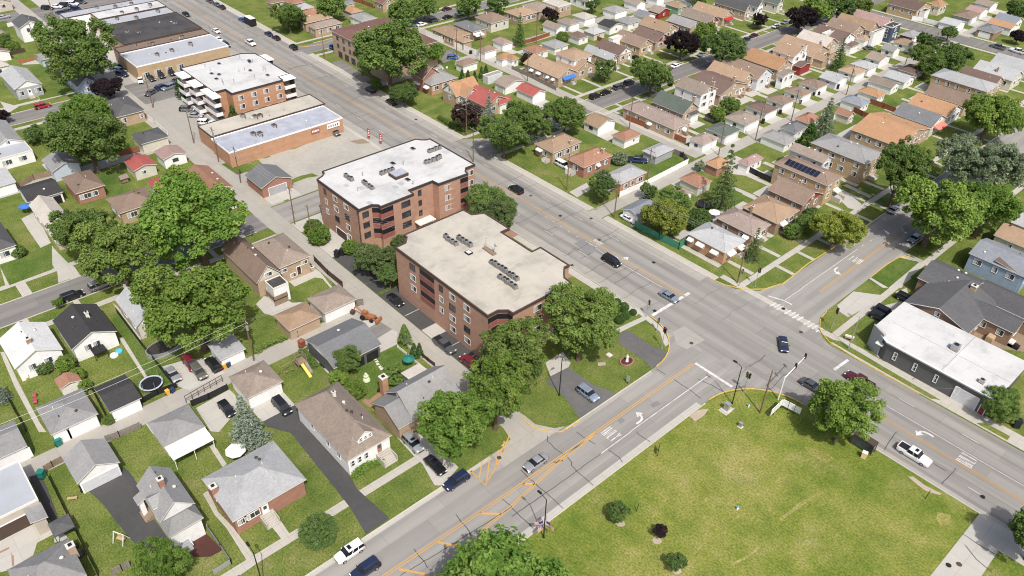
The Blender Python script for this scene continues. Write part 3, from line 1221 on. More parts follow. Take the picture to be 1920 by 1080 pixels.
def kerb(mb, pts, w=.16, h=.13, mi=0):
 n = len(pts)
 prev = None
 for i in range(n):
  a = Vector(pts[max(0, i - 1)])
  c = Vector(pts[min(n - 1, i + 1)])
  d = (c - a)
  d.normalize()
  nn = Vector((-d.y, d.x)) * w / 2
  p = Vector(pts[i])
  cur = [(*(p - nn), 0), (*(p - nn), h), (*(p + nn), h), (*(p + nn), 0)]
  if prev:
   for k in range(3):
    mb.face([prev[k], cur[k], cur[k + 1], prev[k + 1]][::-1], mi)
  else:
   mb.face(cur, mi)
  prev = cur
 mb.face(prev[::-1], mi)


def arc(cx, cy, r, a0, a1, n=10):
 return [(cx + r * math.cos(rad(a0 + (a1 - a0) * k / n)), cy + r * math.sin(rad(a0 + (a1 - a0) * k / n))) for k in range(n + 1)]

# ------------------------------------------------------------ measured layout (metres)
HGROUPS = ['houses across the second street', 'garages in the far row', 'garages beyond the far alley', 'houses near the third street', 'houses backing onto the right alley', 'garages on the far side of the right alley', 'garages on the right alley', 'houses left of the upper cross street', 'houses beyond the side street', 'garages beyond the side street', 'houses along the avenue', 'houses on the near cross street', 'garages on the near alley', 'houses between the near alley and the second street', 'houses across the second street on the left', 'houses on the third street at left', 'houses right of the upper cross street']
HOUSES = [
(1,'tan gabled brick bungalow with blue awning, first@R3',0,[(-194.8,-177.2,181.8,191.3,3.3,'gx',2.3)],'tan','brick_tan',{'st':[('+x',0.7,1.6,5,'concrete_walk')],'aw':[('+x',0.5,5.5,3.2,1.4,'blue_plastic'),('-y',0.25,1.6,2.7,0.8,'white_paint'),('-y',0.45,2.0,2.7,0.8,'white_paint'),('-y',0.7,1.2,2.7,0.8,'white_paint'),('-y',0.85,1.2,2.7,0.8,'white_paint')]}),
(1,'two-storey tan house with white upper floor, second@R3',0,[(-188.1,-177.8,191.2,200.8,3.4,'gx',2.6),(-189.4,-180,191.8,201.1,6.2,'hip',1.5,'shingle_tan','siding_white')],'tan','brick_tan',{'w':2,'st':[('+x',0.75,1.6,5,'concrete_walk')]}),
(1,'pale grey gabled house, third@R3',0,[(-190.5,-177.2,207.4,211.6,3.3,'gx',1.9)],'lgrey','brick_tan',{'st':[('+x',0.75,1.6,5,'concrete_walk')]}),
(1,'maroon gabled house with white front, fourth@R3',0,[(-190.6,-178.6,213.2,221.4,3.4,'gx',2.1)],'dbrown','brick_tan',{'gm':'siding_white'}),
(1,'brown gabled tan brick house with white back addition',0,[(-192.8,-179.3,225.5,233.6,3.4,'gx',2.3),(-191.5,-189.2,221.6,226.9,4.6,'flat',0,'roof_membrane_white','siding_white')],'brown','brick_yellow',{}),
(1,'brown house with red front gable, sixth@R3',0,[(-191.6,-179.2,234.3,243.9,3.4,'gx',2.2)],'dbrown','brick_tan',{'gm':'siding_red'}),
(1,'tan gabled bungalow behind the purple tree, seventh@R3',0,[(-197.5,-184.4,245.3,254.6,3.4,'gx',2.3)],'tan','brick_tan',{}),
(1,'grey gabled bungalow behind the dark tree, eighth@R3',0,[(-193.1,-181,257.5,264.1,3.4,'gx',2)],'grey','brick_tan',{}),
(1,'taupe house with red front gable, ninth@R3',0,[(-194.3,-179.9,267.5,274.7,3.4,'gx',2.3)],'taupe','brick_tan',{'gm':'siding_red'}),
(1,'tan house with red awning, tenth@R3',0,[(-196.6,-180.6,277.7,285.4,3.4,'gx',2.3)],'tan','brick_tan',{'aw':[('+x',0.5,5,3.1,1.2,'red_paint')]}),
(1,'charcoal gabled house with bay front, eleventh@R3',0,[(-195.7,-179.9,292,295.8,3.4,'gx',2.5)],'dgrey','brick_tan',{}),
(1,'charcoal gabled white house, twelfth@R3',0,[(-195.5,-179.8,300.9,305.4,3.4,'gx',2.5)],'dgrey','siding_white',{}),
(1,'green roofed house, thirteenth@R3',0,[(-193,-176.7,311,315.7,3.4,'gx',2.2)],'green','siding_cream',{}),
(0,'maroon hipped white garage, third@G3',1,[(-207.4,-200.2,192.8,199.7,2.5,'hip',1.3)],'rust','siding_white',{'g':[('-x',0.5,4.6,2.1,'white_paint')],'wl':[('+x',0.5,1.5,1.0,0.8,'white')]}),
(0,'grey hipped white garage, fourth@G3',1,[(-207.2,-199.6,202,209.4,2.5,'hip',1.3)],'grey','siding_white',{'g':[('-x',0.5,4.6,2.1,'white_paint')],'wl':[('+x',0.5,1.5,1.0,0.8,'white')]}),
(0,'brown hipped white garage, fifth@G3',1,[(-207.8,-201.5,216.5,222.1,2.5,'hip',1.3)],'dbrown','siding_white',{'g':[('-x',0.5,4.6,2.1,'white_paint')],'wl':[('+x',0.5,1.5,1.0,0.8,'white')]}),
(0,'pale grey hipped garage, sixth@G3',1,[(-207.3,-201.2,224.4,231,2.5,'hip',1.3)],'lgrey','siding_cream',{'g':[('-x',0.5,4.6,2.1,'white_paint')],'wl':[('+x',0.5,1.5,1.0,0.8,'white')]}),
(0,'black gabled white garage, seventh@G3',1,[(-209,-202.1,234.2,242.5,2.5,'gx',1.3)],'black','siding_white',{'g':[('-x',0.5,4.6,2.1,'white_paint')],'wl':[('+x',0.5,1.5,1.0,0.8,'white')]}),
(0,'grey hipped garage, eighth@G3',1,[(-208.1,-201.1,243.9,250.9,2.5,'hip',1.3)],'grey','siding_white',{'g':[('-x',0.5,4.6,2.1,'white_paint')],'wl':[('+x',0.5,1.5,1.0,0.8,'white')]}),
(0,'slate gabled garage, ninth@G3',1,[(-208.8,-202,255.2,262.2,2.5,'gx',1.3)],'slate','siding_white',{'g':[('-x',0.5,4.6,2.1,'white_paint')],'wl':[('+x',0.5,1.5,1.0,0.8,'white')]}),
(0,'brown gabled garage with red wall, tenth@G3',1,[(-208.5,-202.4,264,272.1,2.5,'gx',1.3)],'taupe','siding_red',{'g':[('-x',0.5,4.6,2.1,'white_paint')],'wl':[('+x',0.5,1.5,1.0,0.8,'white')]}),
(0,'tan hipped garage with green wall, eleventh@G3',1,[(-209.1,-201.6,275.9,281.7,2.5,'hip',1.3)],'tan','siding_green',{'g':[('-x',0.5,4.6,2.1,'white_paint')],'wl':[('+x',0.5,1.5,1.0,0.8,'white')]}),
(0,'white gabled garage, twelfth@G3',1,[(-210,-202.3,285.9,291.4,2.5,'gx',1.3)],'grey','siding_white',{'g':[('-x',0.5,4.6,2.1,'white_paint')],'wl':[('+x',0.5,1.5,1.0,0.8,'white')]}),
(0,'orange hipped garage, second@G3',1,[(-204.7,-200.5,181.8,185.5,2.5,'hip',1.3)],'orange','siding_white',{'g':[('-x',0.5,4.6,2.1,'white_paint')],'wl':[('+x',0.5,1.5,1.0,0.8,'white')]}),
(0,'taupe gabled white garage, third@G4',2,[(-222.1,-213.8,216.7,221.8,2.5,'gx',1.3)],'taupe','siding_white',{'g':[('+x',0.5,4.6,2.1,'white_paint')]}),
(0,'brown hipped white garage, fourth@G4',2,[(-222,-214.6,224.7,230.8,2.5,'hip',1.3)],'taupe','siding_white',{'g':[('+x',0.5,4.6,2.1,'white_paint')]}),
(0,'pale hipped white garage, fifth@G4',2,[(-222.9,-215.6,234.2,241,2.5,'hip',1.3)],'cream','siding_white',{'g':[('+x',0.5,4.6,2.1,'white_paint')]}),
(0,'grey hipped white garage, sixth@G4',2,[(-221.3,-213.8,250.3,258,2.5,'hip',1.3)],'grey','siding_white',{'g':[('+x',0.5,4.6,2.1,'white_paint')]}),
(0,'grey gabled garage, seventh@G4',2,[(-222.8,-215,265.1,271.1,2.5,'gx',1.3)],'taupe','siding_white',{'g':[('+x',0.5,4.6,2.1,'white_paint')]}),
(0,'white garage at the top edge, eighth@G4',2,[(-221.1,-214.6,277.5,283,2.5,'gx',1.3)],'lgrey','siding_white',{'g':[('+x',0.5,4.6,2.1,'white_paint')]}),
(0,'brown hipped white garage, first@G4',2,[(-216.7,-212.5,179.4,185.5,2.5,'hip',1.3)],'brown','siding_white',{'g':[('+x',0.5,4.6,2.1,'white_paint')]}),
(0,'mauve hipped white garage, second@G4',2,[(-220.8,-214.3,189.8,194.4,2.5,'hip',1.3)],'rose','siding_white',{'g':[('+x',0.5,4.6,2.1,'white_paint')]}),
(0,'tan hipped white garage, first@G3',1,[(-207.1,-203.2,179.6,185.2,2.5,'hip',1.3)],'orange','siding_white',{'g':[('-x',0.5,4.6,2.1,'white_paint')]}),
(1,'tan hipped brick ranch with side carport, first@R4',3,[(-242.5,-229.2,178.2,186.9,3.2,'hip',1.5),(-230.3,-224.4,179.1,183.6,2.7,'hip',0.8)],'tan','brick_tan',{}),
(1,'grey hipped house with white patio awning, second@R4',3,[(-242.4,-230,188.3,195.6,3.2,'hip',1.5)],'slate','brick_tan',{'aw':[('+x',0.3,4,2.7,2.2,'white_paint')]}),
(1,'brown hipped cream bungalow, third@R4',3,[(-242.4,-232.4,199.3,209.1,3.6,'hip',2.2)],'brown','siding_cream',{}),
(1,'tan hipped brick house, fourth@R4',3,[(-241,-232.1,213.5,224,3.4,'hip',1.7)],'tan','brick_tan',{}),
(1,'brown hipped house, fifth@R4',3,[(-242.7,-231.8,224.2,233.8,3.4,'hip',1.7)],'taupe','brick_tan',{}),
(1,'flat cream roofed house, sixth@R4',3,[(-238.9,-229.2,232.6,240,4.4,'flat',0)],'roof_membrane_old','brick_tan',{}),
(1,'brown gabled house at the top edge, seventh@R4',3,[(-239.8,-229.2,249.5,255.7,3.4,'gx',1.8)],'brown','siding_white',{}),
(1,'long pinkish hipped brick house beside wood fence',4,[(-148.3,-127.6,181.2,189.4,3.3,'hip',1.7)],'pink','brick_tan',{'v':3,'aw':[('+x',0.6,1.5,2.6,0.8,'white_paint'),('-y',0.55,1.5,2.4,0.8,'white_paint')]}),
(1,'green gabled brick house with black porch roof',4,[(-145,-132.3,191.3,199.7,3.5,'gx',2.9),(-134.1,-131,193.8,198.4,2.8,'sx-',0.4,'shingle_dgrey','siding_white')],'green','brick_tan',{'ch':[(-133.1,196.9,0.7,2.2,'brick_tan')]}),
(1,'two-storey white house with taupe gable roof, third@R2',4,[(-145.5,-134.6,202.7,211.5,5.9,'gx',2)],'taupe','siding_white',{'gm':'brick_tan','ch':[(-134.8,208.5,0.7,1.6,'brick_tan')]}),
(1,'maroon house with long grey roof dormer, fourth@R2',4,[(-147.5,-133.9,212.3,228.1,3.5,'gx',2.6),(-147.3,-135.3,219,220,5.6,'sy+',0.5,'shingle_dbrown','siding_lgrey')],'dbrown','brick_tan',{'ch':[(-134.9,220.2,0.7,1.6,'brick_tan')]}),
(1,'tan gabled brick house with tall chimney, fifth@R2',4,[(-150.1,-135.4,225.9,234.3,3.6,'gx',2.8)],'tan','brick_tan',{'ch':[(-134.7,230.4,0.7,1.6,'brick_tan')]}),
(1,'taupe gabled brick house with white side, sixth@R2',4,[(-149.4,-133.1,231.9,241.2,4.2,'gx',2.8)],'brown','siding_lgrey',{}),
(1,'orange gabled brick house with white rear wing',4,[(-149.3,-134.5,246.2,255.9,3.6,'gx',2.8),(-131.5,-128.6,240.1,247.7,4.6,'gx',0.7,'shingle_taupe','siding_white')],'orange','brick_tan',{'w':2,'ch':[(-134.6,251.0,0.7,1.3,'brick_tan')]}),
(1,'white two-storey tan roofed house with red porch',4,[(-144.1,-135,256.1,265.7,5.8,'gx',1.8),(-134.9,-131.7,256.7,263.8,2.9,'gx',0.7,'shingle_dbrown','siding_red')],'tan','siding_white',{'ch':[(-135.1,262.7,0.8,1.6,'siding_white')]}),
(1,'tan gabled house with tan porch wing, ninth@R2',4,[(-149.4,-133.8,266.7,279.4,3.7,'gx',2.8),(-135.4,-130,268.5,273.3,2.9,'gx',0.8,'shingle_tan','brick_tan')],'tan','brick_tan',{'ch':[(-135.3,273.5,0.7,1.2,'brick_tan')]}),
(1,'pale pink gabled house with small rear porch',4,[(-148.7,-135.9,279.3,289,3.7,'gx',2.6),(-134.5,-132.9,278.2,283.6,2.7,'hip',0.6,'shingle_tan','brick_tan')],'cream','brick_tan',{'ch':[(-135.0,284.0,0.7,1.2,'brick_tan')]}),
(1,'maroon house with white flat dormers, eleventh@R2',4,[(-148.5,-135.1,290.3,300.5,3.6,'gx',2.4),(-143.1,-141.4,288.3,296.6,5.4,'flat',0,'roof_membrane_white','siding_cream'),(-134,-131,289.8,296,3,'hip',0.8,'shingle_dbrown','siding_white')],'dbrown','siding_white',{}),
(1,'tan gabled house with hipped cream wing, twelfth@R2',4,[(-149.3,-137.1,301,311.6,3.7,'gx',2.6),(-135.6,-131.2,300.3,306,3.1,'hip',0.9,'shingle_tan','siding_white')],'brown','brick_tan',{}),
(1,'broad tan gabled house, thirteenth@R2',4,[(-150.1,-134.9,310.6,318.2,3.7,'gx',2.6)],'tan','brick_tan',{}),
(1,'rose pink gabled house, fifteenth@R2',4,[(-149.9,-133.8,319.6,328.3,3.7,'gx',2.6),(-131.3,-130.1,303.7,312.7,5.6,'flat',0,'roof_tar','siding_white')],'rose','brick_tan',{'ch':[(-133.5,323.0,0.7,1.2,'brick_tan')]}),
(1,'navy two-storey house with flat black roof, fourteenth@R2',4,[(-132.2,-128.6,314.7,322,5.8,'flat',0)],'black','siding_navy',{}),
(0,'grey hipped white garage, third@G2',5,[(-124.6,-116.7,201.9,210.6,2.5,'hip',1.3)],'taupe','siding_white',{'g':[('+x',0.5,4.6,2.1,'white_paint')],'v':1,'wl':[('-y',0.5,1.5,0.9,0.7,'dark')]}),
(0,'green grey hipped garage, second@G2',5,[(-123.3,-115.9,190.7,198.5,2.5,'hip',1.3)],'green','siding_lgrey',{'g':[('+x',0.5,4.6,2.1,'white_paint')],'v':1,'wl':[('-y',0.5,1.5,0.9,0.7,'dark')]}),
(0,'pinkish hipped garage, first@G2',5,[(-122,-116.7,181.1,188.7,2.5,'hip',1.3)],'pink','siding_white',{'g':[('+x',0.5,4.6,2.1,'white_paint')],'v':1,'wl':[('-y',0.5,1.5,0.9,0.7,'dark')]}),
(0,'maroon hipped white garage, fourth@G2',5,[(-125.4,-117.5,214,221.3,2.5,'hip',1.3)],'dbrown','siding_white',{'g':[('+x',0.5,4.6,2.1,'white_paint')],'v':1,'wl':[('-y',0.5,1.5,0.9,0.7,'dark')]}),
(0,'brown hipped white garage with pale ridges',5,[(-124.7,-117.9,224.4,231.3,2.5,'hip',1.3)],'brown','siding_white',{'g':[('+x',0.5,4.6,2.1,'white_paint')],'v':1,'wl':[('-y',0.5,1.5,0.9,0.7,'dark')]}),
(0,'taupe hipped white garage with pale ridges',5,[(-124.7,-117.8,234.9,241.8,2.5,'hip',1.3)],'brown','siding_white',{'g':[('+x',0.5,4.6,2.1,'white_paint')],'v':1,'wl':[('-y',0.5,1.5,0.9,0.7,'dark')]}),
(0,'tan brown hipped garage, seventh@G2',5,[(-125.5,-118.1,244.9,252.3,2.5,'hip',1.3)],'brown','siding_white',{'g':[('+x',0.5,4.6,2.1,'white_paint')],'v':1,'wl':[('-y',0.5,1.5,0.9,0.7,'dark')]}),
(0,'pale grey gabled garage, eighth@G2',5,[(-123.6,-116.8,254.8,263.3,2.5,'gx',1.3)],'lgrey','siding_lgrey',{'g':[('+x',0.5,4.6,2.1,'white_paint')],'v':1,'wl':[('-y',0.5,1.5,0.9,0.7,'dark')]}),
(0,'tan hipped white garage, ninth@G2',5,[(-123.1,-116.1,266.2,274,2.5,'hip',1.3)],'tan','siding_white',{'g':[('+x',0.5,4.6,2.1,'white_paint')],'v':1,'wl':[('-y',0.5,1.5,0.9,0.7,'dark')]}),
(0,'pale grey hipped garage, tenth@G2',5,[(-123.2,-116,275.2,282.2,2.5,'hip',1.3)],'lgrey','siding_white',{'g':[('+x',0.5,4.6,2.1,'white_paint')],'v':1,'wl':[('-y',0.5,1.5,0.9,0.7,'dark')]}),
(0,'dark brown gabled garage with brown door',5,[(-123.3,-117.3,285.7,294.4,2.5,'gx',1.3)],'taupe','siding_white',{'g':[('+x',0.5,4.6,2.1,'white_paint')],'v':1,'wl':[('-y',0.5,1.5,0.9,0.7,'dark')]}),
(0,'grey gabled garage, twelfth@G2',5,[(-124.3,-119,299.5,305.1,2.5,'gx',1.3)],'grey','siding_white',{'g':[('+x',0.5,4.6,2.1,'white_paint')],'v':1,'wl':[('-y',0.5,1.5,0.9,0.7,'dark')]}),
(0,'tan hipped garage by the side street',5,[(-125,-118.5,310.2,316.1,2.5,'hip',1.3)],'tan','siding_white',{'g':[('+x',0.5,4.6,2.1,'white_paint')],'v':1,'wl':[('-y',0.5,1.5,0.9,0.7,'dark')]}),
(0,'grey carport garage with navy end wall',5,[(-127.4,-122.1,320.2,327.8,2.5,'hip',1.3)],'grey','siding_navy',{'g':[('+x',0.5,4.6,2.1,'white_paint')],'v':1,'wl':[('-y',0.5,1.5,0.9,0.7,'dark')]}),
(0,'brown gabled white garage, twelfth@G1',6,[(-111.3,-102.4,265.5,271.6,2.5,'gx',1.3)],'taupe','siding_white',{'g':[('-x',0.5,4.6,2.1,'white_paint')],'v':1,'wl':[('+x',0.4,1.5,0.9,0.8,'white')],'do':[('+x',0.75,'white_paint',0.02)]}),
(0,'orange hipped white garage, eleventh@G1',6,[(-108.9,-101.5,254.4,260.1,2.5,'hip',1.3)],'orange','siding_white',{'g':[('-x',0.5,4.6,2.1,'white_paint')],'v':1,'wl':[('+x',0.4,1.5,0.9,0.8,'white')],'do':[('+x',0.75,'white_paint',0.02)]}),
(0,'slate hipped white garage, tenth@G1',6,[(-108.8,-101.3,243.2,249.1,2.5,'hip',1.3)],'bluegrey','siding_white',{'g':[('-x',0.5,4.6,2.1,'white_paint')],'v':1,'wl':[('+x',0.4,1.5,0.9,0.8,'white')],'do':[('+x',0.75,'white_paint',0.02)]}),
(0,'rust gabled garage behind the spruce, ninth@G1',6,[(-104.5,-99.5,232.4,236.2,2.5,'gx',1.3)],'rust','siding_cream',{'g':[('-x',0.5,4.6,2.1,'white_paint')],'v':1,'wl':[('+x',0.4,1.5,0.9,0.8,'white')],'do':[('+x',0.75,'white_paint',0.02)]}),
(0,'rust hipped garage hidden by the spruce',6,[(-110.1,-105.1,218.1,225.5,2.5,'hip',1.3)],'rust','siding_cream',{'g':[('-x',0.5,4.6,2.1,'white_paint')],'v':1,'wl':[('+x',0.4,1.5,0.9,0.8,'white')],'do':[('+x',0.75,'white_paint',0.02)]}),
(0,'pale grey gabled white garage, thirteenth@G1',6,[(-109.8,-101.9,273.7,281.7,2.5,'gx',1.3)],'lgrey','siding_white',{'g':[('-x',0.5,4.6,2.1,'white_paint')],'v':1,'wl':[('+x',0.4,1.5,0.9,0.8,'white')],'do':[('+x',0.75,'white_paint',0.02)]}),
(0,'dark brown hipped garage under trees, fourteenth@G1',6,[(-109.6,-103.5,283.9,292,2.5,'hip',1.3)],'dbrown','siding_cream',{'g':[('-x',0.5,4.6,2.1,'white_paint')],'v':1,'wl':[('+x',0.4,1.5,0.9,0.8,'white')],'do':[('+x',0.75,'white_paint',0.02)]}),
(0,'dark grey hipped garage, seventh@G1',6,[(-109.5,-104,209.1,216.2,2.5,'hip',1.3)],'slate','siding_white',{'g':[('-x',0.5,4.6,2.1,'white_paint')],'v':1,'wl':[('+x',0.4,1.5,0.9,0.8,'white')],'do':[('+x',0.75,'white_paint',0.02)]}),
(0,'grey hipped white garage, sixth@G1',6,[(-110.1,-101.5,199.9,206.1,2.5,'hip',1.3)],'grey','siding_white',{'g':[('-x',0.5,4.6,2.1,'white_paint')],'v':1,'wl':[('+x',0.4,1.5,0.9,0.8,'white')],'do':[('+x',0.75,'white_paint',0.02)]}),
(0,'taupe hipped white garage, fifth@G1',6,[(-104.4,-100.8,180.4,188,2.5,'hip',1.3)],'rose','siding_white',{'g':[('-x',0.5,4.6,2.1,'white_paint')],'v':1,'wl':[('+x',0.4,1.5,0.9,0.8,'white')],'do':[('+x',0.75,'white_paint',0.02)]}),
(0,'rust brown hipped cream garage, third@G1',6,[(-108.5,-101.9,159.6,165.7,2.7,'hip',1.5)],'rust','siding_cream',{'g':[('-x',0.5,4.6,2.1,'white_paint')],'wl':[('+x',0.4,1.5,0.9,0.8,'white')]}),
(0,'tan hipped garage behind the tall pine',6,[(-109.7,-105.2,172.3,178.4,2.6,'hip',1.4)],'orange','brick_red',{'g':[('-x',0.5,4.6,2.1,'white_paint')]}),
(0,'grey gabled garage at the avenue end',6,[(-108,-102.3,136.2,143.9,2.4,'gy',1.2)],'bluegrey','siding_lgrey',{'g':[('-y',0.5,4.4,2.1,'white_paint')]}),
(0,'mauve roofed shed garage under the bright tree',6,[(-105.9,-101.3,153.7,156.8,2.4,'gx',1)],'rose','siding_white',{}),
(1,'grey hipped brick bungalow with white window awnings',7,[(-89.5,-78.4,138.8,147.3,3.3,'hip',1.8)],'lgrey','brick_orange',{'w':False,'wl':[('-y',0.12,2.0,1.2,1.1,'white'),('-y',0.38,2.0,1.7,1.1,'white'),('-y',0.75,2.0,1.6,1.1,'white'),('+x',0.3,2.0,2.2,1.3,'white')],'st':[('+x',0.75,1.6,4,'concrete_walk')],'v':3,'aw':[('-y',0.12,1.5,2.75,0.9,'white_paint'),('-y',0.38,2.1,2.75,0.9,'white_paint'),('-y',0.75,2.0,2.75,0.9,'white_paint'),('+x',0.3,2.6,2.9,1.1,'offwhite_trim'),('+x',0.75,2.2,2.9,1.2,'offwhite_trim')]}),
(1,'pinkish hipped brown brick bungalow, second@R1',7,[(-89.5,-78.7,150,158,3.3,'hip',1.8)],'pink','brick_brown',{'ch':[(-86.0,149.0,0.6,1.2,'brick_tan')],'st':[('+x',0.7,1.6,4,'concrete_walk')],'aw':[('-y',0.85,1.6,2.7,0.9,'white_paint'),('+x',0.3,2.4,2.8,1.1,'offwhite_trim')]}),
(1,'tan hipped bungalow with front porch gable, third@R1',7,[(-88.3,-77.9,159.3,169.4,3.3,'hip',1.8)],'tan','brick_brown',{'ch':[(-85.4,159.5,0.6,1.4,'brick_tan')],'aw':[('+x',0.3,2.4,2.8,1.1,'offwhite_trim')]}),
(1,'rust brown bungalow with black and white front gable',7,[(-89.1,-78.5,171.9,181.5,3.4,'gx',2.2)],'brown','brick_brown',{'gm':'siding_red','ch':[(-85.8,171.0,0.6,1.3,'brick_tan'),(-84.3,179.3,0.6,1.0,'brick_tan')]}),
(1,'two-storey brick house with solar panels, fifth@R1',7,[(-94.1,-77.9,181.2,189.3,6,'hip',1.6)],'brown','brick_yellow',{'gm':'siding_white','panels':1,'st':[('+x',0.75,2.2,8,'concrete_pale')],'ch':[(-94.9,187.4,0.7,1.0,'brick_tan')],'aw':[('+x',0.7,2.2,3.4,1.4,'offwhite_trim')]}),
(1,'narrow grey raised house behind the solar roof',7,[(-96,-85.1,191.3,196.5,6.2,'gx',1.2)],'taupe','siding_lgrey',{}),
(1,'large two-storey tan brick flats with grey hip roof',7,[(-94.2,-77.5,199.8,209.9,6.2,'hip',1.6)],'grey','brick_yellow',{'v':3,'st':[('+x',0.6,2,6,'concrete_walk')]}),
(1,'orange tan double gabled house, eighth@R1',7,[(-93.6,-78.4,222,242.1,3.8,'gx',2.4)],'orange','brick_tan',{'ch':[(-86.0,219.7,0.7,1.2,'brick_brown'),(-94.3,233.6,0.7,1.2,'brick_tan')],'v':3}),
(1,'slate gabled house with salmon awning, ninth@R1',7,[(-91.4,-78.7,243.5,254,3.6,'gx',2.4)],'slate','siding_cream',{'gm':'siding_white','aw':[('+x',0.5,6,3.2,1.8,'awning_salmon')]}),
(1,'tan gabled house with white front, tenth@R1',7,[(-92,-78.9,254.6,265.2,3.6,'gx',2.4)],'orange','siding_white',{}),
(1,'brown gabled house beside the long grey roof',7,[(-92.6,-78.9,267.1,276.2,3.6,'gx',2.4)],'brown','brick_tan',{}),
(1,'two-storey tan brick flats with pale hip roof',7,[(-96.2,-77.7,278.3,288.1,6,'hip',1.6)],'lgrey','brick_yellow',{'v':3,'ch':[(-97.6,289.0,0.7,1.2,'brick_tan')]}),
(1,'brown gabled house beyond the flats, thirteenth@R1',7,[(-92.7,-80,292.2,300.6,3.6,'gx',2.2)],'dbrown','brick_tan',{}),
(1,'pale grey gabled house, fourteenth@R1',7,[(-91.7,-77.8,301.9,311.6,3.6,'gx',2.4)],'lgrey','siding_cream',{'ch':[(-84.3,303.9,0.7,1.2,'brick_tan')]}),
(1,'greenish slate gabled house at the right edge',7,[(-90.2,-79.1,312.4,323.4,3.8,'gx',2.6)],'lgrey','siding_grey',{'ch':[(-86.1,311.5,0.7,1.0,'brick_tan')]}),
(1,'tan brick house with maroon roof beyond the side street',8,[(-148.1,-134.9,349.8,364.7,3.8,'gx',2.2),(-135,-132.7,352.6,357,3.6,'flat',0,'roof_tar','siding_white')],'dbrown','brick_yellow',{}),
(1,'orange hipped bungalow with bay window beyond the side street',8,[(-137.5,-131.5,363.4,371.3,3.6,'hip',1.9)],'orange','siding_cream',{}),
(0,'rose pink gabled garage at the top right corner',9,[(-125,-118.1,373.6,382.7,2.5,'gx',1.2)],'rose','siding_white',{'g':[('+x',0.5,4.6,2.1,'white_paint')]}),
(0,'rust hipped garage beside the pink garage',9,[(-125,-117.7,362.1,372.8,2.5,'hip',1.2)],'brown','siding_grey',{'g':[('+x',0.5,4.6,2.1,'white_paint')]}),
(0,'pale grey garage inside the white vinyl fence',9,[(-124.5,-117,348,357,2.5,'gx',1.2)],'lgrey','siding_white',{'g':[('+x',0.5,4.6,2.1,'white_paint')]}),
(0,'taupe garage behind the pink garage',9,[(-126.6,-119.3,386.7,395.3,2.5,'gx',1.2)],'taupe','siding_white',{'g':[('+x',0.5,4.6,2.1,'white_paint')]}),
(0,'grey hipped garage with wide white door facing the side street',9,[(-110.8,-103.5,351.1,360.2,2.7,'hip',1.3)],'slate','brick_brown',{'g':[('-y',0.5,4.2,2.1,'white_paint')]}),
(0,'orange gabled garage behind the grey hipped garage',9,[(-111.1,-101.3,362,369.3,2.8,'gx',1.2)],'orange','siding_white',{}),
(1,'blue black roofed house at the far right',8,[(-110.9,-102.1,367.5,376.1,3.4,'gx',1.8)],'bluegrey','siding_white',{'v':0}),
(1,'tan hipped brick cottage with front awning on the avenue',10,[(-147.2,-139.5,142.7,154.3,3.3,'hip',1.9)],'tan','brick_tan',{'st':[('-y',0.7,1.6,5,'concrete_walk')],'ch':[(-140.0,150.0,0.6,1.1,'brick_tan')],'aw':[('-y',0.3,2.2,2.9,1.0,'offwhite_trim')]}),
(1,'rust hipped red brick cottage with white steps',10,[(-134.7,-127.9,143.2,154.7,3.4,'hip',2)],'rust','brick_red',{'st':[('-y',0.35,2.2,6,'concrete_pale')],'ch':[(-129.4,152.0,0.7,1.3,'brick_tan')],'aw':[('+x',0.5,1.4,2.9,0.8,'offwhite_trim')]}),
(1,'low grey hipped orange brick house beside white fence',10,[(-122,-115.6,144.3,154.9,3.2,'hip',1.1)],'lgrey','brick_orange',{'v':3}),
(0,'grey carport garage in the fenced yard',10,[(-125.8,-120.6,164.7,173,2.5,'hip',1)],'lgrey','siding_grey',{}),
(0,'rust hipped white garage beside the long wood fence',10,[(-138.1,-132.8,165.3,172.7,2.5,'hip',1.3)],'rust','siding_white',{'do':[('+x',0.6,'white_paint',0.02)]}),
(0,'tan gabled white garage with green yard',10,[(-149.9,-143.5,165.4,173.5,2.6,'gx',1.6)],'tan','siding_white',{'wl':[('-y',0.5,1.6,1.3,0.8,'dark')],'g':[('+x',0.5,3.6,2.1,'white_paint')]}),
(0,'red gabled white garage beside the big green tree',10,[(-181.2,-172.8,166,172.3,2.6,'gx',1.3)],'red','siding_white',{'g':[('+x',0.5,3.8,2.1,'white_paint')]}),
(0,'taupe gabled garage between red roofs',10,[(-189.9,-183.8,164,173.1,2.6,'gx',1.3)],'taupe','siding_white',{'g':[('-y',0.5,3.4,2.0,'siding_lgrey')]}),
(1,'grey hipped brick house with white porch awning',10,[(-207.9,-198.4,144.8,155.8,3.5,'hip',2)],'grey','brick_orange',{'st':[('-y',0.1,1.4,6,'concrete_pale')],'aw':[('-y',0.25,3.2,2.9,1.4,'white_paint'),('-y',0.75,2.2,2.8,1.2,'white_paint')]}),
(1,'brown steep gabled house tucked beside the giant tree',10,[(-208.9,-201.9,144.1,152,4.6,'gx',3.2)],'brown','brick_red',{'w':False,'v':1}),
(1,'orange cross gabled cottage with white timber gable',10,[(-193.4,-185.8,145,155.3,3.8,'gy',3.2),(-189.6,-183,146.5,153.1,3.9,'gx',2.4,'shingle_orange','siding_grey')],'orange','brick_tan',{'gm':'siding_white','w':2}),
(1,'bright red gabled cottage behind the blue spruce',10,[(-185.2,-174.2,147.6,157.7,3.6,'gx',2.4),(-176.1,-173.5,152.7,157.7,3.2,'gy',1.4,'shingle_red','siding_white')],'red','brick_tan',{}),
(0,'brown hipped garage with white walls beside the lawn chairs',10,[(-211.5,-206.8,164.9,171.8,2.6,'hip',1.2)],'brown','siding_white',{}),
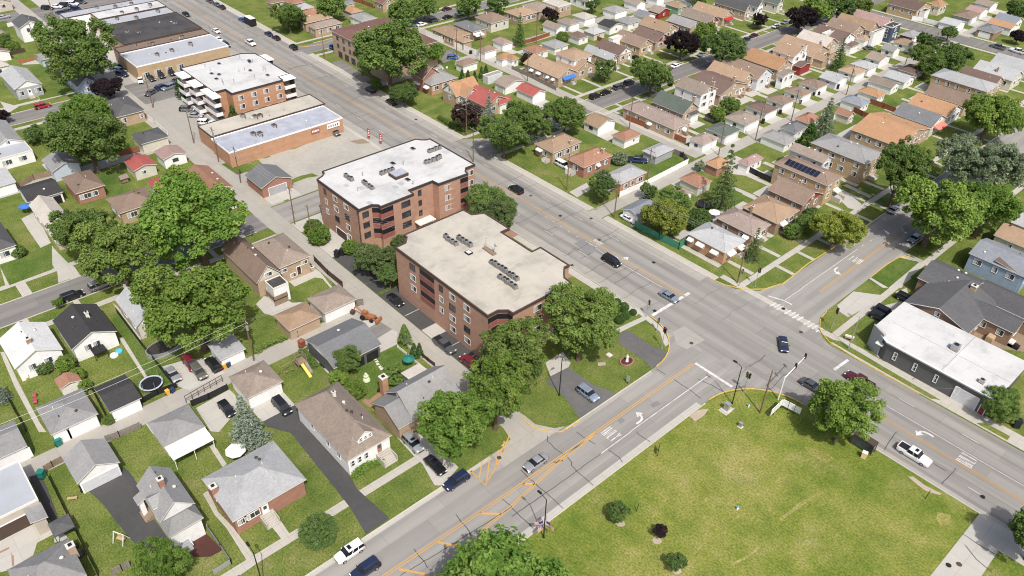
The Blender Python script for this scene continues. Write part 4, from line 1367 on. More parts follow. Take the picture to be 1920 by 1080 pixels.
(0,'grey flat roofed garage behind the hedge',10,[(-196.9,-194.2,165.3,171.9,2.5,'flat',0)],'grey','siding_lgrey',{}),
(1,'tan hipped ranch half facing the avenue',10,[(-282.7,-276.8,143.9,156.4,3.2,'hip',1.3)],'tan','brick_tan',{}),
(1,'grey hipped ranch half beside the tan ranch',10,[(-274.7,-269.1,143.5,155.8,3.2,'hip',1.3)],'taupe','brick_tan',{}),
(1,'orange hipped bungalow behind the tan ranch',10,[(-289.8,-283.4,149.4,156.2,3.3,'hip',1.6)],'rust','brick_tan',{}),
(1,'pale grey bungalow behind the round street tree',10,[(-297.6,-291.9,150.8,156.9,3.3,'hip',1.4)],'lgrey','brick_tan',{}),
(0,'tan hipped garage behind the ranch lawn',10,[(-285.5,-278.2,165.3,170.9,2.6,'hip',1.2)],'orange','siding_cream',{}),
(0,'grey hipped garage with open white carport',10,[(-276.1,-267.1,162.8,170.2,2.7,'hip',1.2)],'grey','siding_white',{'g':[('-y',0.5,3.4,2.1,'white_paint')]}),
(0,'slate roofed garage at the top edge behind trees',10,[(-291.1,-288.8,168.1,174,2.6,'hip',1.1)],'slate','siding_cream',{}),
(1,'brown hipped bungalow at the top edge above the avenue',10,[(-309.7,-306,144.9,152.8,3.3,'hip',1.6)],'brown','brick_tan',{}),
(1,'rust hipped bungalow at the top edge beside the brown one',10,[(-309.5,-300.2,151.1,157.4,3.3,'hip',1.6)],'rust','brick_tan',{}),
(1,'brick house with red door behind maroon fence at the top',10,[(-284.7,-277.9,180.1,186,3.4,'gx',1.8)],'maroon','brick_tan',{}),
(1,'big white house with brown jerkin roof and front dormer',11,[(-98.5,-81.3,39.3,48.2,3.9,'hip',3.4)],'taupe','siding_white',{'gm':'siding_white','w':False,'wl':[('+x',0.12,2.4,0.75,1.2,'white'),('+x',0.27,2.4,0.75,1.2,'white'),('+x',0.42,2.4,0.75,1.2,'white'),('-y',0.3,2.4,1.0,1.2,'white'),('-y',0.6,2.4,1.0,1.2,'white'),('-y',0.8,2.4,1.0,1.2,'white')],'st':[('+x',0.78,2.4,8,'concrete_walk')],'ch':[(-93.0,44.4,0.55,0.7,'offwhite_trim')],'v':6,'do':[('+x',0.72,'brick_red',1.3)],'dormer':1}),
(1,'grey shingled ranch with hip roof and red brick walls',11,[(-93.5,-82.6,19.9,32.5,3.6,'hip',2)],'lgrey','brick_red',{'w':False,'wl':[('+x',0.12,2.35,1.4,1.1,'white'),('+x',0.25,2.35,2.4,1.1,'white'),('-y',0.3,2.3,1.2,1.1,'white')],'st':[('+x',0.42,2.0,7,'concrete_walk')],'ch':[(-89.6,20.3,1.0,1.3,'brick_red')],'v':6,'do':[('+x',0.42,'white_paint',1.0)]}),
(1,'white cottage with grey hipped porch and white front stairs',11,[(-98.2,-89,11.5,17,4.3,'gx',2.6),(-89.2,-85.9,11.4,16.9,4,'hip',1.7),(-97.1,-95.2,10.3,11.6,3.4,'sy+',0.5)],'grey','siding_white',{'gm':'siding_white','w':False,'wl':[('-y',0.3,2.6,1.0,1.2,'white'),('-y',0.7,2.6,1.0,1.2,'white')],'ch':[(-93.3,14.2,0.8,1.4,'brick_red')],'v':3,'cottage':1}),
(1,'grey hipped house with brick chimney at the bottom left corner',11,[(-95.8,-87.7,-7.9,0.3,3.6,'hip',2.2)],'grey','siding_white',{'ch':[(-92.7,0.1,1.0,1.5,'brick_tan')],'v':4}),
(1,'grey shingled cottage with dark gable and tall brick chimney',11,[(-91.3,-82.3,53.3,64.1,3.2,'gy',3.6),(-90.7,-82.3,50.2,54.3,3.1,'gy',2.3,None,None),(-93.8,-90.9,58.8,63,3,'sx+',0.3,'shingle_cream','siding_grey')],'grey','brick_tan',{'gm':'siding_dgrey','w':False,'wl':[('+x',0.5,2.0,1.6,1.2,'white'),('-y',0.5,5.4,1.1,1.0,'white')],'v':4,'dormer2':1}),
(0,'grey gabled white garage beside the black driveway',12,[(-112.9,-106,4.7,11.5,2.9,'gx',2)],'grey','siding_white',{'g':[('+x',0.5,5.6,2.2,'siding_lgrey')],'gm':'siding_white'}),
(0,'grey hipped garage with flat white patio awning',12,[(-112,-104.7,18.2,25.5,2.7,'hip',1.3)],'grey','siding_cream',{'g':[('-x',0.5,4.6,2.1,'white_paint')],'patio':1}),
(0,'brown hipped white garage beside the spruce',12,[(-113.7,-106.2,34,41.2,2.8,'hip',1.5)],'taupe','siding_white',{'v':2,'g':[('+x',0.5,5.2,2.2,'white_paint')]}),
(0,'grey hipped white garage behind the white house',12,[(-128,-119.6,4.9,12.7,2.8,'hip',1.5)],'grey','siding_white',{'v':3,'g':[('+x',0.62,4.8,2.2,'white_paint'),('+x',0.2,2.4,2.2,'white_paint')]}),
(0,'charcoal garage beside the blue rimmed trampoline',12,[(-126.7,-118.7,14.3,19.9,2.7,'gy',1)],'black','siding_white',{'v':1,'g':[('+x',0.5,4.6,2.0,'white_paint')]}),
(0,'grey gabled garage with white door at the left edge',12,[(-127.3,-119.6,-4,1.2,2.8,'gy',1.2)],'grey','siding_white',{'g':[('+x',0.55,4.8,2.2,'white_paint')]}),
(0,'low weathered grey garage with short white door',12,[(-125.1,-119.4,35,40.3,2.4,'sx-',0.3)],'lgrey','siding_white',{'g':[('+x',0.62,2.8,1.8,'white_paint')]}),
(0,'slate gabled open garage beside the stepping stone lawn',12,[(-113.6,-102.9,49.9,60.7,3,'gy',2)],'slate','siding_dgrey',{'gm':'siding_white','v':1,'carport':1}),
(0,'tan hipped brick garage with teal bin',12,[(-124.9,-118.4,49.1,56.5,2.7,'hip',1.1)],'tan','brick_tan',{}),
(0,'brown hipped white garage behind the wooden fence',12,[(-125.6,-118.7,57.3,65.1,2.7,'hip',1.3)],'taupe','siding_white',{}),
(0,'beige flat metal roofed garage with brown door at lower left',12,[(-115.6,-105.4,-7.2,-0.8,4.2,'flat',0),(-105.7,-102,-3.1,-0.7,3.2,'sy-',0.5,'shingle_grey','siding_beige')],'roof_metal_grey','siding_beige',{'g':[('+x',0.45,6.5,2.6,'brown_trim')]}),
(1,'white roofed white house with rear shrubs',13,[(-150.9,-140.1,5,13.5,3.5,'gx',2.2)],'white','siding_white',{'gm':'siding_white','w':False,'wl':[('+x',0.33,2.3,1.2,1.3,'white'),('+x',0.66,2.3,1.3,1.3,'white')],'ch':[(-143.3,9.1,0.8,0.9,'brick_brown')],'v':4}),
(1,'white house with charcoal gable roof and kiddie pools behind',13,[(-150.4,-139,14.7,23.2,3.5,'gx',2.1)],'black','siding_white',{'gm':'siding_white','w':False,'wl':[('+x',0.33,2.4,1.2,1.3,'white'),('+x',0.52,2.4,1.2,1.3,'white')],'ch':[(-145.0,20.1,0.6,1.0,'offwhite_trim')],'v':6}),
(1,'pale grey gabled house under the huge lime tree',13,[(-149.2,-137.9,26.5,32.2,3.5,'gx',2.2)],'lgrey','siding_cream',{'gm':'siding_white'}),
(1,'brown steep gabled bungalow with white dormer and deck',13,[(-152.5,-135.4,51.1,57.2,3.9,'gx',3.3),(-134.7,-131,52.6,56.2,4.2,'flat',0,'roof_tar','siding_white')],'brown','brick_tan',{'gm':'siding_cream','w':False,'wl':[('+x',0.5,4.9,1.6,0.9,'white')],'v':3,'porchback':1}),
(1,'speckled brown hipped tan brick house beside the alley',13,[(-148.9,-136.6,57.1,64.8,4.4,'hip',1.9)],'taupe','brick_tan',{'w':False,'wl':[('+x',0.15,3.3,1.3,0.8,'white'),('+x',0.8,3.3,1.4,0.8,'white'),('+x',0.4,1.2,1.2,0.9,'white')],'do':[('+x',0.6,'brown_trim',0.8)],'ch':[(-137.3,65.0,0.8,1.0,'brick_tan')],'v':3}),
(1,'pinkish gabled house half hidden by the dark green tree',14,[(-200.2,-181.1,24.4,30,3.5,'gx',1.8)],'cream','siding_beige',{}),
(0,'charcoal gabled open garage with white walls',14,[(-212.3,-203.1,24.8,33.1,2.8,'gy',1.3)],'black','siding_white',{'v':1,'opengarage':1}),
(1,'brown hipped red brick bungalow with sunroom',14,[(-209.6,-199,34.8,42,3.3,'hip',1.8)],'brown','brick_red',{'wl':[('+x',0.3,1.9,2.6,1.2,'white'),('+x',0.6,1.9,1.6,1.2,'white')],'w':False}),
(1,'tan hipped house roof between the two tree groups',14,[(-191.8,-182.7,39.7,49.1,3.4,'hip',1.8)],'brown','brick_tan',{}),
(0,'maroon roofed cream garage behind chicken coop lawn',14,[(-209.7,-202.4,50.4,56.6,2.9,'gx',0.9)],'red','siding_cream',{'wl':[('+x',0.4,1.8,1.2,0.9,'white')]}),
(1,'maroon hipped house behind the lime tree',14,[(-194.3,-187.7,50.6,55.9,3.3,'hip',1.4)],'red','siding_cream',{}),
(0,'white garage with mauve roof and swing lawn',14,[(-210.2,-203.9,58.8,65.5,2.8,'gx',0.9)],'rose','siding_white',{'wl':[('+x',0.5,1.8,1.4,0.8,'dark')]}),
(1,'orange red hipped house on the street corner',14,[(-192.5,-177.7,59.6,66.4,3.3,'gx',1.5)],'rust','siding_white',{}),
(0,'pale blue gabled garage with green dumpster',14,[(-223.9,-215.2,34.1,41.3,2.9,'gx',1.5)],'grey','siding_lblue',{'gm':'siding_lblue','g':[('-x',0.5,4.6,2.1,'white_paint')]}),
(1,'charcoal hipped house at the far left edge',14,[(-196.8,-183.8,12.1,17.2,3.4,'hip',1.7)],'dgrey','siding_white',{}),
(1,'pale metal roofed patio house at the left edge',14,[(-237.9,-230.6,20.9,33.9,3.2,'flat',0)],'roof_metal_grey','siding_white',{}),
(0,'grey flat garage at the left edge',14,[(-224.9,-215.8,20,25.7,2.8,'sx-',0.4)],'lgrey','siding_white',{}),
(0,'slate gabled brick garage beside the gravel lot',14,[(-182.3,-173.1,71.6,80.7,2.9,'gx',1.9)],'slate','brick_red',{'gm':'brick_red','g':[('+x',0.5,5,2.2,'siding_grey')]}),
(0,'charcoal hipped white garage along the back alley',14,[(-224.5,-216.7,57.9,65.8,2.8,'hip',1.2)],'dgrey','siding_cream',{'v':1}),
(1,'charcoal hipped tan brick bungalow at the alley corner',14,[(-250,-236.8,58.5,67,3.4,'hip',2)],'dgrey','brick_tan',{'ch':[(-243.9,59.1,0.8,1.2,'brick_tan')],'w':False,'wl':[('+x',0.25,2.0,1.2,1.3,'white'),('+x',0.85,2.0,0.8,0.9,'white')],'v':2}),
(1,'grey gabled cottage with white front porch gable',15,[(-292.4,-276.1,41.7,49.9,3.5,'gx',2.1)],'lgrey','siding_grey',{'gm':'siding_white','w':False,'wl':[('+x',0.2,1.9,1.5,1.3,'white'),('+x',0.8,1.9,1.8,1.3,'white')],'do':[('+x',0.5,'white_paint',0.6)],'st':[('+x',0.5,1.6,4,'concrete_walk')]}),
(1,'blue cottage with dark front porch beside the large tree',15,[(-284.1,-265.9,57.3,63.6,3.6,'gx',2.3)],'slate','siding_blue',{'w':2,'gm':'siding_blue'}),
(0,'pale blue shed garage with grey roof',15,[(-306.8,-300,56.1,60.1,2.5,'gy',1)],'grey','siding_lblue',{'wl':[('+x',0.6,1.5,1.4,0.8,'white')]}),
(1,'white two-storey house with dark roof and pool',15,[(-338.4,-328.8,58.1,66.4,5.2,'gx',2)],'dgrey','siding_white',{'gm':'siding_white','w':False,'wl':[('+x',0.35,4.2,0.8,0.9,'dark'),('+x',0.65,4.2,0.8,0.9,'dark')]}),
(0,'brown roofed garage at the upper left edge',15,[(-317.6,-314.1,43.6,50.5,2.8,'gx',1.3)],'brown','siding_white',{}),
(1,'taupe hipped house at the upper left edge',15,[(-337.9,-332.4,48.3,54.3,3.2,'hip',1.5)],'taupe','siding_white',{}),
(1,'pale roofed cottage at the far left lawn',15,[(-304.5,-300.4,39.6,46.7,3,'hip',1.3)],'cream','siding_white',{}),
(1,'rose roofed house at the top left corner',15,[(-376,-370.5,59.1,66.3,3.4,'gx',1.6)],'brown','siding_beige',{}),
(1,'grey hipped house with white gable at the left edge below',15,[(-254.5,-237.5,26.2,33.7,3.4,'gx',1.8)],'grey','siding_cream',{'gm':'siding_white'}),
(1,'grey hipped roof peeping through the bright tree',15,[(-248.2,-245.1,41.7,48.5,3.4,'hip',1.8)],'grey','siding_white',{}),
(1,'blue sided house with blue grey gable roof',16,[(-41.1,-28.9,180.8,190.7,4.6,'gx',1.6),(-35.5,-28.4,181,185,4.4,'sx-',1,'shingle_dbrown','siding_blue')],'bluegrey','siding_blue',{'w':2}),
(1,'tan hipped house with dark walls above the blue house',16,[(-41,-32.9,195.3,203.6,3.6,'gx',1.9)],'tan','siding_cream',{'ch':[(-36.2,193.8,0.7,1.0,'brick_tan')]}),
(1,'pale grey hipped house at the right edge',16,[(-40.7,-33.5,204.8,211.4,3.6,'gx',1.8)],'lgrey','siding_cream',{})]
SUF = {'R1': ' from the avenue left of the upper street', 'G1': " from the avenue on the right alley's near side", 'G2': " from the avenue on the right alley's far side", 'R2': ' from the avenue backing onto the right alley', 'R3': ' from the avenue across the second street', 'G3': ' from the avenue in the far garage row', 'G4': ' from the avenue beyond the far alley', 'R4': ' from the avenue near the third street'}
TREES = [
('spread','bright','huge leafy bright tree at the bottom edge beside the flag pole',-41,38.7,12,1.5,18.7,1),
('round','bright','round bushy bright tree at the bottom left beside the black driveway',-81.4,8.4,4.07,0.6,7.81,1),
('ball','dark','round clipped green tree on the front lawn by the sidewalk',-73.8,29.2,2.77,0.3,4.41,1),
('round','lime','huge lime green tree behind the low grey garage',-127.3,35.1,10.3,1.75,19.8,1),
('round','olive','olive green street tree in front of the lime tree group',-156.7,31.4,8.79,1.5,16.8,1),
('round','mid','dark green tree left of the olive tree group',-172.5,29.3,6.99,1.6,13.4,1),
('round','bright','very bright green tree on the second street corner',-155.1,47.9,12,1.25,23,1),
('loose','lime','smaller lime tree growing behind the bright corner tree',-181.8,55.5,4.73,1.5,9.8,0),
('oval','bright','bright leafy tree nearest the street left of the grass island',-73.4,56.3,6.43,1,15.7,1),
('oval','lime','bright leafy tree between the alley mouth and the grass island',-73.8,65,6.46,1.3,15.7,1),
('oval','olive','olive tree at the apartment corner nearest the near alley',-79.4,74.7,7.05,1.7,17.2,1),
('oval','olive','olive tree at the apartment corner beside the brick statue bed',-77.1,89.5,7.47,1.7,18.2,1),
('loose','lime','leafy street tree on the vacant lot corner shading the crosswalk',-32.3,109.2,6.07,1.6,12.6,1),
('loose','mid','bushy green shrub tree beside the white roofed shop',-16,136.5,3.34,0.5,6.92,1),
('round','dark','small green shrub tree in a pale mulch ring, farthest left on the vacant lawn',-46.2,67.1,1.95,0.5,3.73,0),
('round','purple','small purple tree in a pale mulch ring on the vacant lawn',-39.9,69.6,1.26,0.5,2.41,0),
('round','dark','small green shrub tree at the bottom of the vacant lawn',-34.6,67,1.67,0.5,3.2,0),
('round','mid','bushy dark green tree between the two apartment blocks near the avenue',-124.1,107.1,7.02,1.25,13.5,1),
('oval','pine','dark pine drooping over the pale apartment roof corner',-118.4,103.5,5.64,0.75,13.7,1),
('oval','pine','dark pine at the apartment parking strip beside the alley',-127.9,73.9,3.74,0.5,9.1,1),
('oval','pine','broad dark pine between the two brick apartment blocks',-123.6,75.6,3.86,0.5,9.41,1),
('oval','dark','dark pine pressed against the pale roofed apartment wall',-120,74.4,2.71,0.5,6.59,1),
('oval','pine','pine tip beside the red balconies',-128.7,83.3,2.52,1,6.15,1),
('ball','bright','round clipped bright shrub beside the apartment garage ramp',-138.1,75.5,1.91,0.1,3.04,0,'shrub','shrub',None),
('ball','bright','round clipped shrub nearest the white utility pole',-146.3,72.3,2.63,0.1,4.19,0,'shrub','shrub',None),
('ball','mid','round clipped shrub behind the utility pole shrub',-150.7,73.4,2.19,0.1,3.48,0,'shrub','shrub',None),
('cone','mid','tall arborvitae cone beside the near alley driveway',-102.7,66,1.75,0.2,5.26,1,'shrub','shrub',None),
('cone','cedar','pointed arborvitae left of its twin by the alley',-98.5,65.2,1.1,0.2,3.73,0,'shrub','shrub',None),
('cone','cedar','pointed arborvitae right of its twin by the alley',-97.8,66,0.94,0.2,3.76,0,'shrub','shrub',None),
('loose','mid','small spreading tree against the slate garage roof',-102.9,52.8,2.92,0.6,6.05,1),
('ball','mid','dark bushy shrub beside the grey dormer cottage',-95.6,58.4,2.28,0.2,3.62,1,'shrub','shrub',None),
('ball','lime','lime shrub in the row beside the big white house, upper end',-102.1,50.3,1.8,0.2,2.86,0,'shrub','shrub',None),
('ball','lime','lime shrub in the row beside the big white house, lower end',-97,50.7,2.04,0.2,3.24,0,'shrub','shrub',None),
('spruce','spruce','grey green spruce in front of the brown hipped garage',-98.7,30.4,3.83,0.4,11.5,1),
('spruce','spruce','blue grey spruce at the left edge of the photograph',-137.2,1.1,1.8,0.4,5.4,1),
('ball','lime','lime bush in the corner behind the white roofed house',-138.9,12.9,1.73,0.1,2.76,0,'shrub','shrub',None),
('ball','lime','lime bush line along the fence above the red shed',-134.3,13.4,1.51,0.1,2.41,0,'shrub','shrub',None),
('ball','lime','lime bush beside the red shed roof',-130.8,13.7,1.22,0.1,1.95,0,'shrub','shrub',None),
('ball','mid','green weed bush beside the charcoal garage',-119.7,13.9,1.17,0.1,0.96,0,'shrub','shrub',None),
('loose','bright','thin young street tree beside the black street suv',-158.6,17.6,1.07,0.7,2.22,0),
('ball','mid','leafy bushes behind the white house wall planter',-140.5,9.5,1.53,0.1,2.43,0,'shrub','shrub',None),
('ball','cedar','round clipped boxwood in the cluster by the crosswalk walk',-86.1,108.6,0.8,0,1.28,0,'shrub','shrub','boxwoods by the crosswalk walk'),
('ball','cedar','round clipped boxwood in the cluster by the crosswalk walk',-84.5,109.1,0.8,0,1.27,0,'shrub','shrub','boxwoods by the crosswalk walk'),
('ball','cedar','round clipped boxwood in the cluster by the crosswalk walk',-84.2,107.4,0.75,0,1.19,0,'shrub','shrub','boxwoods by the crosswalk walk'),
('ball','cedar','round clipped boxwood in the cluster by the crosswalk walk',-82.1,108.4,1.16,0,1.85,0,'shrub','shrub','boxwoods by the crosswalk walk'),
('ball','cedar','round clipped boxwood in the cluster by the crosswalk walk',-82.3,106.2,0.83,0,1.32,0,'shrub','shrub','boxwoods by the crosswalk walk'),
('ball','cedar','round clipped boxwood in the cluster by the crosswalk walk',-79.9,106.7,1.01,0,1.61,0,'shrub','shrub','boxwoods by the crosswalk walk'),
('ball','cedar','round clipped boxwood in the cluster by the crosswalk walk',-79.8,108.9,0.79,0,1.25,0,'shrub','shrub','boxwoods by the crosswalk walk'),
('ball','cedar','round clipped boxwood in the cluster by the crosswalk walk',-79.8,104.7,1.05,0,1.67,0,'shrub','shrub','boxwoods by the crosswalk walk'),
('round','gold','yellow green rounded tree on the parkway beside the left turn lane',-65.9,164.8,6.17,0.9,11.8,1),
('round','lime','huge bright tree overhanging the upper cross street',-51.7,183.8,10.5,1.75,20.2,1),
('round','bright','bright tree to the right of the huge bright tree',-45.5,198.1,7.82,1.75,15,1),
('oval','mid','dark leafy tree in front of the tan brick flats',-66.6,195.1,7.66,1.6,18.6,1),
('loose','silver','pale silvery tree at the right edge, left of its twin',-60.9,218.1,6.68,1.75,13.8,1),
('loose','silver','pale silvery tree at the right edge beside the street',-51.8,222.4,7.35,1.75,15.2,1),
('spread','lime','bright spreading tree overhanging the street at the right edge',-67.3,253.7,9.79,1.75,15.2,1),
('ball','mid','round shrub in front of the tan porch bungalow, left',-74.7,162,2.23,0.2,3.54,0,'shrub','shrub',None),
('ball','mid','round shrub in front of the tan porch bungalow, right',-74.6,167.2,2.55,0.2,4.05,0,'shrub','shrub',None),
('ball','dark','dark clipped shrub beside the black framed gable',-76.5,173.5,1.87,0.1,2.97,0,'shrub','shrub',None),
('pine','pine','tall pine between the alley garages and the backyard lawn',-94.3,159.3,4.03,1,17.7,1),
('oval','dark','dark green yew tree on the avenue parkway driveway',-116,138.2,3.77,0.5,9.18,1),
('pine','pine','dark conifer in front of the awning bungalow',-75.4,146.1,2.48,0.6,8.42,1),
('round','gold','bright leafy tree beside the white sedan pad',-95.9,138,6.01,0.5,11.5,1),
('round','mid','mid green tree behind the bright pad tree',-99.7,147,4.05,1,7.76,1),
('ball','dark','dark shrub beside the black trampoline',-92.4,147.2,3.26,0.2,5.19,1,'shrub','shrub',None),
('loose','dark','thin dark shrub at the alley mouth by the grey garage',-109.4,148.3,2.22,0.5,4.6,0),
('ball','silver','white flowering shrub behind the rust roof cottage',-127.6,157.5,2.14,0.2,3.41,0,'shrub','shrub',None),
('loose','silver','dark shrub growing between the garages by the pine',-110.4,171.5,1.43,0.5,2.96,0,'shrub','shrub',None),
('round','mid','giant dark green tree beside the brown brick flats',-209.1,136.1,13.3,2,25.4,1),
('round','bright','bright tree behind the giant tree by the parking stalls',-219,159.7,5.35,1,10.3,0),
('spread','dark','dark olive small tree over the avenue sidewalk',-197.3,133.6,5.17,0.75,8.03,1),
('loose','plum','brownish plum tree in front of the red roofed cottage',-171.5,137.8,4.8,0.5,9.95,0),
('spruce','spruce','tall blue spruce in front of the red roofed cottage',-167,142.6,3.36,0.5,12.1,1),
('round','mid','dark green tree at the corner beside the avenue stop',-151,134.6,7.15,0.8,13.7,1),
('round','mid','large dark green street tree left of the second street mouth',-152.8,144.8,7.15,1.2,13.7,1),
('round','mid','round dark green tree right of the second street mouth',-151.2,158.8,6.84,1.2,13.1,1),
('round','mid','round green street tree in the middle of the second street',-153.2,200.5,7.06,1.1,13.5,1),
('round','purple','dark purple maple on the second street',-168.1,235.2,6.45,1.2,12.4,1),
('round','lime','lime tree behind the purple maple',-171.4,251.6,5.23,1.2,10,0),
('round','dark','large dark green maple right of the purple maple',-152.6,239,8.62,1.2,16.5,1),
('loose','dark','small dark plum tree on the second street lawn',-171.4,198.3,3.59,0.9,7.44,0),
('round','plum','small plum tree behind the tan awning bungalow',-199.1,187.2,2.49,0.6,4.78,0),
('spruce','dark','slim dark spruce in the far backyard',-215.4,198.9,2.72,0.4,12,0),
('round','purple','purple plum tree in the far backyards at the top',-226.7,225.5,3.4,0.5,6.53,0),
('round','dark','dark small tree at the top edge beside the blue tarp',-224.8,248.2,3.04,0.75,5.83,0),
('round','mid','mid green tree behind the alley houses',-128,209.6,3.47,0.75,6.66,0),
('round','lime','lime bush tree in the backyard by the patio tent',-126.7,202.1,3.09,0.5,5.93,0),
('ball','lime','round lime bush beside the far garages',-208.5,214.7,2.34,0.2,3.73,0,'shrub','shrub',None),
('round','purple','small purple street tree at the top right of the second street',-169.9,287.6,3.06,0.75,5.86,0),
('round','purple','dark purple maple at the top of the second street',-156.3,294.8,6.62,1.2,12.7,0),
('round','lime','lime tree behind the dark purple maple at the top',-158.2,309.3,6.23,1.2,11.9,0),
('round','dark','dark green tree at the top right street',-154.2,319.9,6.29,1.2,12.1,0),
('loose','olive','leaning open tree at the top right corner walk',-150.5,333.4,4.27,1.2,8.86,0),
('round','mid','mid green tree at the alley end, lowest of the three',-103,290.3,6.06,1.1,11.6,1),
('round','dark','mid green tree at the alley end, rightmost of the three',-98.2,300.9,6.48,1.1,12.4,1),
('round','dark','mid green tree at the alley end, highest of the three',-112.3,310.6,4.64,1.1,8.9,0),
('round','dark','small dark tree beside the side street crossing',-114.6,334.8,3.33,0.9,6.39,0),
('spruce','silver','pale blue spruce beside the right alley',-100,218.3,4.58,0.4,12.4,1),
('spruce','dark','thin dark spruce in the backyard by the red porch',-126.5,272.6,3.33,0.4,11.3,0),
('cone','cedar','dark cedar hedge tree beside the slate garage',-99,208.2,3.32,0.2,7.97,0),
('round','purple','purple tree at the far right edge by the pickup',-95.8,354.3,3.33,0.6,6.38,0),
('round','dark','dark tree at the top right corner beside the alley',-107.2,381.1,5.5,0.9,10.5,0),
('round','mid','giant dark olive tree beside the shopping strip parking',-272.8,62.2,11.8,1.75,22.6,1),
('spread','purple','dark purple low tree beside the parking lot entrance',-259,64,5.14,0.5,7.99,0),
('round','bright','bright tree in front of the charcoal alley bungalow',-240,52.1,6.97,1,13.4,1),
('round','mid','mid green tree left of the bright bungalow tree',-242.9,44.5,3.88,1,7.43,0),
('round','mid','broad bright tree spreading over the third street lawn',-214.3,44.5,9.97,1.3,19.1,1),
('cone','cedar','dark arborvitae at the corner of the balcony apartments',-246.6,81.7,2.19,0.2,6.58,0,'shrub','shrub',None),
('cone','cedar',"dark arborvitae below the balcony apartments' brick wall",-218.2,85.9,2.07,0.2,6.21,0,'shrub','shrub',None),
('round','mid','shrubby tree at the far left lawn',-327,51.9,3.13,0.5,6.01,0),
('ball','lime','small lime bush at the far left lawn',-321.8,53.1,2.34,0.2,3.72,0,'shrub','shrub',None),
('round','purple','dark small tree at the left edge beside the third street',-260.9,33.9,2.59,0.5,4.97,0),
('round','dark','dark hedge bush on the lower left lawn',-241,37.1,3.1,0.5,5.94,0),
('round','mid','round mid green street tree in the upper avenue lawn',-279.1,138.6,6.36,1.1,12.2,1),
('round','mid','mid green tree at the top edge behind the avenue houses',-280,157.5,6.02,1.1,11.5,0),
('ball','mid','small shrub beside the round avenue lawn tree',-282.6,142.2,2.26,0.2,3.6,0,'shrub','shrub',None),
('round','mid','dark tree at the top on the third street, left',-257.8,176,6.24,1.1,12,0),
('round','mid','dark tree at the top on the third street, middle',-257.8,186.3,6.07,1.1,11.6,0),
('round','mid','broad tree at the top on the third street, right',-248.9,201.3,6.41,1.2,12.3,0),
('round','dark','dark tree at the top edge far right of the third street',-246.8,215,4.77,1,9.15,0),
('cone','cedar','dark pointed cedar in the backyard hedge behind the orange cottage',-202.3,160.7,1.17,0.1,4.11,0,'shrub','shrub','cedars behind the orange cottage'),
('cone','cedar','dark pointed cedar in the backyard hedge behind the orange cottage',-200.3,161.7,1.17,0.1,4.1,0,'shrub','shrub','cedars behind the orange cottage'),
('cone','cedar','dark pointed cedar in the backyard hedge behind the orange cottage',-198.3,163,1.17,0.1,4.09,0,'shrub','shrub','cedars behind the orange cottage'),
('cone','cedar','dark pointed cedar in the backyard hedge behind the orange cottage',-200,167.4,1.18,0.1,4.15,0,'shrub','shrub','cedars behind the orange cottage'),
('cone','cedar','dark pointed cedar in the backyard hedge behind the orange cottage',-200.1,169.5,1.19,0.1,4.16,0,'shrub','shrub','cedars behind the orange cottage'),
('ball','bright','round bush at the base of the giant avenue tree',-214.2,134.2,1.84,0.1,2.93,0,'shrub','shrub',None),
('ball','mid','dark rounded shrub beside the charcoal left edge house',-184.8,17,1.67,0.2,2.65,0,'shrub','shrub',None),
('loose','mid','large tree out on the avenue at the lower right corner',0.1,109.5,5.04,1.5,10.4,1),
('round','dark','dark green tree at the upper street beside the maroon roofs',-200.9,287.8,4.34,1,8.32,0)]
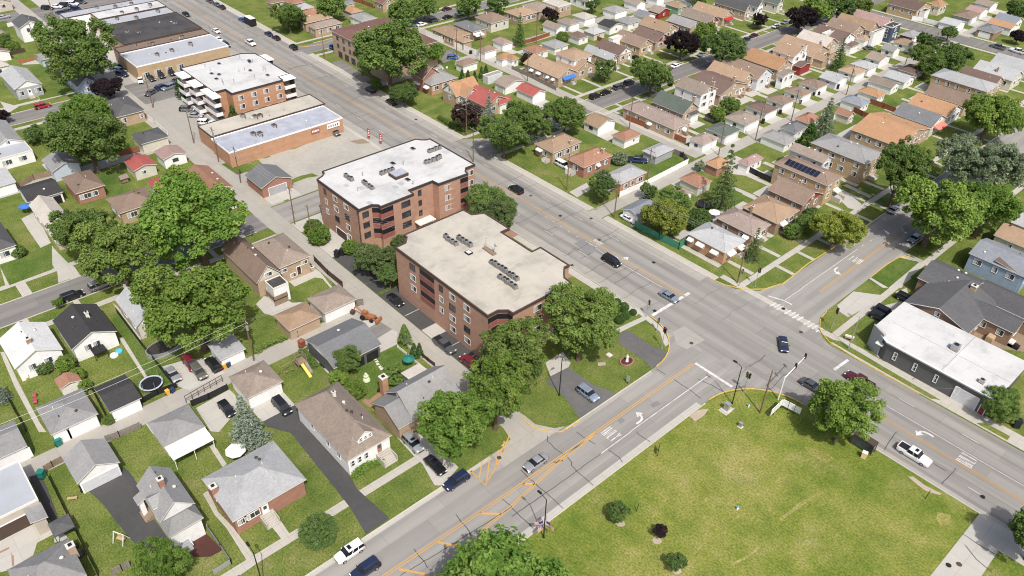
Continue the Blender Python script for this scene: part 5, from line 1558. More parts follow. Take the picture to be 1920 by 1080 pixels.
CARS_AT = [
('pickup','white','white crew cab pickup with black bed cover driving on the avenue',-21.3,116.3,0,1),
('pickup','maroon','dark maroon pickup driving away behind the corner street tree',-37.2,126.4,180,0),
('sedan','dgrey','dark sedan waiting under the corner street tree',-42.5,118.1,0,0),
('sedan','navy','navy sedan turning through the main intersection',-52.9,124.5,-52,0),
('sedan','steel','silver blue sedan stopped at the white stop line',-78.3,119.2,0,0),
('van','black','black minivan driving past the pale roofed apartment block',-95.7,119.5,0,0),
('suv','black','black suv driving on the avenue beyond the rust cottage',-134.7,124.6,180,0),
('suv','ltblue','pale blue suv parked on the asphalt apron beside the lawn island',-68.9,83.7,0,0),
('sedan','silver','silver sedan driving past the yellow median line',-63.1,64.8,-90,0),
('suv','navy','navy suv parked at the kerb beside the yellow hatching',-68.8,52.1,-90,0),
('suv','white','white suv with black sunroof parked at the lower kerb',-68.7,31.4,-90,1),
('suv','navy','dark navy suv at the bottom edge of the street',-64.6,31.5,-90,0),
('sedan','black','black covered sedan parked across the sidewalk driveway',-73.7,51.5,0,0),
('suv','silver','silver suv in the driveway of the dormer cottage',-80.1,51.5,0,1),
('van','black','black minivan on the asphalt behind the big white house',-102.8,38.7,0,0),
('sedan','black','black car on the gated concrete pad beside the spruce',-108.8,30.9,0,0),
('sedan','silver','silver sedan on the alley parking pad beside the trampoline',-123.7,27.2,0,0),
('suv','olive','olive grey suv on the alley parking pad under the lime tree',-121.2,31.2,0,0),
('suv','dred','dark red suv half hidden under the lime tree',-124.5,31,0,0),
('suv','black','black suv on the alley parking pad beside the low grey garage',-121.5,34.2,180,0),
('suv','black','black suv parked on the second street beside the thin tree',-160.9,21,90,0),
('van','silver','silver van parked on the second street under the olive tree',-161.1,26.9,90,0),
('pickup','dgrey','dark grey pickup parked against the apartment wall',-97.1,71.6,0,0),
('suv','dred','dark red suv parked against the apartment wall',-90.1,72.3,180,0),
('sedan','black','black sedan at the upper end of the apartment parking strip',-115.7,72.7,0,0),
('sedan','white','white sedan with black sunroof on the pad by the green fence',-105.7,136.8,0,1),
('pickup','navy','navy pickup parked in the fenced yard behind the avenue',-125.1,162.3,40,0),
('van','white','white van partly hidden beside the rust cottage',-136.7,144,0,0),
('sedan','silver','silver car under the huge bright tree on the upper street',-64.5,193.7,90,0),
('sedan','ltblue','pale car nose poking from under the huge bright tree',-54.4,184.4,-90,0),
('suv','black','black suv highest in the driveway beside the charcoal roof',-43.8,158.8,0,0),
('suv','black','black suv in the driveway beside the white roof, upper of two',-44.6,150.7,0,0),
('suv','black','black suv in the driveway beside the white roof, lower of two',-44.3,148.1,0,0),
('suv','red','red suv parked on the third street at left',-266,46.1,90,0),
('sedan','silver','silver sedan at the upper left edge street',-362.2,60.2,90,0),
('suv','black','black suv parked under the small avenue tree',-214.1,131.5,180,0),
('suv','black','black suv parked nearest the hedge on the avenue',-201.7,131.3,180,0),
('suv','black','black suv crossing the avenue corner by the blue car',-264.1,131.3,175,0),
('sedan','navy','navy sedan parked on the upper avenue, left of two',-282.7,131.2,180,0),
('sedan','black','black sedan parked on the upper avenue, right of two',-277,131.3,180,0),
('suv','blue','blue car parked beside the brown brick flats',-255.2,143.8,90,0),
('suv','grey','silver suv parked on the gravel lot by the sign wall',-194.3,105.8,0,0),
('sedan','black','black sedan driving at the top of the avenue',-323,116.5,0,0),
('sedan','white','white car on the upper avenue lane',-297.4,117.2,0,0),
('sedan','white','white car parked at the shop kerb',-288.1,113.9,0,0),
('suv','navy','blue car parked at the shop kerb corner',-281.3,113.4,0,0),
('pickup','white','white work truck with ladder rack on the avenue',-277.6,121.3,0,0),
('sedan','dgrey','black car at the top far kerb, first',-333.5,131.3,180,0),
('sedan','grey','grey car at the top far kerb, second',-327.5,131.4,180,0),
('sedan','black','black car at the top far kerb, third',-323,131.6,180,0),
('sedan','blue','blue car parked before the black food truck',-303.6,130.9,180,0),
('suv','navy','blue car beneath the shop wall, hindmost',-283.1,75.3,20,0),
('suv','ltblue','pale blue car beneath the shop wall, middle',-280,74.8,20,0),
('suv','navy','navy car beneath the shop wall, front',-276.5,74.2,20,0),
('sedan','white','white sedan in the shop parking row',-267.7,76.9,-20,0),
('sedan','black','black car right of the white sedan in the shop row',-267.3,80.2,0,0),
('suv','black','black suv third in the shop parking row',-267.7,83.7,0,0),
('suv','black','black suv fourth in the shop parking row',-267.7,87.2,0,0),
('sedan','dgrey','grey car facing the shop row at the white wall',-255.7,75.5,-60,0),
('suv','navy','navy suv facing the shop row',-257.1,78.6,-75,0),
('suv','steel','blue grey suv facing the shop row',-256.4,81.5,-75,0),
('sedan','dgrey','dark car tucked behind the arborvitae',-260.2,85.7,-70,0),
('suv','grey',"grey suv in the balcony apartments' lot, first of three",-236.3,79.2,45,0),
('sedan','silver',"silver sedan in the balcony apartments' lot, middle of three",-230.6,79.3,45,0),
('suv','white',"white suv in the balcony apartments' lot, nearest of three",-223.8,79.4,45,0),
('suv','black','black car in the top left lot, front row left',-363.2,76.6,45,0),
('sedan','white','white car in the top left lot, front row',-363.1,80.1,45,0),
('suv','black','black car in the top left lot, second',-362.8,83.3,45,0),
('suv','white','white suv in the top left lot',-362.8,86.2,45,0),
('suv','dgrey','dark car in the top left lot, last',-363.2,89.4,45,0),
('sedan','navy','navy car by the blue white strip roof, left',-353.9,79,30,0),
('sedan','dgrey','navy car by the blue white strip roof, middle',-354.7,81.8,30,0),
('suv','navy','navy car by the blue white strip roof, right',-355,85.1,30,0),
('suv','black','black suv lowest of the kerb row by the second street tree',-163.8,185.8,90,0),
('sedan','black','black sedan second in the kerb row on the second street',-163.8,191,90,0),
('suv','dgrey','grey suv third in the kerb row on the second street',-164.2,197.7,90,0),
('suv','dgrey','dark suv beside the round street tree',-164.5,203.4,90,0),
('sedan','white','white sedan parked across from the round street tree',-164.5,228.5,90,0),
('sedan','silver','silver car in the shade of the large dark maple',-165.6,245.4,90,0),
('sedan','maroon','maroon car high on the second street',-165.5,278.3,90,0),
('sedan','navy','navy car just below the maroon car',-164.9,272.2,90,0),
('sedan','black','black car in the driveway of the maroon house',-178.3,222.7,0,0),
('sedan','white','white sedan parked by the third street lawn',-255.9,183.2,90,0),
('suv','dgrey','dark suv parked on the third street, middle',-256.7,190.1,90,0),
('sedan','black','black suv parked on the third street, upper',-256.7,197.1,90,0),
('sedan','steel','silver car parked on the third street under the tree',-256.5,203.9,90,0),
('sedan','maroon','dark red car on the third street by the trees',-265,203.1,90,0),
('hatch','blue','blue car in the marked parking stalls',-220.2,170.9,45,0),
('sedan','white','white car high on the second street by the purple maple',-166.4,295.2,90,0),
('sedan','silver','silver car beside the purple maple',-167.1,302.8,90,0),
('pickup','grey','grey pickup parked on the side street at top right',-98.5,343.4,170,0),
('pickup','white','white pickup parked on the side street at the right edge',-91.6,344.6,170,0),
('sedan','dgrey','black car in the backyard by the cream wing',-129.6,301.9,60,0)]
SHEETS = [
('park',0,-53.2,-70.0,-53.2,99.0,-52.4,104.0,-50.0,108.5,-46.0,111.6,-40.0,112.9,-8.7,112.9,-8.5,100.0,-8.3,90.0,-8.0,70.0,-4.0,-70.0),
('conc_pale',1,-8.4,-70.0,120.0,-70.0,120.0,112.9,-8.4,112.9),
('park',2,-3.4,108.0,20.0,109.0,20.0,60.0,0.0,72.0,-3.0,90.0),
('gravel',0,-199.0,76.0,-168.5,76.5,-168.5,110.8,-196.0,110.8,-193.0,92.0),
('conc_pale',0,-620.0,75.0,-205.0,75.0,-205.0,111.0,-620.0,111.0),
('conc_lot',1,-340.0,71.1,-168.4,71.1,-168.4,75.2,-340.0,75.2),
('conc_lot',2,-262.0,74.0,-218.0,74.0,-218.0,83.0,-262.0,83.0),
('lot',3,-268.0,66.0,-249.0,66.0,-249.0,109.5,-268.0,109.5),
('lot',2,-360.0,60.0,-339.0,60.0,-339.0,110.0,-360.0,110.0),
('road_x',0,-620.0,111.0,-53.2,111.0,-53.2,132.4,-620.0,132.4),
('road_x',0,-53.2,113.0,140.0,113.0,140.0,132.4,-53.2,132.4),
('road_y',1,-69.7,-80.0,-53.3,-80.0,-53.3,111.2,-65.8,111.2,-65.8,76.0,-69.7,62.0),
('road_y',1,-65.4,132.2,-53.4,132.2,-53.4,640.0,-65.4,640.0),
('road_y',2,-65.8,100.0,-65.8,100.0,-66.0,101.9,-66.5,103.8,-67.3,105.6,-68.4,107.2,-69.8,108.6,-71.4,109.7,-73.2,110.5,-75.1,111.0,-77.0,111.2,-65.8,111.3),
('road_y',2,-53.5,99.0,-53.3,100.2,-53.1,102.4,-52.5,104.6,-51.6,106.6,-50.3,108.4,-48.7,110.0,-46.9,111.3,-44.9,112.2,-42.7,112.8,-40.5,113.0,-53.5,113.2),
('road_y',2,-53.5,131.8,-46.0,131.8,-49.3,133.4,-52.0,136.5,-53.3,141.0,-53.5,141.0),
('road_y',2,-65.2,131.8,-76.0,132.2,-71.0,133.5,-67.0,137.0,-65.4,142.5,-65.2,142.5),
('asphalt_street',0,-168.0,-90.0,-159.9,-90.0,-159.9,66.2,-168.0,66.2),
('road_y',1,-168.0,66.0,-158.4,66.0,-158.4,111.3,-168.0,111.3),
('asphalt_street',1,-164.5,132.2,-156.4,132.2,-156.4,640.0,-164.5,640.0),
('road_y',2,-168.0,132.2,-152.5,132.2,-156.4,138.0,-156.4,142.0,-164.5,142.0,-164.5,138.0),
('asphalt_street',4,-267.0,-60.0,-258.5,-60.0,-258.5,112.0,-267.0,112.0),
('asphalt_street',1,-265.0,132.2,-256.5,132.2,-256.5,640.0,-265.0,640.0),
('asphalt_street',3,-368.0,-60.0,-359.0,-60.0,-359.0,640.0,-368.0,640.0),
('asphalt_street',2,-240.0,338.0,120.0,338.0,120.0,347.5,-240.0,347.5),
('conc_lane',2,-260.0,129.2,-168.0,129.2,-168.0,132.3,-260.0,132.3),
('conc_lane',1,-152.0,129.6,-78.0,129.6,-78.0,132.3,-152.0,132.3),
('conc_lane',5,-340.0,111.1,-80.0,111.1,-80.0,113.9,-340.0,113.9),
('conc_lane',1,-38.0,113.0,120.0,113.0,120.0,114.0,-38.0,114.0),
('conc_pale',2,-54.5,-70.0,-53.3,-70.0,-53.3,98.0,-54.5,98.0),
('conc_pale',2,-69.7,-70.0,-68.9,-70.0,-68.9,60.0,-69.7,60.0),
('conc_lane',2,-65.7,76.0,-64.8,76.0,-64.8,98.0,-65.7,98.0),
('alley',5,-640.0,66.2,-69.5,66.2,-69.5,71.1,-640.0,71.1),
('alley',6,-69.6,60.5,-66.2,60.5,-66.2,75.0,-67.0,73.2,-70.0,71.2,-73.0,71.2,-73.0,66.2,-70.2,65.4,-69.6,62.5),
('alley',6,-119.6,-60.0,-115.0,-60.0,-115.0,66.4,-119.6,66.4),
('alley',6,-220.0,-60.0,-215.2,-60.0,-215.2,66.4,-220.0,66.4),
('alley',3,-115.2,132.0,-110.9,132.0,-110.9,338.2,-115.2,338.2),
('alley',3,-115.2,347.0,-110.9,347.0,-110.9,620.0,-115.2,620.0),
('alley',3,-219.5,134.0,-215.0,134.0,-215.0,620.0,-219.5,620.0),
('alley',4,-257.0,177.3,-116.0,177.3,-116.0,181.9,-257.0,181.9),
('alley',2,-53.6,173.2,20.0,173.2,20.0,177.6,-53.6,177.6),
('conc',4,-620.0,132.4,-268.0,132.4,-268.0,135.2,-620.0,135.2),
('conc',4,-256.0,132.4,-168.0,132.4,-168.0,134.6,-256.0,134.6),
('conc',3,-153.0,132.5,-115.4,132.5,-115.4,134.5,-153.0,134.5),
('conc',0,-110.6,132.5,-76.0,132.5,-76.0,134.4,-110.6,134.4),
('conc',5,-620.0,108.4,-205.0,108.4,-205.0,111.0,-620.0,111.0),
('conc',0,-157.0,109.3,-130.0,109.3,-130.0,111.0,-157.0,111.0),
('conc',0,-130.0,109.0,-79.0,109.0,-79.0,110.9,-130.0,110.9),
('conc_pale',1,-200.0,110.2,-168.0,110.2,-168.0,111.0,-200.0,111.0),
('conc',3,-76.0,134.4,-47.0,134.4,-47.0,136.0,-76.0,136.0),
('conc',3,-47.0,132.8,60.0,132.8,60.0,136.4,-47.0,136.4),
('lawn',4,-48.6,133.6,-36.0,133.2,-26.0,133.0,-24.5,134.1,-36.0,134.6,-46.0,135.2),
('lawn',4,-17.5,133.2,-12.0,133.2,-12.0,134.6,-16.5,134.6),
('conc',0,-78.0,-80.0,-76.4,-80.0,-76.4,63.0,-78.0,63.0),
('conc',3,-71.6,136.0,-70.1,136.0,-70.1,340.0,-71.6,340.0),
('conc',3,-48.6,136.0,-47.1,136.0,-47.1,340.0,-48.6,340.0),
('conc',0,-156.2,-80.0,-154.5,-80.0,-154.5,66.0,-156.2,66.0),
('conc',0,-175.0,-80.0,-173.4,-80.0,-173.4,66.0,-175.0,66.0),
('conc',5,-153.9,134.0,-152.4,134.0,-152.4,337.0,-153.9,337.0),
('conc',5,-168.9,134.0,-167.4,134.0,-167.4,337.0,-168.9,337.0),
('conc',0,-256.0,-60.0,-254.3,-60.0,-254.3,66.0,-256.0,66.0),
('conc',0,-273.5,-60.0,-271.8,-60.0,-271.8,66.0,-273.5,66.0),
('conc',5,-254.0,134.0,-252.4,134.0,-252.4,337.0,-254.0,337.0),
('conc',5,-269.0,134.0,-267.6,134.0,-267.6,337.0,-269.0,337.0),
('conc',6,-240.0,335.6,120.0,335.6,120.0,337.2,-240.0,337.2),
('conc',4,-240.0,348.6,120.0,348.6,120.0,350.0,-240.0,350.0),
('conc',4,-70.2,148.0,-65.6,148.0,-65.6,149.1,-70.2,149.1),
('conc',6,-152.5,151.0,-156.3,151.0,-156.3,152.1,-152.5,152.1),
('conc',6,-164.6,152.0,-167.5,152.0,-167.5,153.1,-164.6,153.1),
('conc',4,-70.2,157.0,-65.6,157.0,-65.6,158.1,-70.2,158.1),
('conc',6,-152.5,160.0,-156.3,160.0,-156.3,161.1,-152.5,161.1),
('conc',6,-164.6,161.0,-167.5,161.0,-167.5,162.1,-164.6,162.1),
('conc',4,-70.2,166.0,-65.6,166.0,-65.6,167.1,-70.2,167.1),
('conc',6,-152.5,169.0,-156.3,169.0,-156.3,170.1,-152.5,170.1),
('conc',6,-164.6,170.0,-167.5,170.0,-167.5,171.1,-164.6,171.1),
('conc',4,-70.2,175.0,-65.6,175.0,-65.6,176.1,-70.2,176.1),
('conc',6,-152.5,178.0,-156.3,178.0,-156.3,179.1,-152.5,179.1),
('conc',6,-164.6,179.0,-167.5,179.0,-167.5,180.1,-164.6,180.1),
('conc',4,-70.2,184.0,-65.6,184.0,-65.6,185.1,-70.2,185.1),
('conc',6,-152.5,187.0,-156.3,187.0,-156.3,188.1,-152.5,188.1),
('conc',6,-164.6,188.0,-167.5,188.0,-167.5,189.1,-164.6,189.1),
('conc',4,-70.2,193.0,-65.6,193.0,-65.6,194.1,-70.2,194.1),
('conc',6,-152.5,196.0,-156.3,196.0,-156.3,197.1,-152.5,197.1),
('conc',6,-164.6,197.0,-167.5,197.0,-167.5,198.1,-164.6,198.1),
('conc',4,-70.2,202.0,-65.6,202.0,-65.6,203.1,-70.2,203.1),
('conc',6,-152.5,205.0,-156.3,205.0,-156.3,206.1,-152.5,206.1),
('conc',6,-164.6,206.0,-167.5,206.0,-167.5,207.1,-164.6,207.1),
('conc',4,-70.2,211.0,-65.6,211.0,-65.6,212.1,-70.2,212.1),
('conc',6,-152.5,214.0,-156.3,214.0,-156.3,215.1,-152.5,215.1),
('conc',6,-164.6,215.0,-167.5,215.0,-167.5,216.1,-164.6,216.1),
('conc',4,-70.2,220.0,-65.6,220.0,-65.6,221.1,-70.2,221.1),
('conc',6,-152.5,223.0,-156.3,223.0,-156.3,224.1,-152.5,224.1),
('conc',6,-164.6,224.0,-167.5,224.0,-167.5,225.1,-164.6,225.1),
('conc',4,-70.2,229.0,-65.6,229.0,-65.6,230.1,-70.2,230.1),
('conc',6,-152.5,232.0,-156.3,232.0,-156.3,233.1,-152.5,233.1),
('conc',6,-164.6,233.0,-167.5,233.0,-167.5,234.1,-164.6,234.1),
('conc',4,-70.2,238.0,-65.6,238.0,-65.6,239.1,-70.2,239.1),
('conc',6,-152.5,241.0,-156.3,241.0,-156.3,242.1,-152.5,242.1),
('conc',6,-164.6,242.0,-167.5,242.0,-167.5,243.1,-164.6,243.1),
('conc',4,-70.2,247.0,-65.6,247.0,-65.6,248.1,-70.2,248.1),
('conc',6,-152.5,250.0,-156.3,250.0,-156.3,251.1,-152.5,251.1),
('conc',6,-164.6,251.0,-167.5,251.0,-167.5,252.1,-164.6,252.1),
('conc',4,-70.2,256.0,-65.6,256.0,-65.6,257.1,-70.2,257.1),
('conc',6,-152.5,259.0,-156.3,259.0,-156.3,260.1,-152.5,260.1),
('conc',6,-164.6,260.0,-167.5,260.0,-167.5,261.1,-164.6,261.1),
('conc',4,-70.2,265.0,-65.6,265.0,-65.6,266.1,-70.2,266.1),
('conc',6,-152.5,268.0,-156.3,268.0,-156.3,269.1,-152.5,269.1),
('conc',6,-164.6,269.0,-167.5,269.0,-167.5,270.1,-164.6,270.1),
('conc',4,-70.2,274.0,-65.6,274.0,-65.6,275.1,-70.2,275.1),
('conc',6,-152.5,277.0,-156.3,277.0,-156.3,278.1,-152.5,278.1),
('conc',6,-164.6,278.0,-167.5,278.0,-167.5,279.1,-164.6,279.1),
('conc',4,-70.2,283.0,-65.6,283.0,-65.6,284.1,-70.2,284.1),
('conc',6,-152.5,286.0,-156.3,286.0,-156.3,287.1,-152.5,287.1),
('conc',6,-164.6,287.0,-167.5,287.0,-167.5,288.1,-164.6,288.1),
('conc',4,-70.2,292.0,-65.6,292.0,-65.6,293.1,-70.2,293.1),
('conc',6,-152.5,295.0,-156.3,295.0,-156.3,296.1,-152.5,296.1),
('conc',6,-164.6,296.0,-167.5,296.0,-167.5,297.1,-164.6,297.1),
('conc',4,-70.2,301.0,-65.6,301.0,-65.6,302.1,-70.2,302.1),
('conc',6,-152.5,304.0,-156.3,304.0,-156.3,305.1,-152.5,305.1),
('conc',6,-164.6,305.0,-167.5,305.0,-167.5,306.1,-164.6,306.1),
('conc',4,-70.2,310.0,-65.6,310.0,-65.6,311.1,-70.2,311.1),
('conc',6,-152.5,313.0,-156.3,313.0,-156.3,314.1,-152.5,314.1),
('conc',6,-164.6,314.0,-167.5,314.0,-167.5,315.1,-164.6,315.1),
('conc',4,-70.2,319.0,-65.6,319.0,-65.6,320.1,-70.2,320.1),
('conc',6,-152.5,322.0,-156.3,322.0,-156.3,323.1,-152.5,323.1),
('conc',6,-164.6,323.0,-167.5,323.0,-167.5,324.1,-164.6,324.1),
('conc',4,-70.2,328.0,-65.6,328.0,-65.6,329.1,-70.2,329.1),
('conc',6,-152.5,331.0,-156.3,331.0,-156.3,332.1,-152.5,332.1),
('conc',6,-164.6,332.0,-167.5,332.0,-167.5,333.1,-164.6,333.1),
('conc',1,-159.8,-19.5,-156.0,-19.5,-156.0,-18.4,-159.8,-18.4),
('conc',1,-173.5,-17.0,-168.1,-17.0,-168.1,-15.0,-173.5,-15.0),
('conc',1,-159.8,-9.5,-156.0,-9.5,-156.0,-8.4,-159.8,-8.4),
('conc',1,-173.5,-7.0,-168.1,-7.0,-168.1,-5.0,-173.5,-5.0),
('conc',1,-159.8,0.5,-156.0,0.5,-156.0,1.6,-159.8,1.6),
('conc',1,-173.5,3.0,-168.1,3.0,-168.1,5.0,-173.5,5.0),
('conc',1,-159.8,10.5,-156.0,10.5,-156.0,11.6,-159.8,11.6),
('conc',1,-173.5,13.0,-168.1,13.0,-168.1,15.0,-173.5,15.0),
('conc',1,-159.8,20.5,-156.0,20.5,-156.0,21.6,-159.8,21.6),
('conc',1,-173.5,23.0,-168.1,23.0,-168.1,25.0,-173.5,25.0),
('conc',1,-159.8,30.5,-156.0,30.5,-156.0,31.6,-159.8,31.6),
('conc',1,-173.5,33.0,-168.1,33.0,-168.1,35.0,-173.5,35.0),
('conc',1,-159.8,40.5,-156.0,40.5,-156.0,41.6,-159.8,41.6),
('conc',1,-173.5,43.0,-168.1,43.0,-168.1,45.0,-173.5,45.0),
('conc',1,-159.8,50.5,-156.0,50.5,-156.0,51.6,-159.8,51.6),
('conc',1,-173.5,53.0,-168.1,53.0,-168.1,55.0,-173.5,55.0),
('conc_pale',3,-78.8,102.1,-77.9,110.1,-76.7,109.9,-77.5,102.3),
('conc_pale',6,-80.6,111.3,-77.8,111.1,-72.7,110.2,-69.8,108.3,-68.5,107.3,-68.5,106.0,-69.9,106.9,-72.2,108.8,-76.9,109.6,-81.3,110.4),
('asphalt_grey',4,-77.3,101.7,-76.8,104.1,-73.5,104.0,-70.1,104.1,-67.2,105.0,-66.1,102.2,-66.0,98.8,-67.8,99.4,-71.8,99.5,-75.3,99.5),
('conc_pale',0,-80.8,84.0,-80.8,88.9,-77.5,87.8,-76.8,86.4,-77.3,82.1),
('asphalt_grey',2,-77.3,82.2,-76.9,86.5,-74.1,86.6,-70.6,86.6,-67.9,87.5,-65.8,88.4,-65.8,78.3,-67.3,78.9,-70.3,79.8,-74.0,80.4,-76.4,80.0),
('asphalt',0,-120.0,71.2,-86.6,71.2,-86.6,76.2,-120.0,76.2),
('conc_pale',1,-104.5,71.3,-101.0,71.3,-101.0,79.0,-104.5,79.0),
('conc_pale',0,-150.0,71.2,-139.0,71.2,-139.0,78.0,-150.0,78.0),
('conc_pale',0,-157.9,71.2,-153.0,71.2,-153.0,79.5,-157.9,79.5),
('asphalt',0,-138.5,71.3,-121.0,71.3,-121.0,75.6,-138.5,75.6),
('brickpave',1,-134.0,92.0,-118.5,92.0,-118.5,111.0,-134.0,111.0),
('brickpave',0,-110.0,97.5,-98.0,97.5,-98.0,109.0,-110.0,109.0),
('conc_pale',1,-158.2,109.5,-134.0,109.5,-134.0,111.0,-158.2,111.0),
('asphalt',1,-104.9,34.5,-106.2,35.6,-104.4,40.7,-101.9,41.1,-93.5,39.9,-82.5,39.7,-78.4,39.0,-70.2,39.7,-70.1,35.2,-76.3,36.1,-86.0,36.5,-96.5,36.9,-100.6,34.4),
('asphalt',0,-107.3,5.5,-107.1,6.8,-107.2,10.9,-107.8,12.0,-105.3,12.3,-102.8,12.3,-100.2,11.9,-94.6,11.6,-89.3,11.8,-88.0,11.4,-88.1,9.3,-88.6,8.0,-90.5,7.8,-94.1,7.3,-98.0,6.9,-101.5,6.7,-104.4,6.2),
('conc_pale',1,-83.5,50.5,-82.4,53.8,-79.0,54.4,-74.9,54.5,-71.2,54.5,-69.9,50.1,-70.8,49.1,-75.7,50.3,-77.9,50.2),
('conc_pale',0,-113.1,26.9,-113.7,33.6,-111.8,33.8,-107.9,32.9,-106.1,29.5,-104.9,27.4,-106.0,26.4),
('conc_pale',7,-127.8,26.7,-126.8,30.8,-123.4,36.1,-118.4,34.8,-118.2,27.9,-121.3,26.4),
('conc',0,-141.6,23.5,-141.5,24.2,-126.7,24.0,-126.6,22.9),
('conc',0,-152.2,4.5,-151.7,5.1,-141.6,4.7,-127.4,4.5,-124.3,4.7,-125.2,3.7,-140.0,3.8),
('conc',0,-154.1,26.7,-152.0,27.0,-138.6,27.4,-138.3,26.5),
('conc',1,-93.9,19.5,-94.0,20.4,-88.9,19.8,-84.2,20.3,-78.1,20.3,-77.9,19.1,-85.2,19.4,-88.8,19.1),
('conc',0,-102.8,24.7,-102.9,25.5,-97.2,25.2,-97.0,24.4),
('conc',1,-82.0,24.8,-81.8,26.5,-78.0,26.3,-77.9,24.9),
('conc_pale',0,-105.9,-7.5,-104.9,-2.2,-102.9,-2.6,-99.5,-4.6,-99.2,-8.1,-100.2,-10.7,-105.9,-11.1),
('brickpave',1,-105.4,-6.2,-105.3,-5.9,-99.5,-7.2,-99.5,-7.5),
('brickpave',2,-103.5,-9.2,-103.2,-2.6,-102.9,-2.6,-103.1,-9.3),
('asphalt',7,-115.7,-0.6,-115.3,1.0,-112.1,1.0,-103.9,0.4,-103.4,-0.5,-104.9,-0.7,-109.9,-0.6),
('conc_pale',8,-103.4,-0.5,-103.7,0.3,-100.6,0.1,-99.0,0.4,-99.7,-1.5),
('mulch',0,-86.9,13.4,-86.5,16.6,-83.8,17.0,-81.9,17.1,-82.0,15.3,-83.6,13.3),
('conc_pale',6,-114.9,63.8,-113.7,65.6,-107.2,67.2,-104.1,65.0,-104.2,60.6,-104.2,59.3,-108.5,59.3),
('asphalt_old',7,-112.0,62.9,-112.4,66.4,-108.6,66.9,-108.1,62.3),
('conc_pale',0,-134.2,49.6,-135.7,52.2,-131.3,55.3,-129.7,55.7,-128.3,57.7,-120.8,49.8,-127.6,50.8,-130.2,49.4),
('conc_pale',0,-137.1,58.9,-137.9,66.0,-135.8,66.1,-129.2,65.2,-129.0,64.7,-133.2,65.2,-134.7,64.1,-134.5,59.0),
('brickpave',0,-95.6,53.3,-96.1,55.4,-93.8,56.0,-93.9,54.8,-93.7,51.7,-90.8,51.0,-85.2,51.5,-85.0,50.7,-92.6,51.0,-95.0,50.8),
('conc_pale',0,-114.8,51.2,-107.6,49.9,-106.1,51.1,-105.6,49.9,-109.4,50.1,-113.9,50.4),
('lush',1,-103.6,54.6,-103.6,64.4,-96.2,64.5,-96.6,60.6,-95.6,57.2,-94.5,51.9,-95.6,51.2),
('lush',8,-150.1,24.7,-149.8,26.5,-122.7,26.4,-123.0,20.5,-126.8,21.5,-125.7,23.4),
('stone',2,-103.6,58.8,-103.6,59.4,-102.9,59.3,-103.0,58.7),
('stone',2,-102.7,58.7,-102.6,59.3,-102.1,59.2,-102.2,58.6),
('stone',2,-102.0,58.5,-101.9,59.0,-101.3,58.9,-101.5,58.3),
('stone',2,-101.0,58.3,-101.0,58.9,-100.4,58.8,-100.5,58.2),
('stone',2,-100.4,58.2,-100.3,58.9,-99.7,58.7,-99.8,58.1),
('stone',2,-99.4,58.0,-99.3,58.6,-98.8,58.5,-98.8,57.8),
('stone',2,-98.6,57.7,-98.5,58.1,-98.0,57.8,-98.1,57.4),
('conc_pale',2,-201.7,22.0,-203.2,26.1,-193.2,24.7,-183.5,23.9,-168.5,24.9,-168.6,20.4,-173.0,21.5,-195.6,21.8),
('conc',1,-183.2,12.5,-174.9,11.4,-174.4,12.1,-182.3,12.8),
('conc_pale',1,-279.3,37.3,-271.5,40.6,-268.3,36.7),
('conc_pale',1,-276.7,47.1,-272.5,47.4,-280.5,47.4),
('conc',1,-287.0,57.1,-279.0,56.3,-275.2,57.5,-272.9,63.0,-275.2,63.8,-276.9,58.9,-285.6,58.8),
('wood',0,-312.2,51.3,-312.4,57.2,-309.5,56.8,-309.1,51.1),
('conc_pale',0,-308.0,51.6,-308.9,56.4,-302.7,56.3,-302.4,52.4),
('lush',1,-307.2,51.6,-302.1,60.0,-298.4,59.8,-291.5,51.4,-301.1,52.5),
('lush',2,-283.7,50.3,-285.6,57.9,-272.5,57.5,-272.7,47.1),
('lush',3,-183.2,12.5,-186.0,24.3,-174.7,21.0,-174.4,12.1),
('lush',0,-210.9,43.6,-211.1,49.3,-197.3,49.0,-197.6,44.3,-199.7,41.7,-202.8,43.5),
('lush',2,-197.6,71.8,-196.1,77.4,-189.1,78.6,-189.2,72.4),
('lush',0,-122.6,161.2,-120.5,174.0,-116.9,173.2,-117.1,159.3),
('lush',0,-101.5,162.2,-100.9,173.2,-93.3,172.2,-92.2,161.7,-98.9,161.0),
('lush',0,-150.2,160.8,-149.7,167.2,-142.3,167.6,-140.2,161.9,-144.2,156.9),
('lush',0,-100.8,238.6,-99.1,242.3,-96.3,237.9,-97.5,233.4),
('lush',0,-101.9,257.0,-101.6,262.7,-97.1,261.3,-97.8,255.4),
('lush',0,-99.3,265.6,-99.4,273.4,-97.4,273.2,-97.1,264.0),
('conc_pale',0,-125.4,135.4,-126.0,142.6,-122.8,140.8,-122.1,135.0),
('conc_pale',0,-108.1,137.3,-107.9,141.6,-103.9,140.4,-102.9,135.1),
('conc_pale',4,-112.5,176.0,-108.9,174.3,-96.1,182.6,-96.9,185.2,-104.5,185.9),
('conc',1,-99.1,170.8,-98.9,172.2,-92.2,172.5,-91.8,170.7),
('conc_pale',4,-79.0,189.0,-79.1,194.0,-71.8,190.7,-70.5,186.9,-73.0,186.0,-76.6,188.2),
('conc',0,-80.3,196.0,-79.9,197.6,-72.1,196.9,-72.0,195.3),
('conc_pale',4,-52.9,145.7,-53.2,153.2,-47.3,157.6,-49.2,143.7,-51.3,144.0),
('conc_pale',5,-47.6,147.6,-47.6,149.9,-44.4,158.1,-46.9,160.5,-46.0,163.8,-42.2,158.5,-42.7,147.1),
('conc_pale',6,-53.4,160.6,-53.1,175.3,-48.8,176.1,-46.8,162.9,-49.6,159.6),
('lush',7,-53.4,161.3,-53.3,174.2,-49.0,176.2,-48.7,160.6),
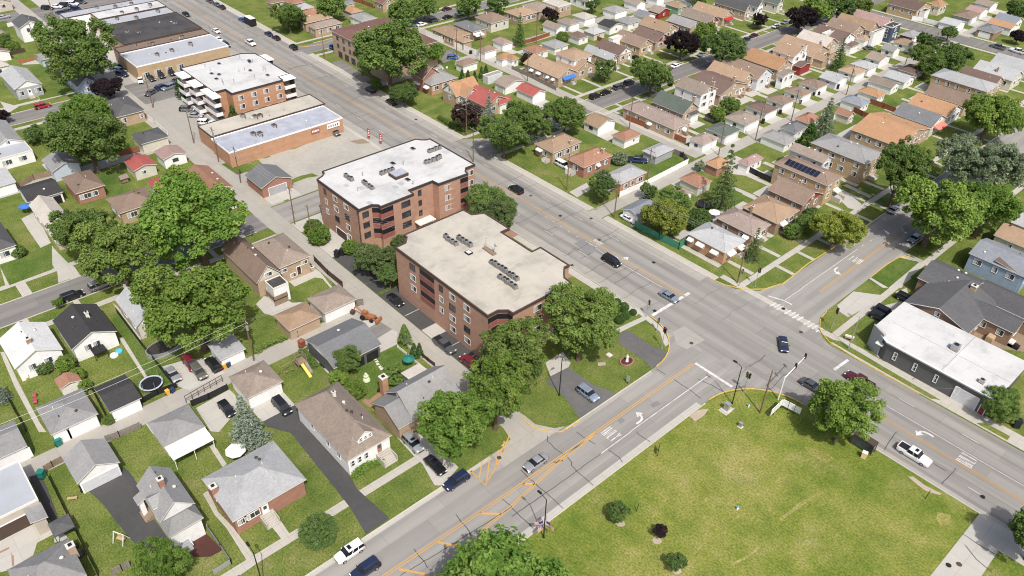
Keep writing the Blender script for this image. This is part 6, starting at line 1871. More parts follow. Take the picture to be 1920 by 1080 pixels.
('lush',7,-47.5,168.4,-47.5,176.0,-44.4,175.5,-44.6,168.7),
('conc',1,-77.4,16.9,-77.2,19.8,-76.4,19.9,-76.2,17.2),
('soil',0,-29.8,158.3,-27.8,166.9,-22.2,168.0,-19.7,161.2,-24.2,157.8),
('conc_pale',0,-41.1,137.8,-39.5,140.3,-37.2,138.6,-38.4,136.5),
('asphalt_old',5,-243.7,135.1,-243.9,139.0,-221.5,137.6,-221.8,133.6),
('asphalt_old',0,-229.1,170.6,-228.0,176.6,-219.5,174.2,-219.5,165.7),
('asphalt_old',2,-263.2,142.9,-262.3,148.7,-255.3,146.1,-254.8,140.1),
('lush',4,-219.1,164.2,-219.7,171.9,-212.0,165.1,-212.7,162.2),
('lush',0,-194.9,136.0,-196.3,147.7,-193.8,147.4,-191.7,135.2),
('lush',1,-189.3,135.0,-191.8,146.5,-187.3,145.6,-185.9,136.1),
('patch',1,-107.2,118.7,-107.0,122.0,-101.3,121.3,-101.4,117.8),
('patch',2,-59.7,90.9,-59.5,92.7,-58.5,92.6,-58.8,90.7),
('patch',2,-61.1,83.3,-60.8,84.4,-60.0,84.3,-60.0,83.0),
('conc_lane',7,-70.4,110.9,-70.2,114.2,-64.5,113.9,-65.1,108.7,-67.6,108.3),
('palemulch',1,-46.1,66.4,-46.3,67.0,-46.0,67.6,-45.3,67.6,-44.8,67.3,-44.9,66.6,-45.4,66.2),
('palemulch',1,-40.1,68.3,-40.3,68.9,-40.0,69.5,-39.3,69.5,-38.9,69.2,-39.0,68.6,-39.5,68.1),
('palemulch',1,-34.7,66.5,-34.8,67.0,-34.5,67.6,-33.9,67.6,-33.5,67.3,-33.6,66.7,-34.0,66.3),
('palemulch',1,-53.1,94.2,-53.0,96.7,-51.9,98.5,-51.4,96.2,-51.6,93.9),
('palemulch',1,-19.8,111.4,-19.2,112.1,-17.0,111.8,-14.4,112.2,-14.4,111.7,-16.4,110.7,-17.9,110.9),
('conc_pale',3,-50.6,99.5,-50.4,101.5,-48.8,102.2,-48.7,99.4),
('drygrass',1,-29.6,74.2,-28.7,77.2,-28.6,80.1,-28.2,80.0,-28.4,77.0,-29.2,74.1),
('drygrass',1,-29.4,86.9,-28.9,92.8,-27.7,98.2,-27.2,98.2,-28.3,92.6,-28.9,86.9),
('drygrass',1,-39.8,81.0,-39.6,81.7,-39.1,81.2,-39.1,80.5),
('drygrass',1,-13.1,108.0,-11.4,109.1,-10.5,107.4,-11.4,105.6,-12.6,106.5),
('drygrass',1,-35.2,103.8,-32.4,105.6,-30.1,105.4,-30.7,103.3,-33.1,102.9),
('palemulch',0,-74.1,91.9,-73.2,93.2,-72.5,92.6,-73.3,91.3),
('lawn',1,-198.2,82.5,-195.5,81.9,-193.1,82.3,-193.0,84.3,-196.0,83.8),
('lawn',1,-175.7,80.9,-175.9,85.8,-174.8,88.9,-177.3,88.3,-178.0,85.0,-177.7,82.4),
('lawn',3,-194.4,78.2,-193.3,80.8,-190.5,80.5,-190.7,77.9),
('soil',2,-187.3,106.5,-186.4,110.5,-182.4,110.6,-184.5,107.4),
('conc',6,-177.4,184.1,-168.3,184.1,-168.3,185.2,-177.4,185.2),
('conc',5,-200.8,180.3,-177.2,180.3,-177.2,181.9,-200.8,181.9),
('conc_pale',0,-198.3,182.8,-194.5,182.8,-194.5,189.3,-198.3,189.3),
('conc',6,-178.0,193.5,-168.3,193.5,-168.3,194.7,-178.0,194.7),
('conc',0,-194.1,189.7,-177.8,189.7,-177.8,191.3,-194.1,191.3),
('conc_pale',0,-191.6,192.2,-187.8,192.2,-187.8,198.8,-191.6,198.8),
('conc',6,-177.4,208.1,-168.3,208.1,-168.3,209.3,-177.4,209.3),
('conc',0,-196.5,205.9,-177.2,205.9,-177.2,207.5,-196.5,207.5),
('conc_pale',0,-194.0,208.4,-190.2,208.4,-190.2,209.6,-194.0,209.6),
('conc',6,-178.8,215.1,-168.3,215.1,-168.3,216.3,-178.8,216.3),
('conc',0,-196.6,211.7,-178.6,211.7,-178.6,213.3,-196.6,213.3),
('conc_pale',0,-194.1,214.2,-190.3,214.2,-190.3,219.4,-194.1,219.4),
('conc',6,-179.5,227.3,-168.3,227.3,-168.3,228.5,-179.5,228.5),
('conc',0,-198.8,224.0,-179.3,224.0,-179.3,225.6,-198.8,225.6),
('conc_pale',0,-196.3,226.5,-192.5,226.5,-192.5,231.6,-196.3,231.6),
('conc',6,-179.4,236.6,-168.3,236.6,-168.3,237.8,-179.4,237.8),
('conc',0,-197.6,232.8,-179.2,232.8,-179.2,234.4,-197.6,234.4),
('conc_pale',0,-195.1,235.3,-191.3,235.3,-191.3,241.9,-195.1,241.9),
('conc',6,-184.6,247.5,-168.3,247.5,-168.3,248.7,-184.6,248.7),
('conc',0,-203.5,243.8,-184.4,243.8,-184.4,245.4,-203.5,245.4),
('conc_pale',0,-201.0,246.3,-197.2,246.3,-197.2,252.6,-201.0,252.6),
('conc',6,-181.2,258.9,-168.3,258.9,-168.3,260.1,-181.2,260.1),
('conc',0,-199.1,256.0,-181.0,256.0,-181.0,257.6,-199.1,257.6),
('conc_pale',0,-196.6,258.5,-192.8,258.5,-192.8,262.1,-196.6,262.1),
('conc',6,-180.1,269.1,-168.3,269.1,-168.3,270.3,-180.1,270.3),
('conc',0,-200.3,266.0,-179.9,266.0,-179.9,267.6,-200.3,267.6),
('conc_pale',0,-197.8,268.5,-194.0,268.5,-194.0,272.7,-197.8,272.7),
('conc',6,-180.8,279.4,-168.3,279.4,-168.3,280.6,-180.8,280.6),
('conc',0,-202.6,276.2,-180.6,276.2,-180.6,277.8,-202.6,277.8),
('conc_pale',0,-200.1,278.7,-196.3,278.7,-196.3,283.4,-200.1,283.4),
('conc',6,-180.1,292.5,-168.3,292.5,-168.3,293.7,-180.1,293.7),
('conc',0,-201.7,290.5,-179.9,290.5,-179.9,292.1,-201.7,292.1),
('conc_pale',0,-199.2,293.0,-195.4,293.0,-195.4,293.8,-199.2,293.8),
('conc',6,-180.0,301.6,-168.3,301.6,-168.3,302.9,-180.0,302.9),
('conc',0,-201.5,299.4,-179.8,299.4,-179.8,301.0,-201.5,301.0),
('conc_pale',0,-199.0,301.9,-195.2,301.9,-195.2,303.4,-199.0,303.4),
('conc',6,-176.9,311.8,-168.3,311.8,-168.3,313.0,-176.9,313.0),
('conc',0,-199.0,309.5,-176.7,309.5,-176.7,311.1,-199.0,311.1),
('conc_pale',0,-196.5,312.0,-192.7,312.0,-192.7,313.7,-196.5,313.7),
('conc_pale',0,-211.4,193.1,-207.1,193.1,-207.1,199.4,-211.4,199.4),
('conc_pale',0,-211.2,202.3,-206.9,202.3,-206.9,209.1,-211.2,209.1),
('conc_pale',0,-211.8,216.8,-207.5,216.8,-207.5,221.8,-211.8,221.8),
('conc_pale',0,-211.3,224.7,-207.0,224.7,-207.0,230.7,-211.3,230.7),
('conc_pale',0,-213.0,234.5,-208.7,234.5,-208.7,242.2,-213.0,242.2),
('conc_pale',0,-212.1,244.2,-207.8,244.2,-207.8,250.6,-212.1,250.6),
('conc_pale',0,-212.8,255.5,-208.5,255.5,-208.5,261.9,-212.8,261.9),
('conc_pale',0,-212.5,264.3,-208.2,264.3,-208.2,271.8,-212.5,271.8),
('conc_pale',0,-213.1,276.2,-208.8,276.2,-208.8,281.4,-213.1,281.4),
('conc_pale',0,-214.0,286.2,-209.7,286.2,-209.7,291.1,-214.0,291.1),
('conc_pale',0,-208.7,182.1,-204.4,182.1,-204.4,185.2,-208.7,185.2),
('conc_pale',1,-214.1,217.0,-209.8,217.0,-209.8,221.5,-214.1,221.5),
('conc_pale',1,-214.9,225.0,-210.6,225.0,-210.6,230.5,-214.9,230.5),
('conc_pale',4,-215.9,234.5,-211.6,234.5,-211.6,240.7,-215.9,240.7),
('conc_pale',1,-214.1,250.6,-209.8,250.6,-209.8,257.7,-214.1,257.7),
('conc_pale',4,-215.3,265.4,-211.0,265.4,-211.0,270.8,-215.3,270.8),
('conc_pale',1,-214.9,277.8,-210.6,277.8,-210.6,282.7,-214.9,282.7),
('conc_pale',5,-212.8,179.7,-208.5,179.7,-208.5,185.2,-212.8,185.2),
('conc_pale',1,-214.6,190.1,-210.3,190.1,-210.3,194.1,-214.6,194.1),
('conc_pale',6,-211.1,179.9,-206.8,179.9,-206.8,184.9,-211.1,184.9),
('conc',5,-148.3,179.7,-120.6,179.7,-120.6,181.3,-148.3,181.3),
('conc_pale',0,-127.9,182.7,-123.6,182.7,-123.6,187.9,-127.9,187.9),
('conc',6,-153.0,182.2,-148.3,182.2,-148.3,183.4,-153.0,183.4),
('conc',0,-145.0,189.8,-125.3,189.8,-125.3,191.4,-145.0,191.4),
('conc_pale',0,-132.6,192.8,-128.3,192.8,-128.3,198.2,-132.6,198.2),
('conc',6,-153.0,192.3,-145.0,192.3,-145.0,193.5,-153.0,193.5),
('conc',0,-145.5,201.2,-127.6,201.2,-127.6,202.8,-145.5,202.8),
('conc_pale',0,-134.9,204.2,-130.6,204.2,-130.6,210.0,-134.9,210.0),
('conc',6,-153.0,203.7,-145.5,203.7,-145.5,204.9,-153.0,204.9),
('conc',0,-147.5,210.8,-126.9,210.8,-126.9,212.4,-147.5,212.4),
('conc_pale',0,-134.2,213.8,-129.9,213.8,-129.9,226.6,-134.2,226.6),
('conc',7,-153.0,213.3,-147.5,213.3,-147.5,214.5,-153.0,214.5),
('conc',1,-150.1,224.4,-128.4,224.4,-128.4,226.0,-150.1,226.0),
('conc_pale',0,-135.7,227.4,-131.4,227.4,-131.4,232.8,-135.7,232.8),
('conc',6,-153.0,226.9,-150.1,226.9,-150.1,228.1,-153.0,228.1),
('conc',1,-149.4,230.4,-126.1,230.4,-126.1,232.0,-149.4,232.0),
('conc_pale',0,-133.4,233.4,-129.1,233.4,-129.1,239.7,-133.4,239.7),
('conc',7,-153.0,232.9,-149.4,232.9,-149.4,234.1,-153.0,234.1),
('conc',0,-149.3,244.7,-127.5,244.7,-127.5,246.3,-149.3,246.3),
('conc_pale',0,-134.8,247.7,-130.5,247.7,-130.5,254.4,-134.8,254.4),
('conc',6,-153.0,247.2,-149.3,247.2,-149.3,248.4,-153.0,248.4),
('conc',0,-144.1,254.6,-128.0,254.6,-128.0,256.2,-144.1,256.2),
('conc_pale',0,-135.3,257.6,-131.0,257.6,-131.0,264.2,-135.3,264.2),
('conc',6,-153.0,257.1,-144.1,257.1,-144.1,258.3,-153.0,258.3),
('conc',0,-149.4,265.2,-126.8,265.2,-126.8,266.8,-149.4,266.8),
('conc_pale',0,-134.1,268.2,-129.8,268.2,-129.8,277.9,-134.1,277.9),
('conc',7,-153.0,267.7,-149.4,267.7,-149.4,268.9,-153.0,268.9),
('conc',1,-148.7,277.8,-128.9,277.8,-128.9,279.4,-148.7,279.4),
('conc_pale',0,-136.2,280.8,-131.9,280.8,-131.9,287.5,-136.2,287.5),
('conc',6,-153.0,280.3,-148.7,280.3,-148.7,281.5,-153.0,281.5),
('conc',0,-148.5,288.8,-128.1,288.8,-128.1,290.4,-148.5,290.4),
('conc_pale',0,-135.4,291.8,-131.1,291.8,-131.1,299.0,-135.4,299.0),
('conc',6,-153.0,291.3,-148.5,291.3,-148.5,292.5,-153.0,292.5),
('conc',0,-149.3,299.5,-130.1,299.5,-130.1,301.1,-149.3,301.1),
('conc_pale',0,-137.4,302.5,-133.1,302.5,-133.1,310.1,-137.4,310.1),
('conc',6,-153.0,302.0,-149.3,302.0,-149.3,303.2,-153.0,303.2),
('conc',1,-150.1,309.1,-127.9,309.1,-127.9,310.7,-150.1,310.7),
('conc_pale',0,-135.2,312.1,-130.9,312.1,-130.9,316.7,-135.2,316.7),
('conc',6,-153.0,311.6,-150.1,311.6,-150.1,312.8,-153.0,312.8),
('conc',0,-149.9,318.1,-126.8,318.1,-126.8,319.7,-149.9,319.7),
('conc_pale',0,-134.1,321.1,-129.8,321.1,-129.8,326.8,-134.1,326.8),
('conc',6,-153.0,320.6,-149.9,320.6,-149.9,321.8,-153.0,321.8),
('conc',1,-132.2,313.2,-121.6,313.2,-121.6,314.8,-132.2,314.8),
('conc_pale',1,-128.9,316.2,-124.6,316.2,-124.6,320.5,-128.9,320.5),
('conc',6,-153.0,315.7,-132.2,315.7,-132.2,316.9,-153.0,316.9),
('conc_pale',4,-117.0,202.2,-115.0,202.2,-115.0,210.3,-117.0,210.3),
('conc_pale',4,-116.2,191.0,-115.0,191.0,-115.0,198.2,-116.2,198.2),
('conc_pale',5,-117.0,181.4,-115.0,181.4,-115.0,188.4,-117.0,188.4),
('conc_pale',4,-117.8,214.3,-115.0,214.3,-115.0,221.0,-117.8,221.0),
('conc_pale',4,-118.2,224.7,-115.0,224.7,-115.0,231.0,-118.2,231.0),
('conc_pale',4,-118.1,235.2,-115.0,235.2,-115.0,241.5,-118.1,241.5),
('conc_pale',4,-118.4,245.2,-115.0,245.2,-115.0,252.0,-118.4,252.0),
('conc_pale',4,-117.1,255.1,-115.0,255.1,-115.0,263.0,-117.1,263.0),
('conc_pale',4,-116.4,266.5,-115.0,266.5,-115.0,273.7,-116.4,273.7),
('conc_pale',4,-116.3,275.5,-115.0,275.5,-115.0,281.9,-116.3,281.9),
('conc_pale',4,-117.6,286.0,-115.0,286.0,-115.0,294.1,-117.6,294.1),
('conc_pale',4,-119.3,299.8,-115.0,299.8,-115.0,304.8,-119.3,304.8),
('conc_pale',4,-118.8,310.5,-115.0,310.5,-115.0,315.8,-118.8,315.8),
('conc_pale',0,-122.4,320.5,-117.1,320.5,-117.1,327.5,-122.4,327.5),
('conc_pale',4,-110.9,265.8,-111.0,265.8,-111.0,271.3,-110.9,271.3),
('conc_pale',0,-110.9,254.7,-108.6,254.7,-108.6,259.8,-110.9,259.8),
('conc_pale',0,-110.9,243.5,-108.5,243.5,-108.5,248.8,-110.9,248.8),
('conc_pale',0,-109.5,232.7,-104.2,232.7,-104.2,235.9,-109.5,235.9),
('conc_pale',0,-110.9,218.4,-109.8,218.4,-109.8,225.2,-110.9,225.2),
('conc_pale',0,-110.9,274.0,-109.5,274.0,-109.5,281.4,-110.9,281.4),
('conc_pale',0,-110.9,284.2,-109.3,284.2,-109.3,291.7,-110.9,291.7),
('conc_pale',0,-110.9,209.4,-109.2,209.4,-109.2,215.9,-110.9,215.9),
('conc_pale',0,-110.9,200.2,-109.8,200.2,-109.8,205.8,-110.9,205.8),
('conc_pale',5,-109.4,180.7,-104.1,180.7,-104.1,187.7,-109.4,187.7),
('conc_pale',0,-110.9,159.9,-108.2,159.9,-108.2,165.4,-110.9,165.4),
('conc_pale',5,-110.9,172.6,-109.4,172.6,-109.4,178.1,-110.9,178.1),
('conc',3,-78.6,140.8,-71.8,140.8,-71.8,142.0,-78.6,142.0),
('conc',0,-95.5,137.3,-78.4,137.3,-78.4,138.9,-95.5,138.9),
('conc_pale',0,-94.0,139.8,-89.2,139.8,-89.2,145.3,-94.0,145.3),
('conc',0,-78.9,151.8,-71.8,151.8,-71.8,153.0,-78.9,153.0),
('conc',0,-95.5,148.5,-78.7,148.5,-78.7,150.1,-95.5,150.1),
('conc_pale',0,-94.0,151.0,-89.2,151.0,-89.2,156.0,-94.0,156.0),
('conc',0,-78.1,161.7,-71.8,161.7,-71.8,162.9,-78.1,162.9),
('conc',0,-94.3,157.8,-77.9,157.8,-77.9,159.4,-94.3,159.4),
('conc_pale',1,-92.8,160.3,-88.0,160.3,-88.0,167.4,-92.8,167.4),
('conc',0,-78.7,174.2,-71.8,174.2,-71.8,175.4,-78.7,175.4),
('conc',2,-95.1,170.4,-78.5,170.4,-78.5,172.0,-95.1,172.0),
('conc_pale',1,-93.6,172.9,-88.8,172.9,-88.8,179.5,-93.6,179.5),
('conc',0,-78.1,183.0,-71.8,183.0,-71.8,184.2,-78.1,184.2),
('conc',5,-100.1,179.7,-77.9,179.7,-77.9,181.3,-100.1,181.3),
('conc_pale',5,-98.6,182.2,-93.8,182.2,-93.8,187.3,-98.6,187.3),
('conc',5,-85.3,192.3,-71.8,192.3,-71.8,193.5,-85.3,193.5),
('conc',0,-102.0,189.8,-85.1,189.8,-85.1,191.4,-102.0,191.4),
('conc_pale',0,-100.5,192.3,-95.7,192.3,-95.7,194.5,-100.5,194.5),
('conc',0,-77.7,202.2,-71.8,202.2,-71.8,203.4,-77.7,203.4),
('conc',0,-100.2,198.3,-77.5,198.3,-77.5,199.9,-100.2,199.9),
('conc_pale',0,-98.7,200.8,-93.9,200.8,-93.9,207.9,-98.7,207.9),
('conc',0,-78.6,227.4,-71.8,227.4,-71.8,228.6,-78.6,228.6),
('conc',0,-99.6,220.5,-78.4,220.5,-78.4,222.1,-99.6,222.1),
('conc_pale',1,-98.1,223.0,-93.3,223.0,-93.3,240.1,-98.1,240.1),
('conc',0,-78.9,246.1,-71.8,246.1,-71.8,247.2,-78.9,247.2),
('conc',1,-97.4,242.0,-78.7,242.0,-78.7,243.6,-97.4,243.6),
('conc_pale',0,-95.9,244.5,-91.1,244.5,-91.1,252.0,-95.9,252.0),
('conc',0,-79.1,257.2,-71.8,257.2,-71.8,258.4,-79.1,258.4),
('conc',0,-98.0,253.1,-78.9,253.1,-78.9,254.7,-98.0,254.7),
('conc_pale',0,-96.5,255.6,-91.7,255.6,-91.7,263.2,-96.5,263.2),
('conc',0,-79.1,269.2,-71.8,269.2,-71.8,270.4,-79.1,270.4),
('conc',1,-98.6,265.6,-78.9,265.6,-78.9,267.2,-98.6,267.2),
('conc_pale',0,-97.1,268.1,-92.3,268.1,-92.3,274.2,-97.1,274.2),
('conc',0,-77.9,280.6,-71.8,280.6,-71.8,281.8,-77.9,281.8),
('conc',0,-102.2,276.8,-77.7,276.8,-77.7,278.4,-102.2,278.4),
('conc_pale',0,-100.7,279.3,-95.9,279.3,-95.9,286.1,-100.7,286.1),
('conc',0,-80.2,294.1,-71.8,294.1,-71.8,295.3,-80.2,295.3),
('conc',0,-98.7,290.7,-80.0,290.7,-80.0,292.3,-98.7,292.3),
('conc_pale',0,-97.2,293.2,-92.4,293.2,-92.4,298.6,-97.2,298.6),
('conc',0,-78.0,304.2,-71.8,304.2,-71.8,305.4,-78.0,305.4),
('conc',0,-97.7,300.4,-77.8,300.4,-77.8,302.0,-97.7,302.0),
('conc_pale',0,-96.2,302.9,-91.4,302.9,-91.4,309.6,-96.2,309.6),
('conc',0,-79.3,315.1,-71.8,315.1,-71.8,316.3,-79.3,316.3),
('conc',0,-96.2,310.9,-79.1,310.9,-79.1,312.5,-96.2,312.5),
('conc_pale',0,-94.7,313.4,-89.9,313.4,-89.9,321.4,-94.7,321.4),
('conc_pale',4,-118.4,373.9,-115.0,373.9,-115.0,382.4,-118.4,382.4),
('conc_pale',4,-118.0,362.4,-115.0,362.4,-115.0,372.5,-118.0,372.5),
('conc_pale',5,-117.3,348.3,-115.0,348.3,-115.0,356.7,-117.3,356.7),
('conc_pale',4,-119.6,387.0,-115.0,387.0,-115.0,395.0,-119.6,395.0),
('conc_pale',1,-143.8,165.7,-139.5,165.7,-139.5,173.2,-143.8,173.2),
('conc_pale',6,-173.1,166.3,-168.8,166.3,-168.8,172.0,-173.1,172.0),
('conc_pale',0,-115.0,18.5,-111.7,18.5,-111.7,25.2,-115.0,25.2),
('conc_pale',2,-106.5,34.3,-102.2,34.3,-102.2,40.9,-106.5,40.9),
('conc_pale',0,-119.9,5.2,-119.6,5.2,-119.6,12.4,-119.9,12.4),
('conc_pale',1,-119.9,5.2,-119.6,5.2,-119.6,12.4,-119.9,12.4),
('conc_pale',7,-119.0,14.6,-119.6,14.6,-119.6,19.6,-119.0,19.6),
('conc_pale',0,-119.9,-3.7,-119.6,-3.7,-119.6,0.9,-119.9,0.9),
('conc_pale',8,-119.7,35.3,-119.6,35.3,-119.6,40.0,-119.7,40.0),
('conc_pale',9,-105.7,-6.9,-101.4,-6.9,-101.4,-1.1,-105.7,-1.1),
('conc_pale',0,-227.9,34.4,-223.6,34.4,-223.6,41.0,-227.9,41.0),
('conc_pale',2,-173.4,71.9,-169.1,71.9,-169.1,80.4,-173.4,80.4)]

# ------------------------------------------------------------ ground
plain("awning_salmon", (.62, .20, .15), 0.7)
SM = dict(park=GRASS_PARK, lawn=GRASS_YARD, lush=GRASS_LUSH, conc=CONC, conc_pale=CONC_LIGHT, conc_lot=CONC_LANE, conc_lane=CONC_LANE, lot=ASPHALT_OLD, asphalt_grey=ASPHALT_GREY, gravel=GRAVEL, road_x=CONC_ROAD_X,
          road_y=CONC_ROAD_Y, asphalt=ASPHALT, asphalt_old=ASPHALT_OLD, asphalt_street=ASPHALT_OLD, alley=CONC_ALLEY, brickpave=BRICKPAVE, mulch=MULCH, palemulch=PALEMULCH, soil=SOIL, patch=PATCH, drygrass=GRASS_DRY, stone=STONE, wood=WOOD_RED)
SN = dict(park="lawn_vacant", lawn="lawn_strip", lush="lawn_backyard", conc="pavement", conc_pale="driveway", conc_lot="yard_paving", conc_lane="road_slab", lot="parking_lot", gravel="gravel_lot", road_x="road_avenue",
          road_y="road_street", asphalt="driveway_asphalt", asphalt_grey="driveway_apartment", asphalt_old="parking_asphalt", asphalt_street="road_side_street", alley="road_alley", brickpave="patio_paving", mulch="ground_mulch", palemulch="ground_bare", soil="ground_soil", patch="road_patch", drygrass="lawn_dry",
          stone="path_stones", wood="patio_deck")
b = MB()
b.face([(-1500, -700, 0), (700, -700, 0), (700, 1500, 0), (-1500, 1500, 0)])
structure("ground", b, [GRASS_YARD])
byk = {}
for k, lv, *c_ in SHEETS:
 pts = list(zip(c_[::2], c_[1::2]))
 sheet(byk.setdefault(k, MB()), pts, .006 + .004 * lv)
for k, mb in byk.items():
 structure(SN[k], mb, [SM[k]])
ZM = .052

# kerbs
kg, ky = MB(), MB()
for a, c in (((-620, 111.05), (-169, 111.05)), ((-152, 111.05), (-79, 111.05)), ((-252, 132.3), (-169, 132.3)), ((-620, 132.3), (-268, 132.3)), ((-151, 132.3), (-116, 132.3)), ((-110, 132.3), (-78, 132.3)), ((-38, 112.95), (120, 112.95)),
             ((-69.75, -80), (-69.75, 50)), ((-53.2, -80), (-53.2, 99)), ((-168.1, -80), (-168.1, 64)), ((-159.8, -80), (-159.8, 63)), ((-164.6, 144), (-164.6, 336)), ((-156.3, 144), (-156.3, 336)),
             ((-65.6, 74), (-65.6, 98)), ((-267, -60), (-267, 64)), ((-258.4, -60), (-258.4, 64)), ((-264.9, 140), (-264.9, 336)), ((-256.6, 140), (-256.6, 336)), ((-65.45, 178), (-65.45, 336)), ((-53.3, 180), (-53.3, 336))):
 n = 24
 kerb(kg, [(a[0] + (c[0] - a[0]) * i / n, a[1] + (c[1] - a[1]) * i / n) for i in range(n + 1)])
for pts in ([(-65.0,142.7),(-65.8,154.9),(-65.4,170.0),(-65.4,179.0),(-65.2,184.6)], [(-72.6,70.3),(-70.6,70.3),(-68.7,70.8),(-67.0,71.9),(-65.6,73.5),(-65.4,75.7),(-65.5,78.3)],
   [(-70.0,63.1),(-70.2,64.7),(-71.2,66.0)], [(-53.4,161.0),(-53.6,168.6),(-53.1,174.5),(-51.7,176.6)]):
 kerb(ky, pts, .2, .14)
kerb(ky, arc(-77, 100, 11.2, 0, 90), .2, .14)
kerb(ky, arc(-40.5, 100.2, 12.8, 180, 92, 12), .2, .14)
kerb(ky, [(-53.3, 142), (-52.6, 138.2), (-50.8, 135), (-47.5, 133.1), (-40, 132.5), (-28, 132.5)], .2, .14)
kerb(ky, [(-65.4, 143), (-66.6, 138.5), (-69.5, 134.9), (-73.5, 132.8), (-77, 132.3)], .2, .14)
kerb(ky, arc(-153, 134.5, 2.2, 250, 190, 5), .2, .14)
kerb(ky, [(-169.8,71.2),(-172.3,70.9),(-174.2,71.7)], .2, .14)
kerb(ky, [(-265.4,134.4),(-262.9,136.0),(-261.9,141.1),(-263.0,149.7)], .2, .14)
kerb(ky, [(-165.3,134.7),(-164.3,137.0),(-164.7,141.4)], .2, .14)
structure("kerb", kg, [CURB])
structure("kerb_painted", ky, [CURB_Y])

# road markings
my, mw = MB(), MB()


def line(mb, pts, w, d=0, z=ZM):
 if not d:
  strip(mb, pts, w, z)
  return
 for a, c in zip(pts, pts[1:]):
  a, c = Vector(a), Vector(c)
  L = (c - a).length
  t = 0
  while t < L:
   strip(mb, [a.lerp(c, t / L), a.lerp(c, min(1, (t + d[0]) / L))], w, z)
   t += d[0] + d[1]


for o in (-.2, .2):
 line(my, [(-620, 121.3 + o), (-300, 121.3 + o), (-178, 122.5 + o), (-128, 123.1 + o), (-90, 122.6 + o), (-76, 122.4 + o)], .13)
 line(my, [(-42, 121.2 + o), (-10, 121.0 + o), (110, 121 + o)], .12)
 line(my, [(-61.55 + o, 106.2), (-61.5 + o, 78), (-61.6 + o, 58), (-62.2 + o, 33), (-62.6 + o, 0), (-62.8 + o, -70)], .15)
 line(my, [(-58 + o, 147), (-58.1 + o, 186)], .13)
 line(my, [(p[0] + o * .9, p[1]) for p in [(-61.4,78.1),(-60.9,67.9),(-60.1,62.1),(-59.3,56.0),(-58.8,49.4)]], .15)
line(my, [(-58.6, -60), (-58.6, 30)], .13)
for a, c in [[(-61.3,67.4),(-60.8,69.2)],[(-61.7,60.2),(-59.9,62.1)],[(-61.5,51.2),(-59.2,53.7)],[(-61.6,42.8),(-57.8,45.7)],[(-61.7,35.5),(-58.3,38.1)]]:
 line(my, [a, c], .4)
for s in [[(-69.3,55.6),(-65.3,55.4),(-67.5,60.3),(-70.8,65.5)],[(-69.6,58.4),(-67.0,55.5)],[(-69.7,60.2),(-65.7,56.1)],[(-69.7,62.2),(-67.2,59.4)],[(-70.6,64.3),(-68.9,62.4)],[(-69.2,55.3),(-68.9,56.1)]]:
 line(my, s, .22)
for y in (117.3, 127.8):
 line(mw, [(-620, y), (-92, y)], .13, (3, 9))
line(mw, [(-30, 128.4), (110, 128.8)], .12, (3, 9))
line(mw, [(-34, 124.7), (-10, 124.5), (110, 124.6)], .12)
line(mw, [(-36, 117), (110, 117)], .12, (3, 9))
line(mw, [(-103.8,121.5),(-99.0,120.9)], .14)
line(mw, [(-93.5,121.0),(-81.8,121.2)], .14)
line(mw, [(-105.6,121.5),(-111.5,121.4),(-124.1,122.0)], .12, (.6, 2.2))
line(mw, [(-76.8,111.7),(-76.7,124.3)], .75)
line(mw, [(-61.4,106.6),(-52.6,106.6)], .6)
line(mw, [(-57.5,106.1),(-57.6,82.9)], .16)
line(mw, [(-57.5,83.0),(-57.5,75.2)], .16)
line(mw, [(-61.4,145.4),(-61.4,169.8)], .15)
line(mw, [(-61.4,171.7),(-61.0,180.9)], .13, (1.2, 2.5))
line(mw, [(-64.7,136.9),(-61.4,138.1),(-59.5,138.2)], .35)
line(mw, [(-61.4,138.1),(-61.3,145.5)], .14)
line(mw, [(-42.3,126.1),(-42.0,131.0)], .6)
for x, y in [(-62.2,135.0),(-61.3,135.2),(-60.5,135.2),(-58.6,135.2),(-57.6,135.4),(-56.7,135.2),(-55.6,135.3),(-53.9,135.1),(-52.9,135.0),(-52.0,135.3),(-50.9,135.0)]:
 line(mw, [(x - .1, y - 1.1), (x + .1, y + 1.1)], .3)
for yy in (75.2,):
 for x in (-110.5, -96.6, -91.5):
  line(mw, [(x, 71.4), (x, 76)], .13)
GLY = dict(O=[[(0, 0), (0, 1), (.62, 1), (.62, 0), (0, 0)]], N=[[(0, 0), (0, 1), (.62, 0), (.62, 1)]], L=[[(0, 1), (0, 0), (.6, 0)]], Y=[[(0, 1), (.32, .5), (.64, 1)], [(.32, .5), (.32, 0)]])


def road_word(word, x, y, w, h, rz, wd=.21):
 c, s = math.cos(rz), math.sin(rz)
 n = len(word)
 for i, ch in enumerate(word):
  for st in GLY[ch]:
   q = [((i + u * .92) * w / n - w / 2, v * h - h / 2) for u, v in st]
   line(mw, [(x + a * c - e * s, y + a * s + e * c) for a, e in q], wd)


def road_arrow(x, y, rz, mirror=1):
 c, s = math.cos(rz), math.sin(rz)
 T = lambda u, v: (x + u * mirror * c - v * s, y + u * mirror * s + v * c)
 line(mw, [T(.55, -1.4), T(.6, -.5), T(.45, .25), T(.05, .72), T(-.5, .8)], .42)
 sheet(mw, [T(-.4, .0), T(-1.55, .8), T(-.4, 1.6)], ZM + .001)


